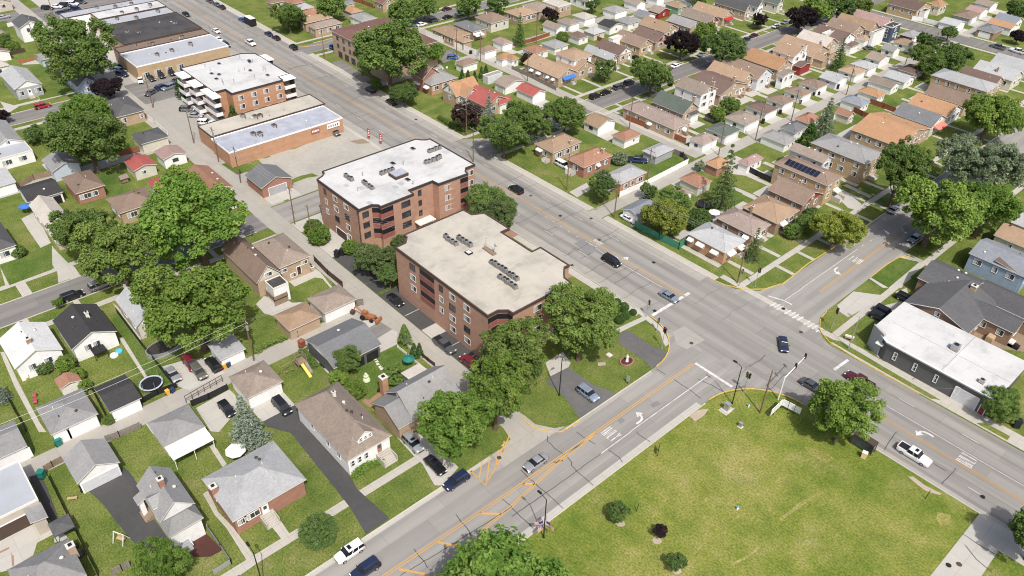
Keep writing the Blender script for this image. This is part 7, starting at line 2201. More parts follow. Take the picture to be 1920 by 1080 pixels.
road_word("ONLY", -59.3, 79.9, 2.9, 2.6, 0)
road_arrow(-58.7, 86.6, 0)
_o = (-59.5,165.1)
road_word("ONLY", _o[0], _o[1], 2.9, 2.6, math.pi)
_o = (-59.9,157.7)
road_arrow(_o[0], _o[1], math.pi)
_o = (-103.8,122.5)
road_word("ONLY", _o[0], _o[1], 2.9, 2.6, rad(-90))
_o = (-95.6,122.9)
road_arrow(_o[0], _o[1], rad(-90))
_o = (-14.8,123.0)
road_word("ONLY", _o[0], _o[1], 2.9, 2.6, rad(90))
_o = (-22.5,123.2)
road_arrow(_o[0], _o[1], rad(90))
structure("road_markings_yellow", my, [PAINT_Y])
structure("road_markings_white", mw, [PAINT_W])

# tar sealed cracks and slab joints
tr = MB()
for s in [[(-66.5,71.0),(-65.6,70.1),(-63.7,69.9),(-61.1,70.2),(-59.4,69.9),(-59.0,69.4),(-57.4,69.2),(-53.6,69.1)],[(-63.9,62.1),(-61.6,62.0),(-59.0,62.0),(-57.5,62.1),(-53.5,62.0)],[(-59.0,55.8),(-56.7,55.7),(-53.8,55.7)],[(-57.8,54.7),(-57.6,61.9),(-57.5,69.2),(-57.5,75.3)],[(-57.3,76.7),(-54.9,76.9),(-53.7,76.5)],[(-63.9,75.5),(-61.4,75.7),(-59.6,76.0)],[(-56.9,83.7),(-55.3,83.6),(-53.7,83.8)],[(-63.9,48.1),(-62.1,47.9),(-60.0,47.7),(-59.2,47.4)],[(-63.1,39.3),(-61.6,39.1),(-60.1,39.1),(-59.0,38.9)],[(-60.7,35.0),(-59.8,44.9),(-59.2,56.0)],[(-61.5,55.8),(-59.8,55.9),(-59.1,55.9)],[(-115.5,117.1),(-115.3,119.2),(-115.0,120.8)],[(-104.9,114.4),(-105.5,117.2),(-105.3,118.0)],[(-101.6,115.3),(-101.6,118.7)],[(-103.2,123.6),(-103.1,126.4),(-102.7,129.2)],[(-89.9,114.2),(-89.9,117.8),(-90.1,120.3),(-90.0,123.0)],[(-65.2,99.4),(-63.1,99.5)],[(-61.1,99.6),(-58.1,99.7),(-54.5,99.5)],[(-58.2,103.3),(-55.4,104.0),(-53.0,104.2)],[(-53.8,114.0),(-53.5,116.8),(-53.7,119.4)],[(-210.9,121.0),(-212.6,125.6),(-213.6,131.3)],[(-199.9,116.4),(-199.7,122.1)],[(-247.7,120.0),(-247.9,124.7),(-246.4,128.6)],[(-25.4,113.8),(-25.8,116.1),(-26.1,119.8)],[(-15.3,114.2),(-15.2,117.2),(-15.2,119.5)],[(-18.3,117.6),(-16.0,117.6)],[(-40.7,136.3),(-37.6,136.2),(-33.8,137.0),(-29.2,137.7),(-26.3,138.2),(-23.1,138.0)],[(-30.8,135.3),(-30.3,138.8)],[(-8.5,106.8),(-5.5,106.7),(-3.1,106.9)],[(-7.3,105.0),(-5.1,103.8),(-2.5,103.3)]]:
 q = []
 rr = random.Random(int(abs(s[0][0] * 10)))
 for a, c in zip(s, s[1:]):
  n = max(2, int(math.hypot(c[0] - a[0], c[1] - a[1]) / .8))
  for i in range(n):
   q.append((a[0] + (c[0] - a[0]) * i / n + rr.uniform(-.07, .07), a[1] + (c[1] - a[1]) * i / n + rr.uniform(-.07, .07)))
 q.append(s[-1])
 strip(tr, q, .11, ZM - .003)
rr = random.Random(4)
for k in range(62):
 x = -420 + k * 6.2 + rr.uniform(-1, 1)
 if -66 < x < -54 or x > -40 and False:
  continue
 y0, y1 = rr.choice(((111.2, 121), (122, 132), (113, 132), (111.2, 117)))
 q = [(x + rr.uniform(-.12, .12) + .2 * math.sin(i), y0 + (y1 - y0) * i / 9) for i in range(10)]
 strip(tr, q, rr.choice((.04, .05, .08)), ZM - .004)
for y in (114, 117.6, 127.6, 130.6):
 strip(tr, [(-420 + i * 4, y + rr.uniform(-.05, .05)) for i in range(85)], .035, ZM - .005)
 strip(tr, [(-36 + i * 4, y + .6 + rr.uniform(-.05, .05)) for i in range(36)], .035, ZM - .005)
structure("road_tar_seams", tr, [TAR])
for i, (x, y) in enumerate([(-65.7,110.9),(-77.5,113.4),(-53.0,131.4),(-59.9,135.5),(-68.3,61.1),(-7.4,99.4),(-6.4,100.8),(-9.5,116.8),(-104.3,124.5),(-89.5,127.3),(-112.4,130.1),(-118.3,125.0),(-130.5,126.1),(-187.1,130.3),(-101.0,111.8)]):
 b = MB()
 b.tube((0, 0, ZM - .004), (0, 0, ZM + .016), .42, .42, 14)
 b.tube((0, 0, ZM + .016), (0, 0, ZM + .022), .33, .33, 14)
 tag(b.build("manhole_cover", BLACK if i % 2 else BROWNTRIM, None, (x, y, 0)), "round iron manhole cover set in the road surface" if i not in (5, 6) else "round iron lid set in the broken concrete lot", "manhole cover", "manhole covers" if i not in (5, 6) else "lids in the concrete lot")

# ------------------------------------------------------------ houses and garages
SPECIAL = {}
KW = dict(w="windows", g="garage", v="vents", wl="winlist", st="stairs", ch="chimneys", aw="awnings", do="doors", gm="gablem")
for isH, label, gi, vols, rc, wc, kw in HOUSES:
 kw = {KW.get(k, k): x for k, x in kw.items()}
 label = re.sub("@(..)", lambda m: SUF[m.group(1)], label)
 kind, cat, group = ("house", "house", HGROUPS[gi]) if isH else ("detached_garage", "garage", HGROUPS[gi])
 if isH and gi in (0, 4):
  kw.setdefault("stairs", [('+x', .75, 1.5, 5 if gi == 0 else 4, "concrete_walk" if gi == 0 else "weathered_wood")])
  kw.setdefault("doors", [('+x', .75, "white_paint", .8)])
 if not isH:
  kw.setdefault("windows", False)
  kw.setdefault("vents", 0)
 flags = {k: kw.pop(k) for k in ("panels", "dormer", "dormer2", "cottage", "patio", "carport", "porchback", "opengarage") if k in kw}
 if "gablem" in kw:
  kw["gablem"] = M(kw["gablem"])
 rm = MATS.get("shingle_" + rc) or MATS[rc]
 h = house(kind, label, cat, group, vols, rm, M(wc), **kw)
 v = vols[0]
 cx, cy = h.location.x, h.location.y
 L = (v[0] - cx, v[1] - cx, v[2] - cy, v[3] - cy, *v[4:7])
 for f in flags:
  SPECIAL[f] = (h, L, v)


def part(name, mb, mats, parent, loc=None):
 return mb.build(name, mats, parent, loc)


h, L, v = SPECIAL["panels"]
for k in range(8):
 b = MB()
 t0 = .16 + k * .075
 x = L[0] + (L[1] - L[0]) * t0
 for s in (0,):
  ya, yb = L[2] + .9, L[2] + 2.9
  za, zb = roof_z(L, 0, ya) + .08, roof_z(L, 0, yb) + .08
  w = (L[1] - L[0]) * .07
  b.face([(x, ya, za), (x + w, ya, za), (x + w, yb, zb), (x, yb, zb)], 0)
  b.face([(x, ya, za - .06), (x + w, ya, za - .06), (x + w, ya, za), (x, ya, za)], 1)
 part("solar_panel", b, [SOLAR, STEEL], h)
h, L, v = SPECIAL["dormer"]
b, w_, r_ = MB(), MB(), MB()
fx = L[1] - 2.6
y0, y1 = L[2] + (L[3] - L[2]) * .34, L[2] + (L[3] - L[2]) * .66
zb = L[4] + 1.35
wall_volume(w_, L[1] - 4.6, L[1] - 1.2, y0, y1, L[4] + .5, L[4] + 2.0, 'gx', 1.1)
roof_volume(r_, L[1] - 4.9, L[1] - 1.0, y0 - .35, y1 + .35, L[4] + 1.85, 'gx', 1.35)
d = part("dormer", w_, [MATS["siding_white"], MATS["siding_white"]], h)
part("dormer_roof", r_, [MATS["shingle_taupe"], WHITE, MATS["shingle_taupe"]], d)
for k in (-1, 0, 1):
 put("window", window_mesh(.55, .65), d, (L[1] - 1.2, (y0 + y1) / 2 + k * .9, L[4] + 1.75), SIDE_RZ['+x'])
h, L, v = SPECIAL["dormer2"]
b = MB()
b.box(-.6, .6, -.6, .6, 0, 4.3, 0)
b.box(-.7, .7, -.7, .7, 4.3, 4.5, 1)
b.box(-.3, .3, -.3, .3, 4.5, 4.65, 2)
_c = (-93.9,55.0)
part("chimney", b, [MATS["brick_orange"], STONE, BLACK], h, (_c[0] - h.location.x, _c[1] - h.location.y, 0))
h, L, v = SPECIAL["cottage"]
b = steps_mb(8, 1.5, .34, .24)
for s in (-1, 1):
 b.box(s * .8 - .06, s * .8 + .06, 0, 2.7, 1.0, 1.1, 1)
_c = (-87.5,13.3)
put("steps", b.mesh("steps", [STEEL, WHITE]), h, (_c[0] - h.location.x, _c[1] - h.location.y, 0), rad(-90))
b = steps_mb(6, 2.6, .36, .22)
_c = (-94.9,11.3)
put("side_steps", b.mesh("side_steps", [WOOD]), h, (_c[0] - h.location.x - .6, _c[1] - h.location.y + 1.2, 0), rad(180))
b = MB()
wall_volume(b, L[0] + 4.2, L[0] + 6.6, L[2] + .4, L[2] + 2.6, L[4] - .2, L[4] + .8, 'gy', 1.0)
d = part("dormer", b, [MATS["siding_white"], MATS["siding_white"]], h)
b = MB()
roof_volume(b, L[0] + 3.9, L[0] + 6.9, L[2] + .1, L[2] + 2.9, L[4] + .75, 'gy', 1.15)
part("dormer_roof", b, [MATS["shingle_grey"], WHITE, MATS["shingle_grey"]], d)
h, L, v = SPECIAL["patio"]
b = MB()
b.box(L[1] - .2, L[1] + 3.4, L[2] + .1, L[3] - .1, 2.45, 2.6, 0)
for y in (L[2] + .3, 0, L[3] - .3):
 b.box(L[1] + 3.2, L[1] + 3.3, y - .05, y + .05, 0, 2.45, 1)
part("patio_cover", b, [WHITE, WHITE], h)
h, L, v = SPECIAL["porchback"]
b = MB()
b.box(L[1] + 1.0, L[1] + 4.6, L[2] + 1.2, L[2] + 4.4, 1.3, 1.5, 0)
for y in (L[2] + 1.2, L[2] + 4.3):
 b.box(L[1] + 1.0, L[1] + 4.6, y, y + .1, 1.5, 2.4, 0)
b.box(L[1] + 4.5, L[1] + 4.6, L[2] + 1.2, L[2] + 4.4, 0, 2.4, 0)
part("deck", b, [WOOD], h)
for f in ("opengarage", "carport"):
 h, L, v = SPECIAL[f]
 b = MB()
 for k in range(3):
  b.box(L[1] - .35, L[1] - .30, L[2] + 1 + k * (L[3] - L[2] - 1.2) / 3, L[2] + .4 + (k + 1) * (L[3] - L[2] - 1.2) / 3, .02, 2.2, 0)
 part("bay_shade", b, [BLACK], h)  # black slabs on the wall paint in the shade inside the open bays

# charcoal roofed complex and the white shop
house("house", "sprawling charcoal roofed house with brick chimney behind the white shop", "house", None,
      [(-44.6, -33.5, 163, 173.6, 4.0, 'gx', 2.2), (-42.3, -28.6, 152.3, 167.5, 3.8, 'gy', 2.4), (-34, -22.5, 159.8, 166.2, 3.7, 'gx', 1.5), (-34, -4, 166.4, 174.6, 3.75, 'gx', 1.9)], MATS["shingle_dgrey"], MATS["brick_brown"], windows=2,
      chimneys=[(*(-33.9,165.3), 1.1, 1.0, "brick_tan")], vents=5, trim=WHITE)
t = thing("shop_building", "white flat roofed shop with charcoal siding along the avenue", "shop", (-30, 143, 0))
b = MB()
b.prism([(-11.8, -3.9), (-7.6, -6.6), (12.9, -6.9), (12.9, 8.2), (-11.8, 8.2)], 0, 4.3, 0)
part("wall", b, [MATS["siding_dgrey"]], t)
b = MB()
b.prism([(-12, -4.1), (-7.9, -7.0), (13.2, -7.3), (13.2, 8.5), (-12, 8.5)], 4.3, 4.62, 0)
b.prism([(-12.1, -4.15), (-7.95, -7.1), (13.3, -7.4), (13.3, -6.9), (-7.8, -6.6), (-11.9, -3.7)], 4.62, 4.72, 1)
b.box(-10, 13, -.12, .12, 4.62, 4.72, 0)
b.box(3.0, 3.3, -6.6, 8.2, 4.62, 4.76, 0)
part("roof", b, [MEMBRANE, WHITE], t)
for x in (-5.6, -1.5, 2.7, 6.9):
 put("window", window_mesh(.55, 1.7), t, (x, -6.66 - (x + 7.6) * .0146, 2.3), SIDE_RZ['-y'])
put("garage_door", garage_door_mesh(4.3, 3.0, MATS["siding_lgrey"]), t, (8.6, -6.88, .02), SIDE_RZ['-y'])
put("door", door_mesh(MATS["siding_red"]), t, (11.9, -6.92, .05), SIDE_RZ['-y'])
b = MB()
b.box(-9.9, -8.4, -6.9, -5.3, 3.0, 3.14, 0)
part("entry_canopy", b, [WHITE], t)
b = MB()
b.prism([(-12.1, -4.2), (-12.0, -4.6), (-9.0, -6.2), (-8.9, -5.6)], 0, 5.3, 0)
part("sign_wall", b, [MATS["siding_grey"]], t)
for (x, y, s) in ((1.9, 1.3, .7), (9.4, -4.3, .45)):
 b = MB()
 b.box(-s, s, -s, s, .12, s * 1.8, 0)
 b.tube((0, 0, s * 1.8), (0, 0, s * 1.8 + .06), s * .7, s * .7, 12, 1)
 b.box(-s * 1.1, s * 1.1, -s * 1.1, s * 1.1, 0, .12, 2)
 o = b.build("air_conditioner", [STEEL, BLACK, WOOD], None, (-30 + x, 143 + y, 4.63))
 tag(o, "square grey air conditioner on the ridge of the white shop roof" if s > .5 else "small rooftop vent unit near the white shop's right corner", "air conditioner")

# ------------------------------------------------------------ apartment blocks
def apartment(label, outline, h, wm, roofm, trimm, wins, rails, kind="apartment_building"):
 cx = sum(p[0] for p in outline) / len(outline)
 cy = sum(p[1] for p in outline) / len(outline)
 t = thing(kind, label, "apartment building", (cx, cy, 0))
 o = [(p[0] - cx, p[1] - cy) for p in outline]
 b = MB()
 b.prism(o, 0, h, 0)
 part("wall", b, [wm], t)
 b = MB()
 b.prism(o, h + .002, h + .08, 0)
 part("roof", b, [roofm], t)
 b = MB()
 n = len(o)
 q = o + [o[0]]
 ins = []
 for i in range(n):
  a, c, e = Vector(o[i - 1]), Vector(o[i]), Vector(o[(i + 1) % n])
  d1, d2 = (c - a).normalized(), (e - c).normalized()
  n1, n2 = Vector((d1.y, -d1.x)), Vector((d2.y, -d2.x))
  m = (n1 + n2)
  m = m / max(.4, m.length_squared) * 2
  ins.append((c + m * .12, c - m * .16))
 for i in range(n):
  j = (i + 1) % n
  (a0, a1), (c0, c1) = ins[i], ins[j]
  z0, z1 = h - .28, h + .3
  b.face([(*a0, z0), (*c0, z0), (*c0, z1), (*a0, z1)])
  b.face([(*a0, z1), (*c0, z1), (*c1, z1), (*a1, z1)])
  b.face([(*a1, z1), (*c1, z1), (*c1, h + .08), (*a1, h + .08)])
  b.face([(*a0, z0), (*a1, z0), (*c1, z0), (*c0, z0)])
 part("parapet", b, [trimm], t)
 for (x, y, z, side, w, hh, wk) in wins:
  put("window", window_mesh(w, hh, wk), t, (x - cx, y - cy, z), SIDE_RZ[side])
 for pts, zs, rm in rails:
  for z in zs:
   q = [(p[0] - cx, p[1] - cy) for p in pts]
   b = MB()
   for a, c in zip(q, q[1:]):
    d = Vector((c[0] - a[0], c[1] - a[1])).normalized()
    nn = Vector((d.y, -d.x))
    A0, C0 = Vector(a) + nn * .03, Vector(c) + nn * .03
    A1, C1 = Vector(a) + nn * .10, Vector(c) + nn * .10
    # rail panel; the flat black face above paints in the balcony opening's shade
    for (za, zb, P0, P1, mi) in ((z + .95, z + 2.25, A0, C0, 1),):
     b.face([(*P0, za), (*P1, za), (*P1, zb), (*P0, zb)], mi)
    for (za, zb) in ((z - .18, z + .95),):
     b.face([(*A1, za), (*C1, za), (*C1, zb), (*A1, zb)], 0)
     b.face([(*A1, zb), (*C1, zb), (*A0.lerp(C0, 1), zb), (*A0, zb)], 0)
     b.face([(*A0, za), (*C0, za), (*C1, za), (*A1, za)], 0)
    m_ = int((C1 - A1).length / .35)
    for k in range(1, m_):
     p = A1.lerp(C1, k / m_) + nn * .015
     b.tube((p.x, p.y, z + .05), (p.x, p.y, z + .9), .02, .02, 4, 2, False)
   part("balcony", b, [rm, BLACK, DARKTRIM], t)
 return t, cx, cy


ZS = (10.35, 7.6, 4.85, 2.1)
O1 = [(-117.6, 75), (-87.8, 75), (-87.8, 77.5), (-86.6, 79.0), (-85.3, 79.1), (-85.2, 94.4), (-87.2, 94.6), (-88.4, 95.7), (-89.8, 97.2), (-89.7, 98.4), (-98.2, 98.4), (-98.2, 95.9), (-108, 95.9), (-108, 98.2), (-116.3, 98.2), (-117.6, 95.6), (-120.4, 95.4), (-120.4, 79.2), (-119.3, 79.1), (-117.7, 77.6)]
wins = []
for x in (-111.8, -102.2, -98.6, -94.0):
 for i, z in enumerate(ZS):
  if x == -111.8 and i == 3 or x < -100 and i == 3:
   continue
  wins.append((x, 75, z - (0 if i else .05), '-y', 1.1 if x == -102.2 else 1.75, 1.3, "dark" if (i + int(-x)) % 3 == 0 else "cream"))
for y in (85.5, 91):
 for z in ZS:
  wins.append((-85.24, y, z, '+x', 2.0, 1.3, "cream"))
apartment("brick apartment block with pale worn gravel roof at the intersection", O1, 12.0, MATS["brick_apartment"], MEMBRANE_OLD, BROWNTRIM, wins,
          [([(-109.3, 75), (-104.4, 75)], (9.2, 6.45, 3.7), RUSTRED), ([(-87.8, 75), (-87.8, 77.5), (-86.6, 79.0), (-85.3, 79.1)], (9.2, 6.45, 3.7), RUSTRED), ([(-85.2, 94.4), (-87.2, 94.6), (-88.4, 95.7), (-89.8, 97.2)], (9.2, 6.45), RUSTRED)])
O2 = [(-153.3, 77.4), (-135.3, 77.4), (-135.3, 80.8), (-134.3, 81.9), (-133.3, 81.9), (-133.3, 91), (-135.4, 91.1), (-135.4, 98.1), (-133.3, 98.3), (-132.9, 106.9), (-134.1, 107.1), (-135.4, 108.3), (-135.4, 111.1), (-153.7, 111.1), (-153.8, 110), (-154.7, 108.9), (-155.9, 108.2), (-155.9, 80.4), (-154.9, 80.3), (-153.9, 79.1)]
wins = []
for x, w in ((-150.1, 1.0), (-145.7, 1.7), (-140.9, 1.7)):
 for i, z in enumerate(ZS):
  if i < 3 or x > -143:
   wins.append((x, 77.4, z, '-y', w, 1.3, ("dark", "cream", "white")[(i + int(-x)) % 3]))
for z in ZS[:3]:
 wins += [(-135.3, 79.0, z, '+x', 1.5, 1.3, "dark"), (-133.3, 88.7, z, '+x', 2.3, 1.35, "dark"), (-135.4, 94.2, z, '+x', .8, 1.3, "dark"), (-133.2, 101.2, z, '+x', 2.3, 1.35, "cream"), (-135.4, 109.8, z, '+x', 1.4, 1.3, "cream")]
t, cx, cy = apartment("brick apartment block with bright white roof in the middle", O2, 12.0, MATS["brick_apartment"], MEMBRANE, DARKTRIM, wins,
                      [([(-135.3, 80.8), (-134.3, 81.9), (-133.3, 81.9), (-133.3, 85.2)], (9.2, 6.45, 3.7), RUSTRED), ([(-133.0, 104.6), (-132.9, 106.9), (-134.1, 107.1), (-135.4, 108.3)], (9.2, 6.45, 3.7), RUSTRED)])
put("garage_door", garage_door_mesh(4.6, 2.2, BROWNTRIM), t, (-144.4 - cx, 77.4 - cy, .05), SIDE_RZ['-y'])
b = MB()
b.box(-2.4, .8, -2.4, 2.4, 2.9, 3.15, 0)
part("entrance_canopy", b, [OFFWHITE], t, (-133.9 - cx, 94.6 - cy, 0))
b = MB()
b.tube((0, 0, .2), (0, 0, 11.6), .08, .08, 6)
b.box(-.2, .2, -.2, .1, 11.3, 11.8)
part("downpipe", b, [DARKTRIM], t, (-135.6 - cx, 77.25 - cy, 0))
O3 = [(-246.5, 83.4), (-222.5, 83.4), (-222.5, 86.9), (-218.4, 87.0), (-218.4, 103.6), (-221.5, 103.7), (-221.5, 107.5), (-244, 107.5), (-246.5, 104)]
wins = []
for y in (89.5, 93.7, 97.6, 101.8):
 for z in (7.6, 4.9, 2.2):
  wins.append((-218.4, y, z, '+x', 1.5, 1.35, "white"))
def roof_bits(t, cx, cy, x0, x1, y0, y1, z, n, seed):
 r = random.Random(seed)
 for k in range(n):
  b = MB()
  x, y = r.uniform(x0, x1) - cx, r.uniform(y0, y1) - cy
  if k % 3 == 0:
   b.box(x - .7, x + .7, y - .45, y + .45, z, z + .35, 0, 1)
  else:
   b.tube((x, y, z), (x, y, z + .9), .1, .1, 6, 0)
   b.tube((x, y, z + .9), (x, y, z + 1.0), .17, .17, 6, 0)
  b.build("roof_vent", [STEEL, BLACK], t)


roof_bits(t, cx, cy, -152, -137, 80, 109, 12.08, 9, 3)
t, cx, cy = apartment("orange brick apartments with white roof and stacked white balconies", O3, 9.4, MATS["brick_orange"], MEMBRANE, DARKTRIM, wins, [])
roof_bits(t, cx, cy, -243, -224, 86, 104, 9.48, 22, 5)
for (x0, x1, y0, y1) in ((-243.5, -238.5, 80.6, 83.3), (-235, -230, 80.6, 83.3), (-226.5, -218.6, 81.2, 83.3), (-222.3, -218.0, 103.8, 107.3), (-241, -236, 107.6, 109.6)):
 for z in (6.6, 3.8, 1.0):
  b = MB()
  b.box(x0 - cx, x1 - cx, y0 - cy, y1 - cy, z - .15, z, 0)
  b.box(x0 - cx, x1 - cx, y0 - cy, y0 - cy + .1, z, z + .95, 0)
  b.box(x1 - cx - .1, x1 - cx, y0 - cy + .1, y1 - cy, z, z + .95, 0)
  b.box(x0 - cx + .1, x1 - cx - .1, y1 - cy - .12, y1 - cy - .05, z, z + 2.4, 1)
  part("balcony", b, [WHITE, DARKTRIM], t)
 b = MB()
 b.box(x0 - cx - .3, x1 - cx + .3, y0 - cy - .3, y1 - cy + .3, 9.3, 9.62, 0)
 part("balcony_roof", b, [WHITE], t)
house("apartment_building", "brown roofed three-storey tan brick flats behind the giant avenue tree", "apartment building", None,
      [(-250.5, -218, 139.6, 163, 8.6, 'hip', 1.2)], MATS["shingle_maroon"], MATS["brick_tan"], windows=False, vents=3,
      winlist=[('-y', t_, z, 1.2, 1.2, "dark") for t_ in (.12, .24, .36, .5, .64) for z in (6.9, 4.2)] + [('-y', t_, 1.2, 2.3, 2.0, "dark") for t_ in (.15, .28, .41, .55)])
for lb, x0, x1, y0, y1, z, rm, wm, k in (
  ("grey blue roofed tan shop block nearest the balcony apartments", -283, -268.2, 76.8, 109, 4.8, ROOF_METAL, MATS["brick_yellow"], 1),
  ("black tar roofed shop block in the avenue strip", -313, -289.8, 81, 109.3, 5.2, ROOF_TAR, MATS["brick_tan"], 0),
  ("brick parapet shop block between tar roof and grey roof", -289.4, -283.3, 77, 109.2, 5.0, MATS["shingle_brown"], MATS["brick_tan"], 0),
  ("pale blue strip roofed shop in the avenue row", -321.5, -313.3, 82.5, 109.2, 5.0, ROOF_METAL, MATS["brick_tan"], 0),
  ("worn white roofed shop in the avenue row", -331, -321.8, 83.5, 109.3, 5.2, MEMBRANE, MATS["brick_tan"], 0),
  ("blue white roofed shop at the top of the avenue row", -338, -331.3, 74.5, 109.3, 5.0, ROOF_METAL, MATS["siding_white"], 0),
  ("blue tarred roof brick hall beside the gravel lot", -204.6, -193.6, 73, 108.6, 4.4, ROOF_METALB, MATS["brick_orange"], 2),
  ("grey roofed brick hall behind the blue tarred roof", -214, -204.9, 73.4, 109.6, 4.7, MEMBRANE_OLD, MATS["brick_orange"], 0)):
 r = random.Random(int(-x0))
 wl = [('+x', q, 1.5, 2.2, 1.8, "cream") for q in (.08, .2, .32, .44)] if k == 1 else []
 h = house("shop_building", lb, "shop", "avenue shop blocks", [(x0, x1, y0, y1, z, 'flat', 0)], rm, wm, windows=False, vents=3, trim=WHITE if k != 0 else BROWNTRIM, winlist=wl)
 for q in range(3):
  b = MB()
  lx, ly = r.uniform(-2.5, 2.5), r.uniform(-9, 9)
  b.box(lx - .8, lx + .8, ly - .6, ly + .6, z + .06, z + r.uniform(.5, 1.1), 0, 1)
  b.tube((lx + 1.5, ly, z), (lx + 1.5, ly, z + 1.1), .12, .12, 6, 1)
  part("roof_unit", b, [STEEL, BROWNTRIM], h)
 if k == 2:
  for lx, ly, w, nm in ((5.6, 14.5, 4.2, WHITE), (5.6, 8.5, 2.6, RUSTRED)):
   b = MB()
   b.box(lx - .08, lx + .06, ly - w / 2, ly + w / 2, 2.5, 3.9, 0)
   for q in range(5):
    b.box(lx + .06, lx + .08, ly - w * .4 + q * w * .17, ly - w * .4 + q * w * .17 + .3, 2.9, 3.5, 1)
   part("wall_sign", b, [nm, NAVY if nm is WHITE else WHITE], h)

# rooftop condensers: one thing each
cm = MB()
cm.box(-.42, .42, -.42, .42, .14, .95, 0)
cm.tube((0, 0, .95), (0, 0, 1.03), .34, .34, 10, 1)
cm.box(-.5, .5, -.5, .5, 0, .14, 2)
CONDENSER = cm.mesh("air_conditioner", [plain("condenser_grey", (.21, .215, .21), .6, .25), BLACK, WOOD])
rr = random.Random(8)
for px, py, n, dx, dy, zt, lb in [(-113.8,85.3,4,1.15,0,12.08,'left row of four on the pale apartment roof'),(-111.5,87.3,4,1.15,0,12.08,'second row of four on the pale apartment roof'),(-100.6,86.8,8,1.1,0,12.08,'long row on the pale apartment roof'),(-95.3,84.8,5,1.05,0,12.08,'row below the long row on the pale apartment roof'),(-150.1,83.5,3,1.2,0,12.08,'left row on the white apartment roof'),(-145.0,85.1,4,1.15,0,12.08,'second row on the white apartment roof'),(-145.9,90.6,4,0,1.1,12.08,'row beside the skylight on the white apartment roof'),(-147.8,106.5,4,0,1.1,12.08,'highest row on the white apartment roof'),(-143.5,102.2,5,0,1.1,12.08,'row near the avenue on the white apartment roof')]:
 for k in range(n):
  o = put("air_conditioner", CONDENSER, None, (px + dx * k + rr.uniform(-.14, .14), py + dy * k + rr.uniform(-.14, .14), zt + .01), rr.uniform(-.12, .12))
  o.scale = (1, 1, rr.uniform(.75, 1.1))
  tag(o, "grey condenser, " + lb, "air conditioner", "condensers in the " + lb)
b = MB()
b.box(-1.5, 1.5, -1.9, 1.9, 0, .75, 0)
b.box(-1.35, 1.35, -1.75, 1.75, .75, .95, 1)
tag(b.build("skylight", [BROWNTRIM, ROOF_METALB], None, (*(-142.8,93.5), 12.09)), "large blue grey skylight box on the white apartment roof", "skylight")
b = MB()
for x in (-1.4, 1.4):
 b.tube((x, 0, 0), (x, .3, 2.6), .07, .07, 5)
b.tube((-1.4, .1, 1.2), (1.4, .1, 1.2), .05, .05, 5)
b.box(-1.7, 1.7, -.5, .5, 0, .35, 1)
b.dome((1.5, .35, 2.2), .45, .2, .45, 8, 3, 0, True)
tag(b.build("antenna_frame", [STEEL, WOOD], None, (*(-104.0,89.2), 12.09)), "steel antenna frame with small dish on the pale apartment roof", "antenna")
b = MB()
b.box(-.7, .7, -.6, .6, 0, .3, 0)
b.box(-.5, .5, -.42, .42, .3, .36, 1)
tag(b.build("roof_hatch", [BLACK, OFFWHITE], None, (*(-106.3,85.5), 12.09)), "small square hatch in the middle of the pale apartment roof", "roof hatch")
for i, (x, y) in enumerate([(-146.6,81.3),(-143.4,83.3),(-136.5,81.0),(-138.8,89.8),(-139.2,91.7)]):
 b = MB()
 b.box(-.7, .7, -.55, .55, 0, .05, 0)
 tag(b.build("roof_mat", [ROOF_METAL], None, (x, y, 12.09)), "flat grey mat lying on the white apartment roof", "roof mat", "mats on the white apartment roof")

# ------------------------------------------------------------ trees and cars
for style, lm, label, x, y, r, th, ch, big, *ex in TREES:
 name, cat, group = ex or ("tree", "tree", None)
 tree(style, lm, label, x, y, r, th, ch, bool(big), name, cat, group, (x * 7.3 + y * 3.1) % 6.28)
for kind, paint, label, x, y, hd, rf in CARS_AT:
 car(kind, paint, label, x, y, hd, None, None, bool(rf))
# food truck
t = thing("food_truck", "boxy black food truck with white roof parked on the upper avenue", "truck", (*(-297.8,131.4), Z_ROAD), rad(180))
b = MB()
b.box(-3.2, 2.2, -1.15, 1.15, .5, 3.0, 0, 1)
b.box(2.2, 3.4, -1.05, 1.05, .5, 1.7, 0)
part("body", b, [BLACK, WHITE], t)
b = MB()
b.box(2.2, 2.6, -1.0, 1.0, 1.7, 2.5, 0)
b.box(-2.4, .4, -1.17, -1.14, 1.5, 2.5, 0)
part("windows", b, [CARGLASS], t)
car_meshes("suv")
for wx in (-2, 2.3):
 for wy in (-1, 1):
  put("wheel", CARS["suv"]["wheel"].mesh("wheel", [RUBBER]), t, (wx, wy, .36))

# ------------------------------------------------------------ poles, lamps, signals
POLE = MB()
POLE.tube((0, 0, 0), (0, 0, 10.6), .17, .11, 8, 0)
ARM = MB()
ARM.box(-1.25, 1.25, -.06, .06, 9.85, 10.0, 0)
for k in (-1.1, -.4, .4, 1.1):
 ARM.tube((k, 0, 10.0), (k, 0, 10.18), .05, .04, 5, 1)
TRF = MB()
TRF.tube((.38, 0, 7.9), (.38, 0, 8.9), .26, .26, 10, 0)
TRF.box(.1, .3, -.05, .05, 8.3, 8.5, 0)
LARM = MB()
LARM.tube((0, 0, 8.2), (-1.6, 0, 9.0), .05, .045, 6)
LARM.tube((-1.6, 0, 9.0), (-2.9, 0, 9.05), .045, .04, 6)
LHEAD = MB()
LHEAD.box(-3.6, -2.8, -.16, .16, 8.95, 9.12)
PM, AM, TM, LM, HM = POLE.mesh("pole", [POLE_WOOD]), ARM.mesh("crossarm", [WOOD_GREY, OFFWHITE]), TRF.mesh("transformer", [STEEL]), LARM.mesh("lamp_arm", [STEEL]), LHEAD.mesh("lamp_head", [STEEL])
PTS = {}
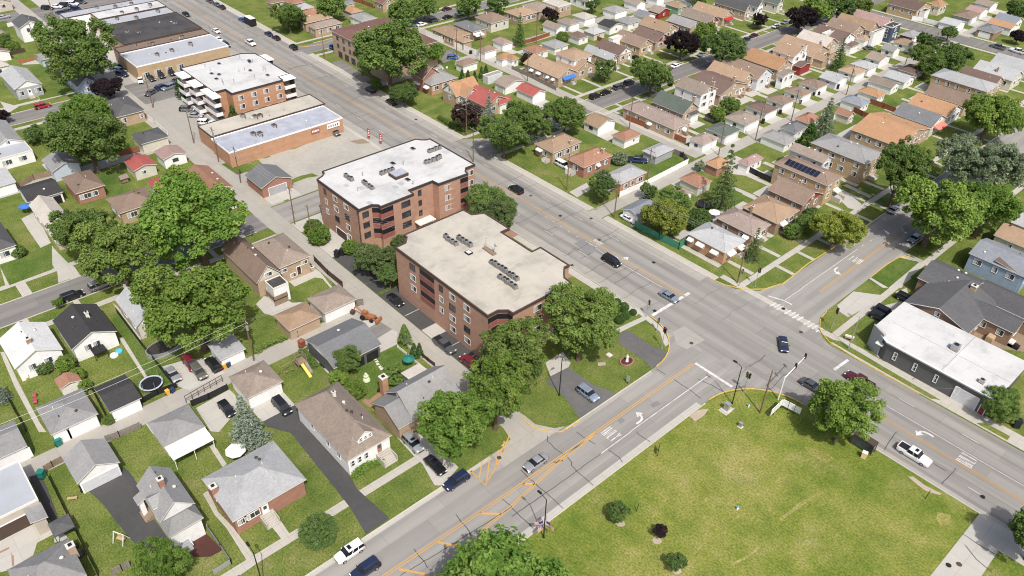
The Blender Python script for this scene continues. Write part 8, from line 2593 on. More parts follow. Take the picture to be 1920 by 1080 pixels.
for key, (x, y), rz, flags, label in [('a1',(-112.5,221.3),0,'t','wooden utility pole with transformer,lowest in the right alley garages'),('a2',(-112.2,254.3),0,'t','wooden utility pole beside the slate garage in the right alley'),('a3',(-112.8,297.2),0,'','wooden utility pole under the alley end trees'),('a4',(-111.8,200.8),0,'t','leaning shadowed utility pole beside the mauve garage wires'),('a5',(-112.9,184.0),0,'','utility pole behind the tall pine'),('a6',(-115.1,154.7),0,'t','utility pole at the dark shrub by the alley mouth'),('v1',(-126.6,135.6),1.57,'','wooden avenue pole in front of the rust cottage'),('v2',(-109.0,135.0),1.57,'l','grey avenue pole with long lamp arm beside the white sedan'),('v3',(-208.4,135.2),1.57,'l','avenue pole with lamp arm beside the giant tree'),('v4',(-219.6,135.4),1.57,'t','avenue pole with transformers against the giant tree'),('v5',(-248.6,135.1),1.57,'','avenue pole at the flats parking corner'),('v6',(-168.9,135.5),1.57,'l','avenue pole with lamp arm above the corner hedge'),('v7',(-72.1,135.8),1.57,'','thin pole on the corner lawn by the crosswalk signal'),('b1',(-157.2,71.8),0,'','thick brown wooden pole at the alley crossing'),('b2',(-147.2,70.9),0,'','pale grey pole beside the clipped shrubs'),('b3',(-154.6,126.4),0,'','brown pole beside the blue roofed hall'),('b4',(-199.1,71.8),0,'t','leaning pole pair at the brick hall alley corner'),('b5',(-184.5,71.1),0,'t','pole with transformers beside the slate brick garage'),('b6',(-214.2,71.4),0,'','utility pole in the balcony apartments car lot'),('b7',(-245.3,72.0),0,'','pole with cross arm at the car lot entry'),('c1',(-118.1,40.9),0,'t','pole with white transformer beside the low grey garage'),('c2',(-110.0,93.7),1.57,'t','pole crowded with transformers beside the dark pines'),('d1',(-316.1,59.4),1.57,'','utility pole behind the pale blue shed'),('d2',(-341.4,73.2),1.57,'','utility pole near the white two-storey house'),('d3',(-287.2,77.1),1.57,'','pole standing against the tan shop wall'),('e1',(-45.1,104.9),1.2,'','tall wooden pole on the vacant lot corner'),('u1',(-220.5,172.9),0,'','pole beside the white vinyl fence'),('u2',(-211.5,176.5),0,'','thin pole by the taupe garage'),('u3',(-188.1,177.8),0,'','pole in the yard of the tan awning bungalow'),('u4',(-213.3,205.6),0,'','pole beside the maroon hipped garage'),('u5',(-141.2,177.1),0,'','pole at the end of the long wood fence'),('f1',(-109.5,309.6),0,'','pole by the alley end trees near the crossing')]:
 t = thing("utility_pole", label, "utility pole", (x, y, 0), rz)
 put("pole", PM, t)
 if 'x' not in flags:
  put("crossarm", AM, t)
 if 't' in flags:
  put("transformer", TM, t)
 if 'l' in flags:
  a = put("lamp_arm", LM, t)
  put("lamp_head", HM, a)
  t.rotation_euler = (0, 0, 1.57)
 PTS[key] = (x, y)


def wire(a, c, label, za=10.1, zc=10.1, sag=.7, off=0.0):
 dx, dy = c[0] - a[0], c[1] - a[1]
 L = math.hypot(dx, dy)
 nx, ny = -dy / L * off, dx / L * off
 b = MB()
 b.path([(a[0] + nx + dx * k / 8, a[1] + ny + dy * k / 8, za + (zc - za) * k / 8 - sag * 4 * (k / 8) * (1 - k / 8)) for k in range(9)], .019, 3)
 tag(b.build("power_line", [STEEL if za > 9 else BLACK]), label, "power line", "overhead lines")


far = (-114.5, 420)
W_ = {'right alley poles': [('a6', 'a5'), ('a5', 'a4'), ('a4', 'a1'), ('a1', 'a2'), ('a2', 'a3')], 'avenue poles': [('v1', 'v2'), ('v3', 'v6'), ('v4', 'v3'), ('v5', 'v4'), ('v6', 'v1'), ('v2', 'v7')], 'left alley poles': [('b1', 'b2'), ('b2', 'c2'), ('b5', 'b1'), ('b4', 'b5'), ('b6', 'b4'), ('b7', 'b6')]}
for nm, prs in W_.items():
 for p, q in prs:
  for off in (-.9, 0, .9):
   wire(PTS[p], PTS[q], "thin overhead line strung between the " + nm, off=off)
L0 = PTS['c1']
for i, off in enumerate((-.8, .8)):
 wire(L0, (L0[0] - .5, L0[1] - 48), "pale overhead line above the near alley garages", off=off, sag=.9)
wire(L0, PTS['c2'], "pale overhead line crossing to the pine pole", sag=.9)
wire(PTS['e1'], PTS['v7'], "overhead line crossing the main intersection", sag=.8)
wire(PTS['e1'], (-20, 136), "overhead line running to the white shop", zc=5, sag=.8)

bm = MB()
bm.tube((0, 0, 0), (0, 0, .35), .2, .14, 8)
bm.tube((0, 0, .35), (0, 0, 9.2), .11, .08, 8)
bm.tube((0, 0, 9.2), (-1.2, 0, 9.55), .06, .05, 6)
BP = bm.mesh("pole", [BLACK])
bm = MB()
bm.box(-1.9, -1.1, -.17, .17, 9.45, 9.62)
BH = bm.mesh("lamp_head", [BLACK])
for (x, y), rz, lb in [((-49.9,102.9),0,'tall black street lamp on the vacant lot corner'),((-51.6,55.8),0,'black street lamp carrying flags beside the kerb'),((-72.5,79.7),-1.57,'tall black lamp at the asphalt driveway edge'),((-71.6,18.7),0,'black street lamp post at the bottom sidewalk')]:
 t = thing("street_lamp", lb, "street lamp", (x, y, 0), rz)
 put("pole", BP, t)
 put("lamp_head", BH, t)
_f = (-51.6,55.8)
for k, (a, z) in enumerate(((.4, 3.2), (2.2, 3.4), (-1.4, 3.0), (3.9, 3.2))):
 b = MB()
 N = 6
 dx, dy = math.cos(a), math.sin(a)
 P = lambda u, w: (dx * (.25 + u * 1.3) + .12 * math.sin(u * 5) * -dy, dy * (.25 + u * 1.3) + .12 * math.sin(u * 5) * dx, 1.1 - u * .8 - w * .95)
 for i in range(N):
  for j in range(7):
   u0, u1, w0, w1 = i / N, (i + 1) / N, j / 7, (j + 1) / 7
   mi = 2 if (i < 3 and j < 4) else (0 if j % 2 == 0 else 1)
   b.face([P(u0, w0), P(u1, w0), P(u1, w1), P(u0, w1)], mi)
 b.tube((dx * .1, dy * .1, 0), P(1.02, 0), .025, .02, 5, 3)
 o = b.build("flag", [FLAGRED, WHITE, FLAGBLUE, STEEL], None, (_f[0], _f[1], z))
 tag(o, "stars and stripes flag on the black kerbside lamp post", "flag", "flags on the kerbside lamp post")

# traffic signals
def head_mb(n=3):
 b = MB()
 b.box(-.17, .17, -.16, .12, 0, .36 * n, 0)
 b.box(-.24, .24, .12, .15, -.05, .36 * n + .05, 0)
 return b


HD = head_mb().mesh("signal_head", [BLACK])
lens = []
for c, m in (((.6, .02, .02), "red"), ((.35, .2, .02), "amber"), ((.02, .25, .12), "green")):
 b = MB()
 b.tube((0, -.16, 0), (0, -.2, 0), .12, .12, 10)
 lens.append(b.mesh("lens", [plain("signal_" + m, c, .3)]))


def signal_head(parent, loc, rz):
 o = put("signal_head", HD, parent, loc, rz)
 for k in range(3):
  put("lens", lens[2 - k], o, (0, 0, .18 + .36 * k))


for (x, y), h, heads, lb in [((-77.4,110.5),4.2,[(0,0.2,0)],'thin signal post beside the boxwood walk'),((-72.8,108.4),3.4,[(0,0.15,1.57)],'short signal post on the corner lawn'),((-68.7,105.1),5.2,[(-0.2,0.1,0),(0.25,0,1.57)],'signal post with twin heads at the asphalt drive corner'),((-50.2,107.0),5.0,[(-0.25,0,0),(0.3,0.1,1.57)],'signal post with twin heads beside the tall black lamp'),((-49.5,137.4),5.4,[(0,0.2,3.1),(0.2,-0.2,1.57)],'signal post on the lawn corner by the driveway'),((-71.2,135.1),4.4,[(0,0.2,1.57)],'signal post at the corner ramp by the awning bungalow'),((-68.7,137.7),5.0,[(0,0.2,1.57),(0.2,0,0)],'signal post on the far corner lawn strip')]:
 t = thing("traffic_signal", lb, "traffic signal", (x, y, 0))
 b = MB()
 b.tube((0, 0, 0), (0, 0, .3), .18, .12, 8)
 b.tube((0, 0, .3), (0, 0, h), .07, .06, 8)
 part("pole", b, [STEEL], t)
 for ax, ay, rz in heads:
  signal_head(t, (ax, ay, h - 1.1), rz)
_s, _e = (-44.9,110.5), (-45.4,118.4)
t = thing("traffic_signal", "white mast arm signal reaching over the intersection with two heads", "traffic signal", (_s[0], _s[1], 0))
b = MB()
b.tube((0, 0, 0), (0, 0, 5.7), .15, .12, 10)
dx, dy = _e[0] - _s[0], _e[1] - _s[1]
b.tube((0, 0, 5.6), (dx, dy, 6.2), .11, .06, 8)
part("mast", b, [WHITE], t)
for f in (.5, .95):
 signal_head(t, (dx * f, dy * f, 5.25 + .5 * f), 2.3)
_s, _e = (-43.8,134.2), (-42.5,130.1)
t = thing("street_lamp", "slim steel street lamp on the parkway by the shop lawn", "street lamp", (_s[0], _s[1], 0))
b = MB()
b.tube((0, 0, 0), (0, 0, 8.4), .11, .07, 8)
b.tube((0, 0, 8.3), (-1.5, -1.5, 8.8), .05, .04, 6)
part("pole", b, [STEEL], t)
b = MB()
b.box(-1.9, -1.2, -1.7, -1.35, 8.75, 8.9)
part("lamp_head", b, [STEEL], t)

# ------------------------------------------------------------ street furniture and signs
def simple(name, label, cat, loc, parts, rz=0.0, group=None):
 t = thing(name, label, cat, loc, rz, group)
 for nm, mb, mats in parts:
  part(nm, mb, mats, t)
 return t


def boxmb(*bx):
 b = MB()
 for x in bx:
  b.box(*x)
 return b


_p = (-49.6,100.6)
simple("utility_cabinet", "grey signal control cabinet on a concrete pad at the lot corner", "cabinet", (*_p, .03), [("pad", boxmb((-.9, .9, -.7, .7, 0, .1)), [CURB]), ("cabinet_box", boxmb((-.45, .45, -.35, .35, .1, 1.75), (-.5, .5, -.4, .4, 1.75, 1.83)), [STEEL]), ("cabinet_door", boxmb((.45, .475, -.3, .3, .3, 1.6)), [STEEL])])
_p = (-45.4,99.1)
simple("stone_marker", "small grey pedestal box on the vacant lawn near the cabinet", "utility box", (*_p, 0), [("base", boxmb((-.45, .45, -.4, .4, 0, .12)), [STONE]), ("box", boxmb((-.3, .3, -.25, .25, .12, 1.0), (-.34, .34, -.29, .29, 1.0, 1.06)), [STEEL])])
for (x, y), lb in (((-47.4,104.5), "small white hydrant on the vacant lot corner"), ((-34.9,83.4), "small white and blue hydrant in the middle of the vacant lawn")):
 b = MB()
 b.tube((0, 0, 0), (0, 0, .6), .17, .15, 8)
 b.tube((-.28, 0, .42), (.28, 0, .42), .07, .07, 6)
 c = MB()
 c.dome((0, 0, .6), .19, .19, .17, 8, 3)
 simple("fire_hydrant", lb, "hydrant", (x, y, 0), [("barrel", b, [WHITE]), ("cap", c, [AQUA])])
_p = (-66.3,92.0)
simple("sign_post", "narrow grey board sign standing on the apartment lawn", "sign", (*_p, 0), [("post", boxmb((-.06, .06, -.04, .04, 0, .5)), [BLACK]), ("board", boxmb((-.32, .32, -.06, .06, .4, 1.9)), [STEEL])], rad(20))
_p = (-51.0,82.7)
simple("sign_post", "black framed sign beside the kerb of the vacant lawn", "sign", (*_p, 0), [("post", boxmb((-.7, -.62, -.05, .05, 0, 2.0), (.62, .7, -.05, .05, 0, 2.0)), [BLACK]), ("board", boxmb((-.62, .62, -.04, .04, .7, 1.95)), [BLACK])], rad(-60))
_p = (-43.9,108.1)
t = thing("signboard", "white angled signboard of panels on posts at the lot corner", "sign", (*_p, 0))
c0 = (-43.3,108.9)
c1, c2 = (-43.1,104.9), (-39.7,109.4)
for (e, n) in ((c1, 3), (c2, 3)):
 for k in range(n):
  b = MB()
  p0 = Vector((c0[0] - _p[0], c0[1] - _p[1])).lerp(Vector((e[0] - _p[0], e[1] - _p[1])), k / n + .012)
  p1 = Vector((c0[0] - _p[0], c0[1] - _p[1])).lerp(Vector((e[0] - _p[0], e[1] - _p[1])), (k + 1) / n - .012)
  d = (p1 - p0).normalized()
  nn = Vector((-d.y, d.x)) * .05
  b.prism([tuple(p0 - nn), tuple(p1 - nn), tuple(p1 + nn), tuple(p0 + nn)][::1], .8, 2.3)
  part("panel", b, [WHITE], t)
  b = MB()
  b.tube((*p0, 0), (*p0, 2.3), .06, .06, 6)
  part("post", b, [DARKTRIM], t)
_p = (-45.2,136.9)
simple("bench", "white advertising bench at the shop parkway corner", "bench", (*_p, .03), [("seat", boxmb((-.9, .9, -.25, .25, .4, .48)), [WOOD]), ("backrest", boxmb((-.9, .9, .2, .28, .5, 1.0)), [WHITE]), ("leg", boxmb((-.8, -.7, -.2, .25, 0, .4)), [CURB]), ("leg", boxmb((.7, .8, -.2, .25, 0, .4)), [CURB])], rad(20))
_p = (-28.3,111.5)
t = simple("bus_shelter", "glass and brown metal bus shelter by the avenue kerb", "bus shelter", (*_p, .02), [("roof", boxmb((-2.0, 2.0, -.75, .75, 2.35, 2.5)), [BROWNTRIM]), ("back_panel", boxmb((-1.9, 1.9, -.7, -.66, .3, 2.3)), [GLASS]), ("side_panel", boxmb((1.86, 1.9, -.66, .6, .3, 2.3)), [GLASS]), ("bench_seat", boxmb((-1.2, 1.2, -.55, -.15, .42, .5)), [WOOD])])
for x in (-1.9, 1.9):
 for y in (-.7, .7):
  part("post", boxmb((x - .05, x + .05, y - .05, y + .05, 0, 2.35)), [BROWNTRIM], t)
_p = (-27.0,109.5)
simple("donation_box", "pale yellow box beside the bus shelter on the grass", "box", (*_p, 0), [("box", boxmb((-.42, .42, -.36, .36, 0, 1.25)), [plain("cream_box", (.66, .48, .26), .6)]), ("lid", boxmb((-.46, .46, -.4, .4, 1.25, 1.36)), [OFFWHITE])], rad(15))
for (x, y), lb in (((-45.4,70.6), "slim dark stake post on the vacant lawn"), ((-15.7,109.1), "dark leaning stake on the vacant lawn near the avenue")):
 b = MB()
 b.tube((0, 0, 0), (.1, .2, 2.0), .06, .05, 6)
 tag(b.build("post", [BLACK], None, (x, y, 0)), lb, "post")
# statue in its brick bed
_p = (-70.5,96.5)
b = MB()
for k in range(16):
 a0, a1 = 6.283 * k / 16, 6.283 * (k + 1) / 16
 b.prism([(1.25 * math.cos(a0), 1.6 * math.sin(a0)), (1.25 * math.cos(a1), 1.6 * math.sin(a1)), (1.0 * math.cos(a1), 1.35 * math.sin(a1)), (1.0 * math.cos(a0), 1.35 * math.sin(a0))], 0, .28)
c = MB()
c.prism([(1.02 * math.cos(6.283 * k / 16), 1.37 * math.sin(6.283 * k / 16)) for k in range(16)], .02, .2)
simple("garden_bed", "oval brick edged bed on the apartment lawn", "garden bed", (*_p, 0), [("edging", b, [MATS["brick_red"]]), ("soil", c, [MULCH])])
b = MB()
b.tube((0, 0, 0), (0, 0, .25), .34, .3, 10)
b.tube((0, 0, .25), (0, 0, .95), .30, .2, 10)
b.tube((0, 0, .95), (0, 0, 1.3), .2, .24, 10)
b.tube((0, 0, 1.3), (0, 0, 1.45), .2, .09, 10)
b.dome((0, 0, 1.58), .13, .13, .16, 8, 4, 0, True)
b.tube((.2, .05, 1.25), (.28, .2, .9), .07, .05, 6)
b.tube((-.2, .05, 1.25), (-.28, .2, .9), .07, .05, 6)
tag(b.build("statue", [WHITE], None, (_p[0], _p[1], .2)), "white standing figure statue in the oval brick bed", "statue")
_p = (-74.1,95.3)
tag(boxmb((-.55, .55, -.5, .5, 0, .16), (-.4, .4, -.36, .36, .16, .24)).build("stone_slab", [STONE], None, (*_p, 0)), "pale flat stone slab on the apartment lawn", "stone slab")
for (x, y), lb in (((-185.0,111.4), "red feather banner on the gravel lot, left one"), ((-180.0,112.2), "red feather banner beside the white apartment roof, right one"), ((-272.9,94.1), "red feather banner before the tan shop")):
 b = MB()
 b.tube((0, 0, 0), (0, 0, 3.6), .04, .03, 5)
 c = MB()
 q = [(.05, .7), (.75, 1.0), (.85, 2.6), (.5, 3.4), (.05, 3.6)]
 for yy in (-.015, .015):
  c.face([(u, yy, z) for u, z in q])
 d = MB()
 for k in range(4):
  d.box(.25, .6, -.03, .03, 1.2 + k * .5, 1.45 + k * .5)
 simple("feather_banner", lb, "banner", (x, y, 0), [("pole", b, [STEEL]), ("banner", c, [RED]), ("lettering", d, [WHITE])], rad(40))
_p = (-199.4,97.2)
simple("picnic_table", "small red picnic table beside the blue roofed hall", "table", (*_p, 0), [("tabletop", boxmb((-.9, .9, -.4, .4, .68, .75)), [RED]), ("seat", boxmb((-.9, .9, -.85, -.6, .4, .46)), [RED]), ("seat", boxmb((-.9, .9, .6, .85, .4, .46)), [RED]), ("leg", boxmb((-.7, -.6, -.7, .7, 0, .68)), [RED]), ("leg", boxmb((.6, .7, -.7, .7, 0, .68)), [RED])])

# hedges
def hedge(label, pts, w, hgt, seed, lm="bright"):
 rng = random.Random(seed)
 b, tint = MB(), []
 for a, c in zip(pts, pts[1:]):
  L = math.hypot(c[0] - a[0], c[1] - a[1])
  n = max(2, int(L / .45))
  for i in range(n):
   for q in range(11):
    t_ = (i + rng.random()) / n
    leaf_faces(b, tint, Vector((a[0] + (c[0] - a[0]) * t_ + rng.uniform(-w, w) * .42, a[1] + (c[1] - a[1]) * t_ + rng.uniform(-w, w) * .42, hgt * rng.random() ** .5)), .34, 13, .26, rng)
 me = b.mesh("hedge", [M("leaf_" + lm)])
 at = me.attributes.new("tint", 'FLOAT', 'FACE')
 at.data.foreach_set("value", tint)
 tag(put("hedge", me), label, "hedge")


hedge("bright clipped hedge in front of the big white house", [(-80.6,39.8),(-81.1,41.8),(-81.1,43.6),(-80.6,44.8)], 1.9, 1.1, 3)
hedge("dark clipped hedge along the avenue corner garden", [(-183.3,136.2),(-177.2,135.5),(-171.4,136.1),(-172.3,141.5)], 1.4, 1.2, 5, "mid")
hedge("hedge strip along the backyard alley fence", [(-119.4,42.0),(-120.1,44.9),(-119.7,48.5)], 1.0, 1.0, 6, "olive")
hedge("shrub bed in front of the red brick ranch", [(-83.8,20.7),(-83.9,22.1),(-84.0,23.5)], 1.2, .7, 7, "mid")
hedge("low planting along the open garage fence", [(-114.6,49.0),(-112.0,49.5),(-108.6,48.8)], .8, .9, 8, "dark")

# ------------------------------------------------------------ fences
def fence(label, pts, hgt, m, style="board", name="fence"):
 cx, cy = pts[0]
 t = thing(name, label, "fence", (cx, cy, 0))
 q = [(p[0] - cx, p[1] - cy) for p in pts]
 b, po = MB(), MB()
 for a, c in zip(q, q[1:]):
  L = math.hypot(c[0] - a[0], c[1] - a[1])
  d = ((c[0] - a[0]) / L, (c[1] - a[1]) / L)
  nx, ny = -d[1] * .03, d[0] * .03
  n = max(1, int(L / (.35 if style == "board" else 2.4)))
  for i in range(n):
   s0, s1 = L * i / n + .012, L * (i + 1) / n - .012
   z0 = .05 if style != "rail" else hgt * .5
   zt = hgt + (.03 if i % 2 else 0)
   P = lambda s, e: (a[0] + d[0] * s + nx * e, a[1] + d[1] * s + ny * e)
   b.prism([P(s0, -1), P(s1, -1), P(s1, 1), P(s0, 1)], z0, zt)
  m_ = max(1, int(L / 2.5))
  for i in range(m_ + 1):
   x, y = a[0] + d[0] * L * i / m_, a[1] + d[1] * L * i / m_
   po.box(x - .06, x + .06, y - .06, y + .06, 0, hgt + .1)
 part("panel", b, [m], t)
 part("fence_posts", po, [m], t)


for lb, pts, hgt, m, st in [('long white vinyl fence beside the alley off the avenue',[(-115.0,143.6),(-114.6,154.2),(-115.2,172.8)],1.7,'white_paint','panel'),('grey wood fence closing the yard by the alley bend',[(-115.2,172.8),(-118.7,174.8),(-121.7,174.5)],1.6,'grey_wood','board'),('green mesh fence along the avenue sidewalk',[(-102.6,135.5),(-95.0,135.7),(-89.3,136.2),(-89.8,139.7)],1.9,'green_windscreen','panel'),('long red brown wood fence beside the pinkish house',[(-146.0,181.0),(-133.1,182.0),(-123.9,182.6)],1.7,'red_stained_wood','board'),('white vinyl fence beside the tan ranch drive',[(-245.4,177.6),(-230.4,179.1),(-215.5,180.3)],1.8,'white_paint','panel'),('white vinyl fence around the corner yard across the side street',[(-136.1,349.7),(-131.8,351.0),(-124.5,351.0)],1.8,'white_paint','panel'),('red wood fence in the backyard by the slate garage',[(-103.6,254.0),(-98.9,254.0),(-94.6,253.6)],1.7,'red_stained_wood','board'),('red wood fence beside the tan roofs backyard',[(-103.5,243.4),(-100.2,242.6),(-97.8,242.4)],1.7,'red_stained_wood','board'),('black board fence beside the pine lawn',[(-103.7,182.5),(-98.6,181.9),(-92.9,181.8)],1.7,'black_metal','panel'),('weathered wood fence beside the brown hipped garage',[(-120.2,56.8),(-120.0,60.5),(-120.3,65.5),(-119.2,66.8)],1.7,'grey_wood','board'),('rustic wood rail fence at the near alley',[(-115.1,1.8),(-115.3,3.1),(-115.4,4.7)],1.4,'weathered_wood','board'),('weathered fence behind the grass strip at the alley',[(-115.2,11.8),(-114.8,13.9),(-114.6,17.5)],1.5,'grey_wood','board'),('dark chain fence between the driveway lawn and left yards',[(-113.2,1.8),(-102.6,1.6),(-89.6,1.5)],1.4,'black_metal','panel'),('wire fence beside the white house yard',[(-140.7,14.4),(-133.3,14.5),(-121.0,13.8)],1.3,'black_metal','panel'),('wire fence beside the trampoline yard',[(-149.8,26.2),(-136.5,26.1),(-122.0,26.2)],1.3,'black_metal','panel'),('black fence below the rolling gate',[(-113.9,26.5),(-113.6,29.7),(-113.7,33.4)],1.5,'black_metal','panel'),('dark fence along the trampoline at the alley',[(-120.5,19.8),(-120.8,23.1),(-120.4,26.5)],1.3,'black_metal','panel'),('chain fence left of the white roofed house lawn',[(-139.2,2.0),(-132.5,2.0),(-126.5,2.1)],1.3,'black_metal','panel'),('brown wood fence along the alley by the tan brick house',[(-140.2,67.3),(-133.5,66.8),(-127.5,66.9)],1.6,'brown_trim','panel'),('dark wood fence behind the charcoal open garage',[(-217.9,25.6),(-219.9,30.3),(-219.3,35.1)],1.6,'weathered_wood','board'),('wood slat fence by the shaded lawn',[(-219.4,52.5),(-218.5,57.5)],1.7,'red_stained_wood','board'),('white fence beside the charcoal alley bungalow',[(-239.9,67.4),(-233.6,67.8),(-223.4,67.6)],1.6,'white_paint','panel'),('white fence of the blue pool yard',[(-350.3,58.5),(-351.1,61.2)],1.5,'white_paint','panel'),('dark wood fence in the upper left yards',[(-318.9,51.0),(-319.2,55.9)],1.4,'brown_trim','panel'),('brown garden wall beside the arborvitae',[(-97.8,66.6),(-96.0,66.6),(-93.9,66.7)],1.0,'brown_trim','panel'),('fence of the grey dormer cottage yard',[(-103.1,64.4),(-99.8,64.5),(-95.8,64.5)],0.7,'white_paint','panel'),('wood fence by the maroon garage',[(-215.4,197.1),(-215.3,205.3),(-216.1,215.2)],1.5,'red_stained_wood','board'),('red wood fence between backyards by the pale garage',[(-204.4,225.3),(-201.4,226.7),(-198.1,226.2)],1.6,'red_stained_wood','board'),('dark rail fence of the narrow trail yard',[(-199.5,180.9),(-188.8,180.7),(-176.2,179.9)],1.4,'grey_wood','panel'),('maroon fence at the top of the flats drive',[(-298.5,179.0),(-293.1,180.1),(-285.9,180.6)],1.6,'red_stained_wood','panel'),('white railing at the blue house porch',[(-40.1,183.5),(-37.5,183.3),(-35.3,183.0)],1.1,'white_paint','board'),('wire fence around the cottage front yard',[(-86.8,17.1),(-82.2,17.1),(-78.8,17.1),(-78.7,14.4)],1.2,'galvanised_steel','panel'),('old plank fence at the lower driveway end',[(-88.3,3.2),(-88.2,4.5),(-88.1,5.6)],1.5,'grey_wood','board'),('plank gate fence beside the black driveway end',[(-88.3,8.7),(-88.4,10.2),(-88.3,11.5)],1.4,'grey_wood','board')]:
 fence(lb, pts, hgt, M(m), st)
# rolling gate at the alley pad
_a, _c = (-115.4,26.1), (-116.3,33.6)
t = thing("gate", "long brown rolling pipe gate across the alley pad", "gate", (*_a, 0))
d = (_c[0] - _a[0], _c[1] - _a[1])
b = MB()
for z in (1.0, 1.75):
 b.tube((0, 0, z), (*d, z), .07, .07, 6)
for k in range(7):
 b.tube((d[0] * k / 6, d[1] * k / 6, 0), (d[0] * k / 6, d[1] * k / 6, 1.75), .05, .05, 6)
part("frame", b, [BROWNTRIM], t)

# ------------------------------------------------------------ yard things
def trampoline(label, x, y, r, rim):
 a, c, l = MB(), MB(), MB()
 n = 24
 for k in range(n):
  a0, a1 = 6.283 * k / n, 6.283 * (k + 1) / n
  q = lambda rr, t_: (rr * math.cos(t_), rr * math.sin(t_))
  a.prism([q(r, a0), q(r, a1), q(r * .86, a1), q(r * .86, a0)], .82, .9)
 c.prism([(r * .85 * math.cos(6.283 * k / n), r * .85 * math.sin(6.283 * k / n)) for k in range(n)], .8, .84)
 t = simple("trampoline", label, "trampoline", (x, y, 0), [("rim_pad", a, [rim]), ("mat", c, [BLACK])])
 for k in range(6):
  b = MB()
  p = (r * .95 * math.cos(k * 1.047), r * .95 * math.sin(k * 1.047))
  b.tube((*p, 0), (*p, 2.4), .04, .04, 5)
  part("leg", b, [STEEL], t)
 return t


trampoline("round trampoline with pale blue rim beside the charcoal garage", *(-123.7,23.1), 2.15, MATS["siding_lblue"])
trampoline("black netted trampoline behind the pine lawn", *(-97.6,157.3), 2.3, BLACK)
# pools
for (x, y), rx, ry, lb, wm, zz in (((-132.2,29.0), 2.2, 3.5, "dark oval above ground pool under the lime tree", DARKWATER, 1.1), ((-334.9,63.1), 3.6, 2.6, "blue above ground pool behind the white two-storey house", POOLBLUE, 1.1)):
 a, c = MB(), MB()
 for k in range(28):
  a0, a1 = 6.283 * k / 28, 6.283 * (k + 1) / 28
  q = lambda f, t_: (rx * f * math.cos(t_), ry * f * math.sin(t_))
  a.prism([q(1, a0), q(1, a1), q(.94, a1), q(.94, a0)], 0, zz)
 c.prism([(rx * .94 * math.cos(6.283 * k / 28), ry * .94 * math.sin(6.283 * k / 28)) for k in range(28)], .1, zz - .15)
 simple("swimming_pool", lb, "pool", (x, y, 0), [("pool_wall", a, [STEEL]), ("pool_basin", c, [wm])])
for (x, y), r, m, lb in (((-137.4,22.0), .72, AQUA, "aqua kiddie pool on the backyard lawn"), ((-136.8,20.9), .78, WHITE, "white kiddie pool on the backyard lawn")):
 b, c = MB(), MB()
 for k in range(16):
  a0, a1 = 6.283 * k / 16, 6.283 * (k + 1) / 16
  b.prism([(r * math.cos(a0), r * math.sin(a0)), (r * math.cos(a1), r * math.sin(a1)), (r * .85 * math.cos(a1), r * .85 * math.sin(a1)), (r * .85 * math.cos(a0), r * .85 * math.sin(a0))], 0, .3)
 c.prism([(r * .86 * math.cos(6.283 * k / 16), r * .86 * math.sin(6.283 * k / 16)) for k in range(16)], .01, .15)
 simple("kiddie_pool", lb, "kiddie pool", (x, y, 0), [("rim", b, [m]), ("water", c, [m])])
# play set
_p = (-110.6,47.0)
t = thing("play_set", "wooden play tower with yellow slide and swing beam", "play set", (*_p, 0), rad(0))
b = MB()
for x in (-.9, .9):
 for y in (-.9, .9):
  b.box(x - .07, x + .07, y - .07, y + .07, 0, 3.0)
b.box(-.95, .95, -.95, .95, 1.4, 1.5)
for z in (2.2, 2.9):
 b.box(-.95, .95, -.95, -.87, z, z + .1)
 b.box(-.95, .95, .87, .95, z, z + .1)
 b.box(-.95, -.87, -.85, .85, z, z + .1)
part("tower", b, [WOOD], t)
b = MB()
b.face([(.9, -.5, 1.5), (3.9, -.5, .15), (3.9, .1, .15), (.9, .1, 1.5)])
b.face([(.9, .1, 1.44), (3.9, .1, .09), (3.9, -.5, .09), (.9, -.5, 1.44)])
for y in (-.5, .1):
 b.face([(.9, y, 1.44), (3.9, y, .09), (3.9, y, .35), (.9, y, 1.7)])
part("slide", b, [YELLOW], t)
b = MB()
b.face([(.9, .3, 1.5), (3.0, .3, .1), (3.0, .9, .1), (.9, .9, 1.5)])
part("ladder", b, [WOOD_GREY], t)
b = MB()
b.tube((0, -.9, 2.5), (.3, -4.2, 2.5), .07, .07, 6)
b.tube((.3, -4.2, 2.5), (-.6, -4.5, 0), .06, .06, 6)
b.tube((.3, -4.2, 2.5), (1.3, -4.5, 0), .06, .06, 6)
for y in (-2, -3.1):
 b.tube((.15, y, 2.5), (.15, y, .6), .02, .02, 4)
 b.box(-.05, .35, y - .2, y + .2, .55, .6)
part("swing_frame", b, [WOOD], t)
# orange machine
_p = (-114.4,65.1)
t = thing("excavator", "rusty orange backhoe machine parked beside the alley slab", "excavator", (*_p, 0), rad(25))
part("chassis", boxmb((-1.6, 1.4, -.6, .6, .5, 1.2), (-1.5, -.3, -.45, .45, 1.2, 1.9)), [ORANGE], t)
b = MB()
b.tube((-1.5, 0, 1.4), (-3.0, 0, 2.6), .16, .13, 6)
b.tube((-3.0, 0, 2.6), (-3.9, .1, .9), .13, .1, 6)
part("boom", b, [ORANGE], t)
part("bucket", boxmb((-4.4, -3.6, -.4, .5, .3, 1.0)), [BROWNTRIM], t)
b = MB()
b.tube((1.2, .5, 1.0), (2.2, .5, .5), .1, .1, 6)
b.tube((1.2, -.5, 1.0), (2.2, -.5, .5), .1, .1, 6)
b.box(2.1, 2.6, -1.0, 1.0, .2, .9)
part("loader_arm", b, [ORANGE], t)
for x, r in ((-1.1, .6), (1.0, .42)):
 for y in (-.75, .75):
  b = MB()
  b.tube((0, -.16, 0), (0, .16, 0), r, r, 12)
  part("wheel", b, [RUBBER], t, (x, y, r))
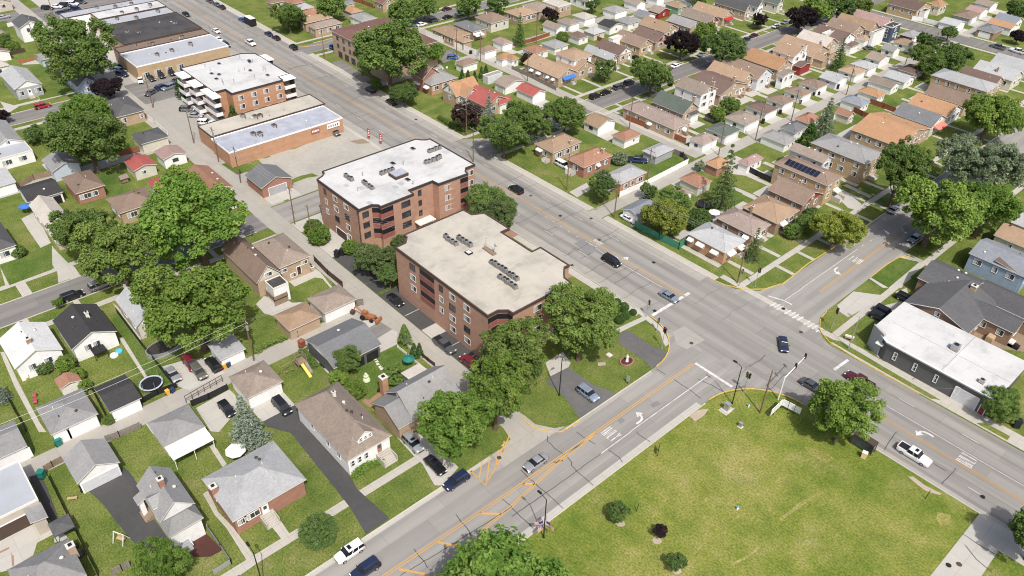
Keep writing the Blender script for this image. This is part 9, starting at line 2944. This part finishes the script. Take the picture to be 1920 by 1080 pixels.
# white garden swing, umbrella, gazebos
_p = (-93.5,6.3)
t = thing("lawn_swing", "white A frame garden swing on the lawn", "garden swing", (*_p, 0), rad(30))
b = MB()
for x in (-.9, .9):
 b.tube((x, -.8, 0), (x, 0, 1.9), .06, .06, 6)
 b.tube((x, .8, 0), (x, 0, 1.9), .06, .06, 6)
b.tube((-.95, 0, 1.9), (.95, 0, 1.9), .06, .06, 6)
part("frame", b, [WHITE], t)
part("seat", boxmb((-.7, .7, -.25, .25, .5, .58), (-.7, .7, .22, .3, .58, 1.05)), [WOOD_NEW], t)
_p = (-106.3,3.3)
simple("bench", "low pale wooden bench on the driveway lawn", "bench", (*_p, 0), [("seat", boxmb((-.75, .75, -.22, .22, .38, .46)), [WOOD_NEW]), ("leg", boxmb((-.65, -.57, -.2, .2, 0, .38)), [WOOD_NEW]), ("leg", boxmb((.57, .65, -.2, .2, 0, .38)), [WOOD_NEW])], rad(60))


def umbrella(label, x, y, r, m, h=2.4):
 b, c = MB(), MB()
 n = 8
 for k in range(n):
  a0, a1 = 6.283 * k / n, 6.283 * (k + 1) / n
  b.face([(r * math.cos(a0), r * math.sin(a0), h - .45), (r * math.cos(a1), r * math.sin(a1), h - .45), (0, 0, h)])
  b.face([(r * math.cos(a0), r * math.sin(a0), h - .6), (r * math.cos(a1), r * math.sin(a1), h - .6), (r * math.cos(a1), r * math.sin(a1), h - .45), (r * math.cos(a0), r * math.sin(a0), h - .45)])
 c.tube((0, 0, 0), (0, 0, h), .04, .04, 6)
 simple("patio_umbrella", label, "umbrella", (x, y, 0), [("canopy", b, [m]), ("pole", c, [STEEL])])


umbrella("white patio umbrella beside the spruce lawn", *(-97.3,27.2), 1.75, WHITE)
umbrella("blue patio umbrella beside the charcoal open garage", *(-203.8,24.0), 1.5, BLUE)
umbrella("white umbrella between the bright tree and bungalows", *(-92.5,154.2), 1.5, WHITE)
umbrella("pale green parasol behind the grey dormer cottage", *(-97.3,63.0), 1.2, TEAL)


def gazebo(label, x, y, w, d, m, h=2.7):
 b = MB()
 i = [(-w, -d, h - .5), (w, -d, h - .5), (w, d, h - .5), (-w, d, h - .5)]
 for k in range(4):
  b.face([i[k], i[(k + 1) % 4], (0, 0, h)])
  a, e = i[k], i[(k + 1) % 4]
  b.face([(a[0], a[1], h - .75), (e[0], e[1], h - .75), e, a])
 t = simple("gazebo", label, "gazebo", (x, y, 0), [("canopy", b, [m])])
 for sx in (-1, 1):
  for sy in (-1, 1):
   part("post", boxmb((sx * w * .94 - .05, sx * w * .94 + .05, sy * d * .94 - .05, sy * d * .94 + .05, 0, h - .5)), [BLACK], t)


gazebo("black hardtop gazebo beside the long left fence", *(-100.4,0.3), 1.55, 1.5, MATS["shingle_dgrey"], 2.6)
gazebo("black patio canopy against the white gable house", *(-138.7,18.9), 1.5, 1.2, BLACK, 2.3)
gazebo("dark party tent beside the green roofed house", *(-128.4,202.0), 1.9, 1.9, MATS["shingle_black"], 2.5)
for tl_, lb in (((-96.8,0.6), "dark grey covered grill beside the left fence"), ((-94.8,0.8), "round black covered fire pit beside the left fence"), ((-140.3,21.6), "black grill against the white gable house")):
 b = MB()
 b.tube((0, 0, 0), (0, 0, .5), .5, .55, 10)
 b.tube((0, 0, .5), (0, 0, .95), .55, .35, 10)
 tag(b.build("covered_grill", [MATS["shingle_dgrey"]], None, (*tl_, .03)), lb, "grill")
# fountain
_p = (-99.3,54.5)
b = MB()
b.tube((0, 0, 0), (0, 0, .4), .75, .6, 14)
b.tube((0, 0, .4), (0, 0, .9), .15, .15, 8)
b.tube((0, 0, .9), (0, 0, 1.05), .2, .5, 12)
b.tube((0, 0, 1.05), (0, 0, 1.5), .1, .08, 8)
b.tube((0, 0, 1.5), (0, 0, 1.6), .12, .28, 10)
b.tube((0, 0, 1.6), (0, 0, 2.0), .06, .03, 6)
tag(b.build("fountain", [plain("pale_fountain", (.60, .64, .42), .7)], None, (*_p, .02)), "pale tiered garden fountain on the dark green lawn", "fountain")
# chairs on lawns
for i, (x, y, m, lb) in enumerate([(-134.7,5.8,'pink_resin','pink lawn chair on the white house lawn,upper of two'),(-132.8,5.4,'pink_resin','pink lawn chair on the white house lawn,lower of two'),(-136.7,11.5,'brown_trim','brown garden chair before the lime bushes'),(-214.7,161.7,'white_paint','white lawn chair,left of the pair by the brown garage'),(-213.9,163.1,'white_paint','white lawn chair,right of the pair by the brown garage'),(-95.2,54.6,'black_metal','dark patio chair beside the tall brick chimney'),(-140.6,6.2,'new_wood','low wooden lounge seat behind the white house')]):
 simple("lawn_chair", lb, "chair", (x, y, .02), [("seat", boxmb((-.32, .32, -.3, .3, .36, .44)), [M(m)]), ("backrest", boxmb((-.32, .32, .26, .34, .44, 1.0)), [M(m)]), ("leg", boxmb((-.32, -.25, -.3, .3, 0, .36)), [M(m)]), ("leg", boxmb((.25, .32, -.3, .3, 0, .36)), [M(m)])], i * 1.1)
# bins
def bin_mesh(m, w, h):
 b = MB()
 b.prism([(-w * .42, -w * .42), (w * .42, -w * .42), (w * .42, w * .42), (-w * .42, w * .42)], .06, h, 0)
 b.box(-w / 2, w / 2, -w / 2, w / 2, h, h + .1, 0)
 b.tube((-w * .4, -w * .45, .12), (w * .4, -w * .45, .12), .1, .1, 8, 1)
 return b.mesh("wheelie_bin", [m, RUBBER])


BM = {}
for x, y, c, s, lb in [(-119.8,35.6,'amber_plastic',0.72,'amber bin beside the low grey garage'),(-119.6,36.4,'navy_plastic',0.72,'navy bin beside the amber bin at the grey garage'),(-119.8,24.5,'amber_plastic',0.72,'amber bin at the trampoline fence corner'),(-119.7,25.4,'navy_plastic',0.72,'navy bin at the trampoline fence corner'),(-119.8,5.4,'teal_plastic',1.1,'teal bin below the grey hipped garage door'),(-114.2,1.1,'teal_plastic',1.1,'teal bin beside the rustic alley fence'),(-107.0,5.2,'black_metal',0.8,'black bin at the grey gabled garage,left'),(-107.0,6.1,'black_metal',0.8,'black bin at the grey gabled garage,right'),(-107.3,10.9,'blue_plastic',0.6,'blue bin at the garage door corner'),(-119.4,51.1,'teal_plastic',1.2,'teal bin against the tan brick garage'),(-132.3,55.2,'amber_plastic',0.7,'amber bin beside the brown deck'),(-131.8,56.0,'black_metal',0.7,'black bin beside the brown deck'),(-115.7,50.1,'red_stained_wood',1.2,'rust brown wooden crate box by the slate garage'),(-217.9,40.3,'teal_plastic',1.4,'green dumpster beside the pale blue garage'),(-13.9,137.9,'amber_plastic',0.9,'amber lidded bin at the shrub by the shop'),(-12.4,137.9,'black_metal',1.3,'large black bin beside the amber lidded bin'),(-138.5,72.3,'black_metal',1.2,'black dumpster at the apartment alley parking,left'),(-138.4,73.7,'black_metal',1.2,'black dumpster at the apartment alley parking,right'),(-117.8,223.2,'black_metal',0.9,'black alley cart beside the maroon garage'),(-118.3,235.7,'black_metal',0.9,'black alley cart below the second alley garage'),(-119.0,245.4,'black_metal',0.8,'black alley cart,left of the pair by the tan brown garage'),(-118.2,246.9,'black_metal',0.8,'black alley cart,right of the pair by the tan brown garage'),(-117.2,257.1,'black_metal',1.1,'black alley cart beside the pale grey gabled garage'),(-117.2,277.8,'black_metal',1.0,'black alley cart beside the tan hipped alley garage'),(-117.3,212.8,'black_metal',1.0,'black cart at the alley mouth of the grey garage'),(-220.0,179.0,'black_metal',0.9,'black bin at the end of the white vinyl fence'),(-216.3,225.3,'teal_plastic',0.9,'dark green bin beside the far lime bush'),(-119.2,174.9,'black_metal',1.0,'black cart at the alley bend by the garages'),(-140.5,8.3,'blue_plastic',0.5,'small blue tub behind the white house')]:
 k = (c, s)
 if k not in BM:
  BM[k] = bin_mesh(M(c), s, s * 1.25)
 tag(put("wheelie_bin", BM[k], None, (x, y, .03), x % 1), lb, "bin")
# boxes and gear on the shop's back lot
for i, (x, y, sx, sy, sz, m, lb) in enumerate([(-27.4,161.8,1.3,1.0,1.2,'new_wood','tan plywood crate behind the white shop,larger'),(-25.9,159.4,0.7,0.9,1.1,'new_wood','tan plywood crate behind the white shop,smaller'),(-24.5,161.3,2.6,0.8,1.0,'offwhite_trim','long white table of gear behind the white shop'),(-23.0,161.1,2.2,0.6,0.7,'black_metal','dark pile of gear cases behind the white shop')]):
 tag(boxmb((-sx, sx, -sy, sy, 0, sz), (-sx * .9, sx * .8, -sy * .8, sy * .9, sz, sz + .15)).build("storage_crate", [M(m)], None, (x, y, .03)), lb, "crate")
_p = (-132.9,11.6)
t = thing("garden_shed", "small red roofed shed behind the grey hipped garage", "shed", (*_p, 0))
b = MB()
b.box(-1.5, 1.5, -1.7, 1.7, 0, 1.9)
part("wall", b, [OFFWHITE], t)
b = MB()
roof_volume(b, -1.7, 1.7, -1.9, 1.9, 1.9, 'gx', .6)
part("roof", b, [MATS["shingle_rust"], OFFWHITE, OFFWHITE], t)
_p = (-204.1,47.9)
t = thing("chicken_coop", "little grey wooden coop on the green backyard", "coop", (*_p, 0))
part("wall", boxmb((-.9, .9, -.8, .8, .3, 1.4), (-.9, -.8, -.8, -.7, 0, .3), (.8, .9, .7, .8, 0, .3)), [WOOD], t)
b = MB()
roof_volume(b, -1.2, 1.2, -1.1, 1.1, 1.4, 'gy', .6)
part("roof", b, [MATS["shingle_taupe"], WOOD, WOOD], t)
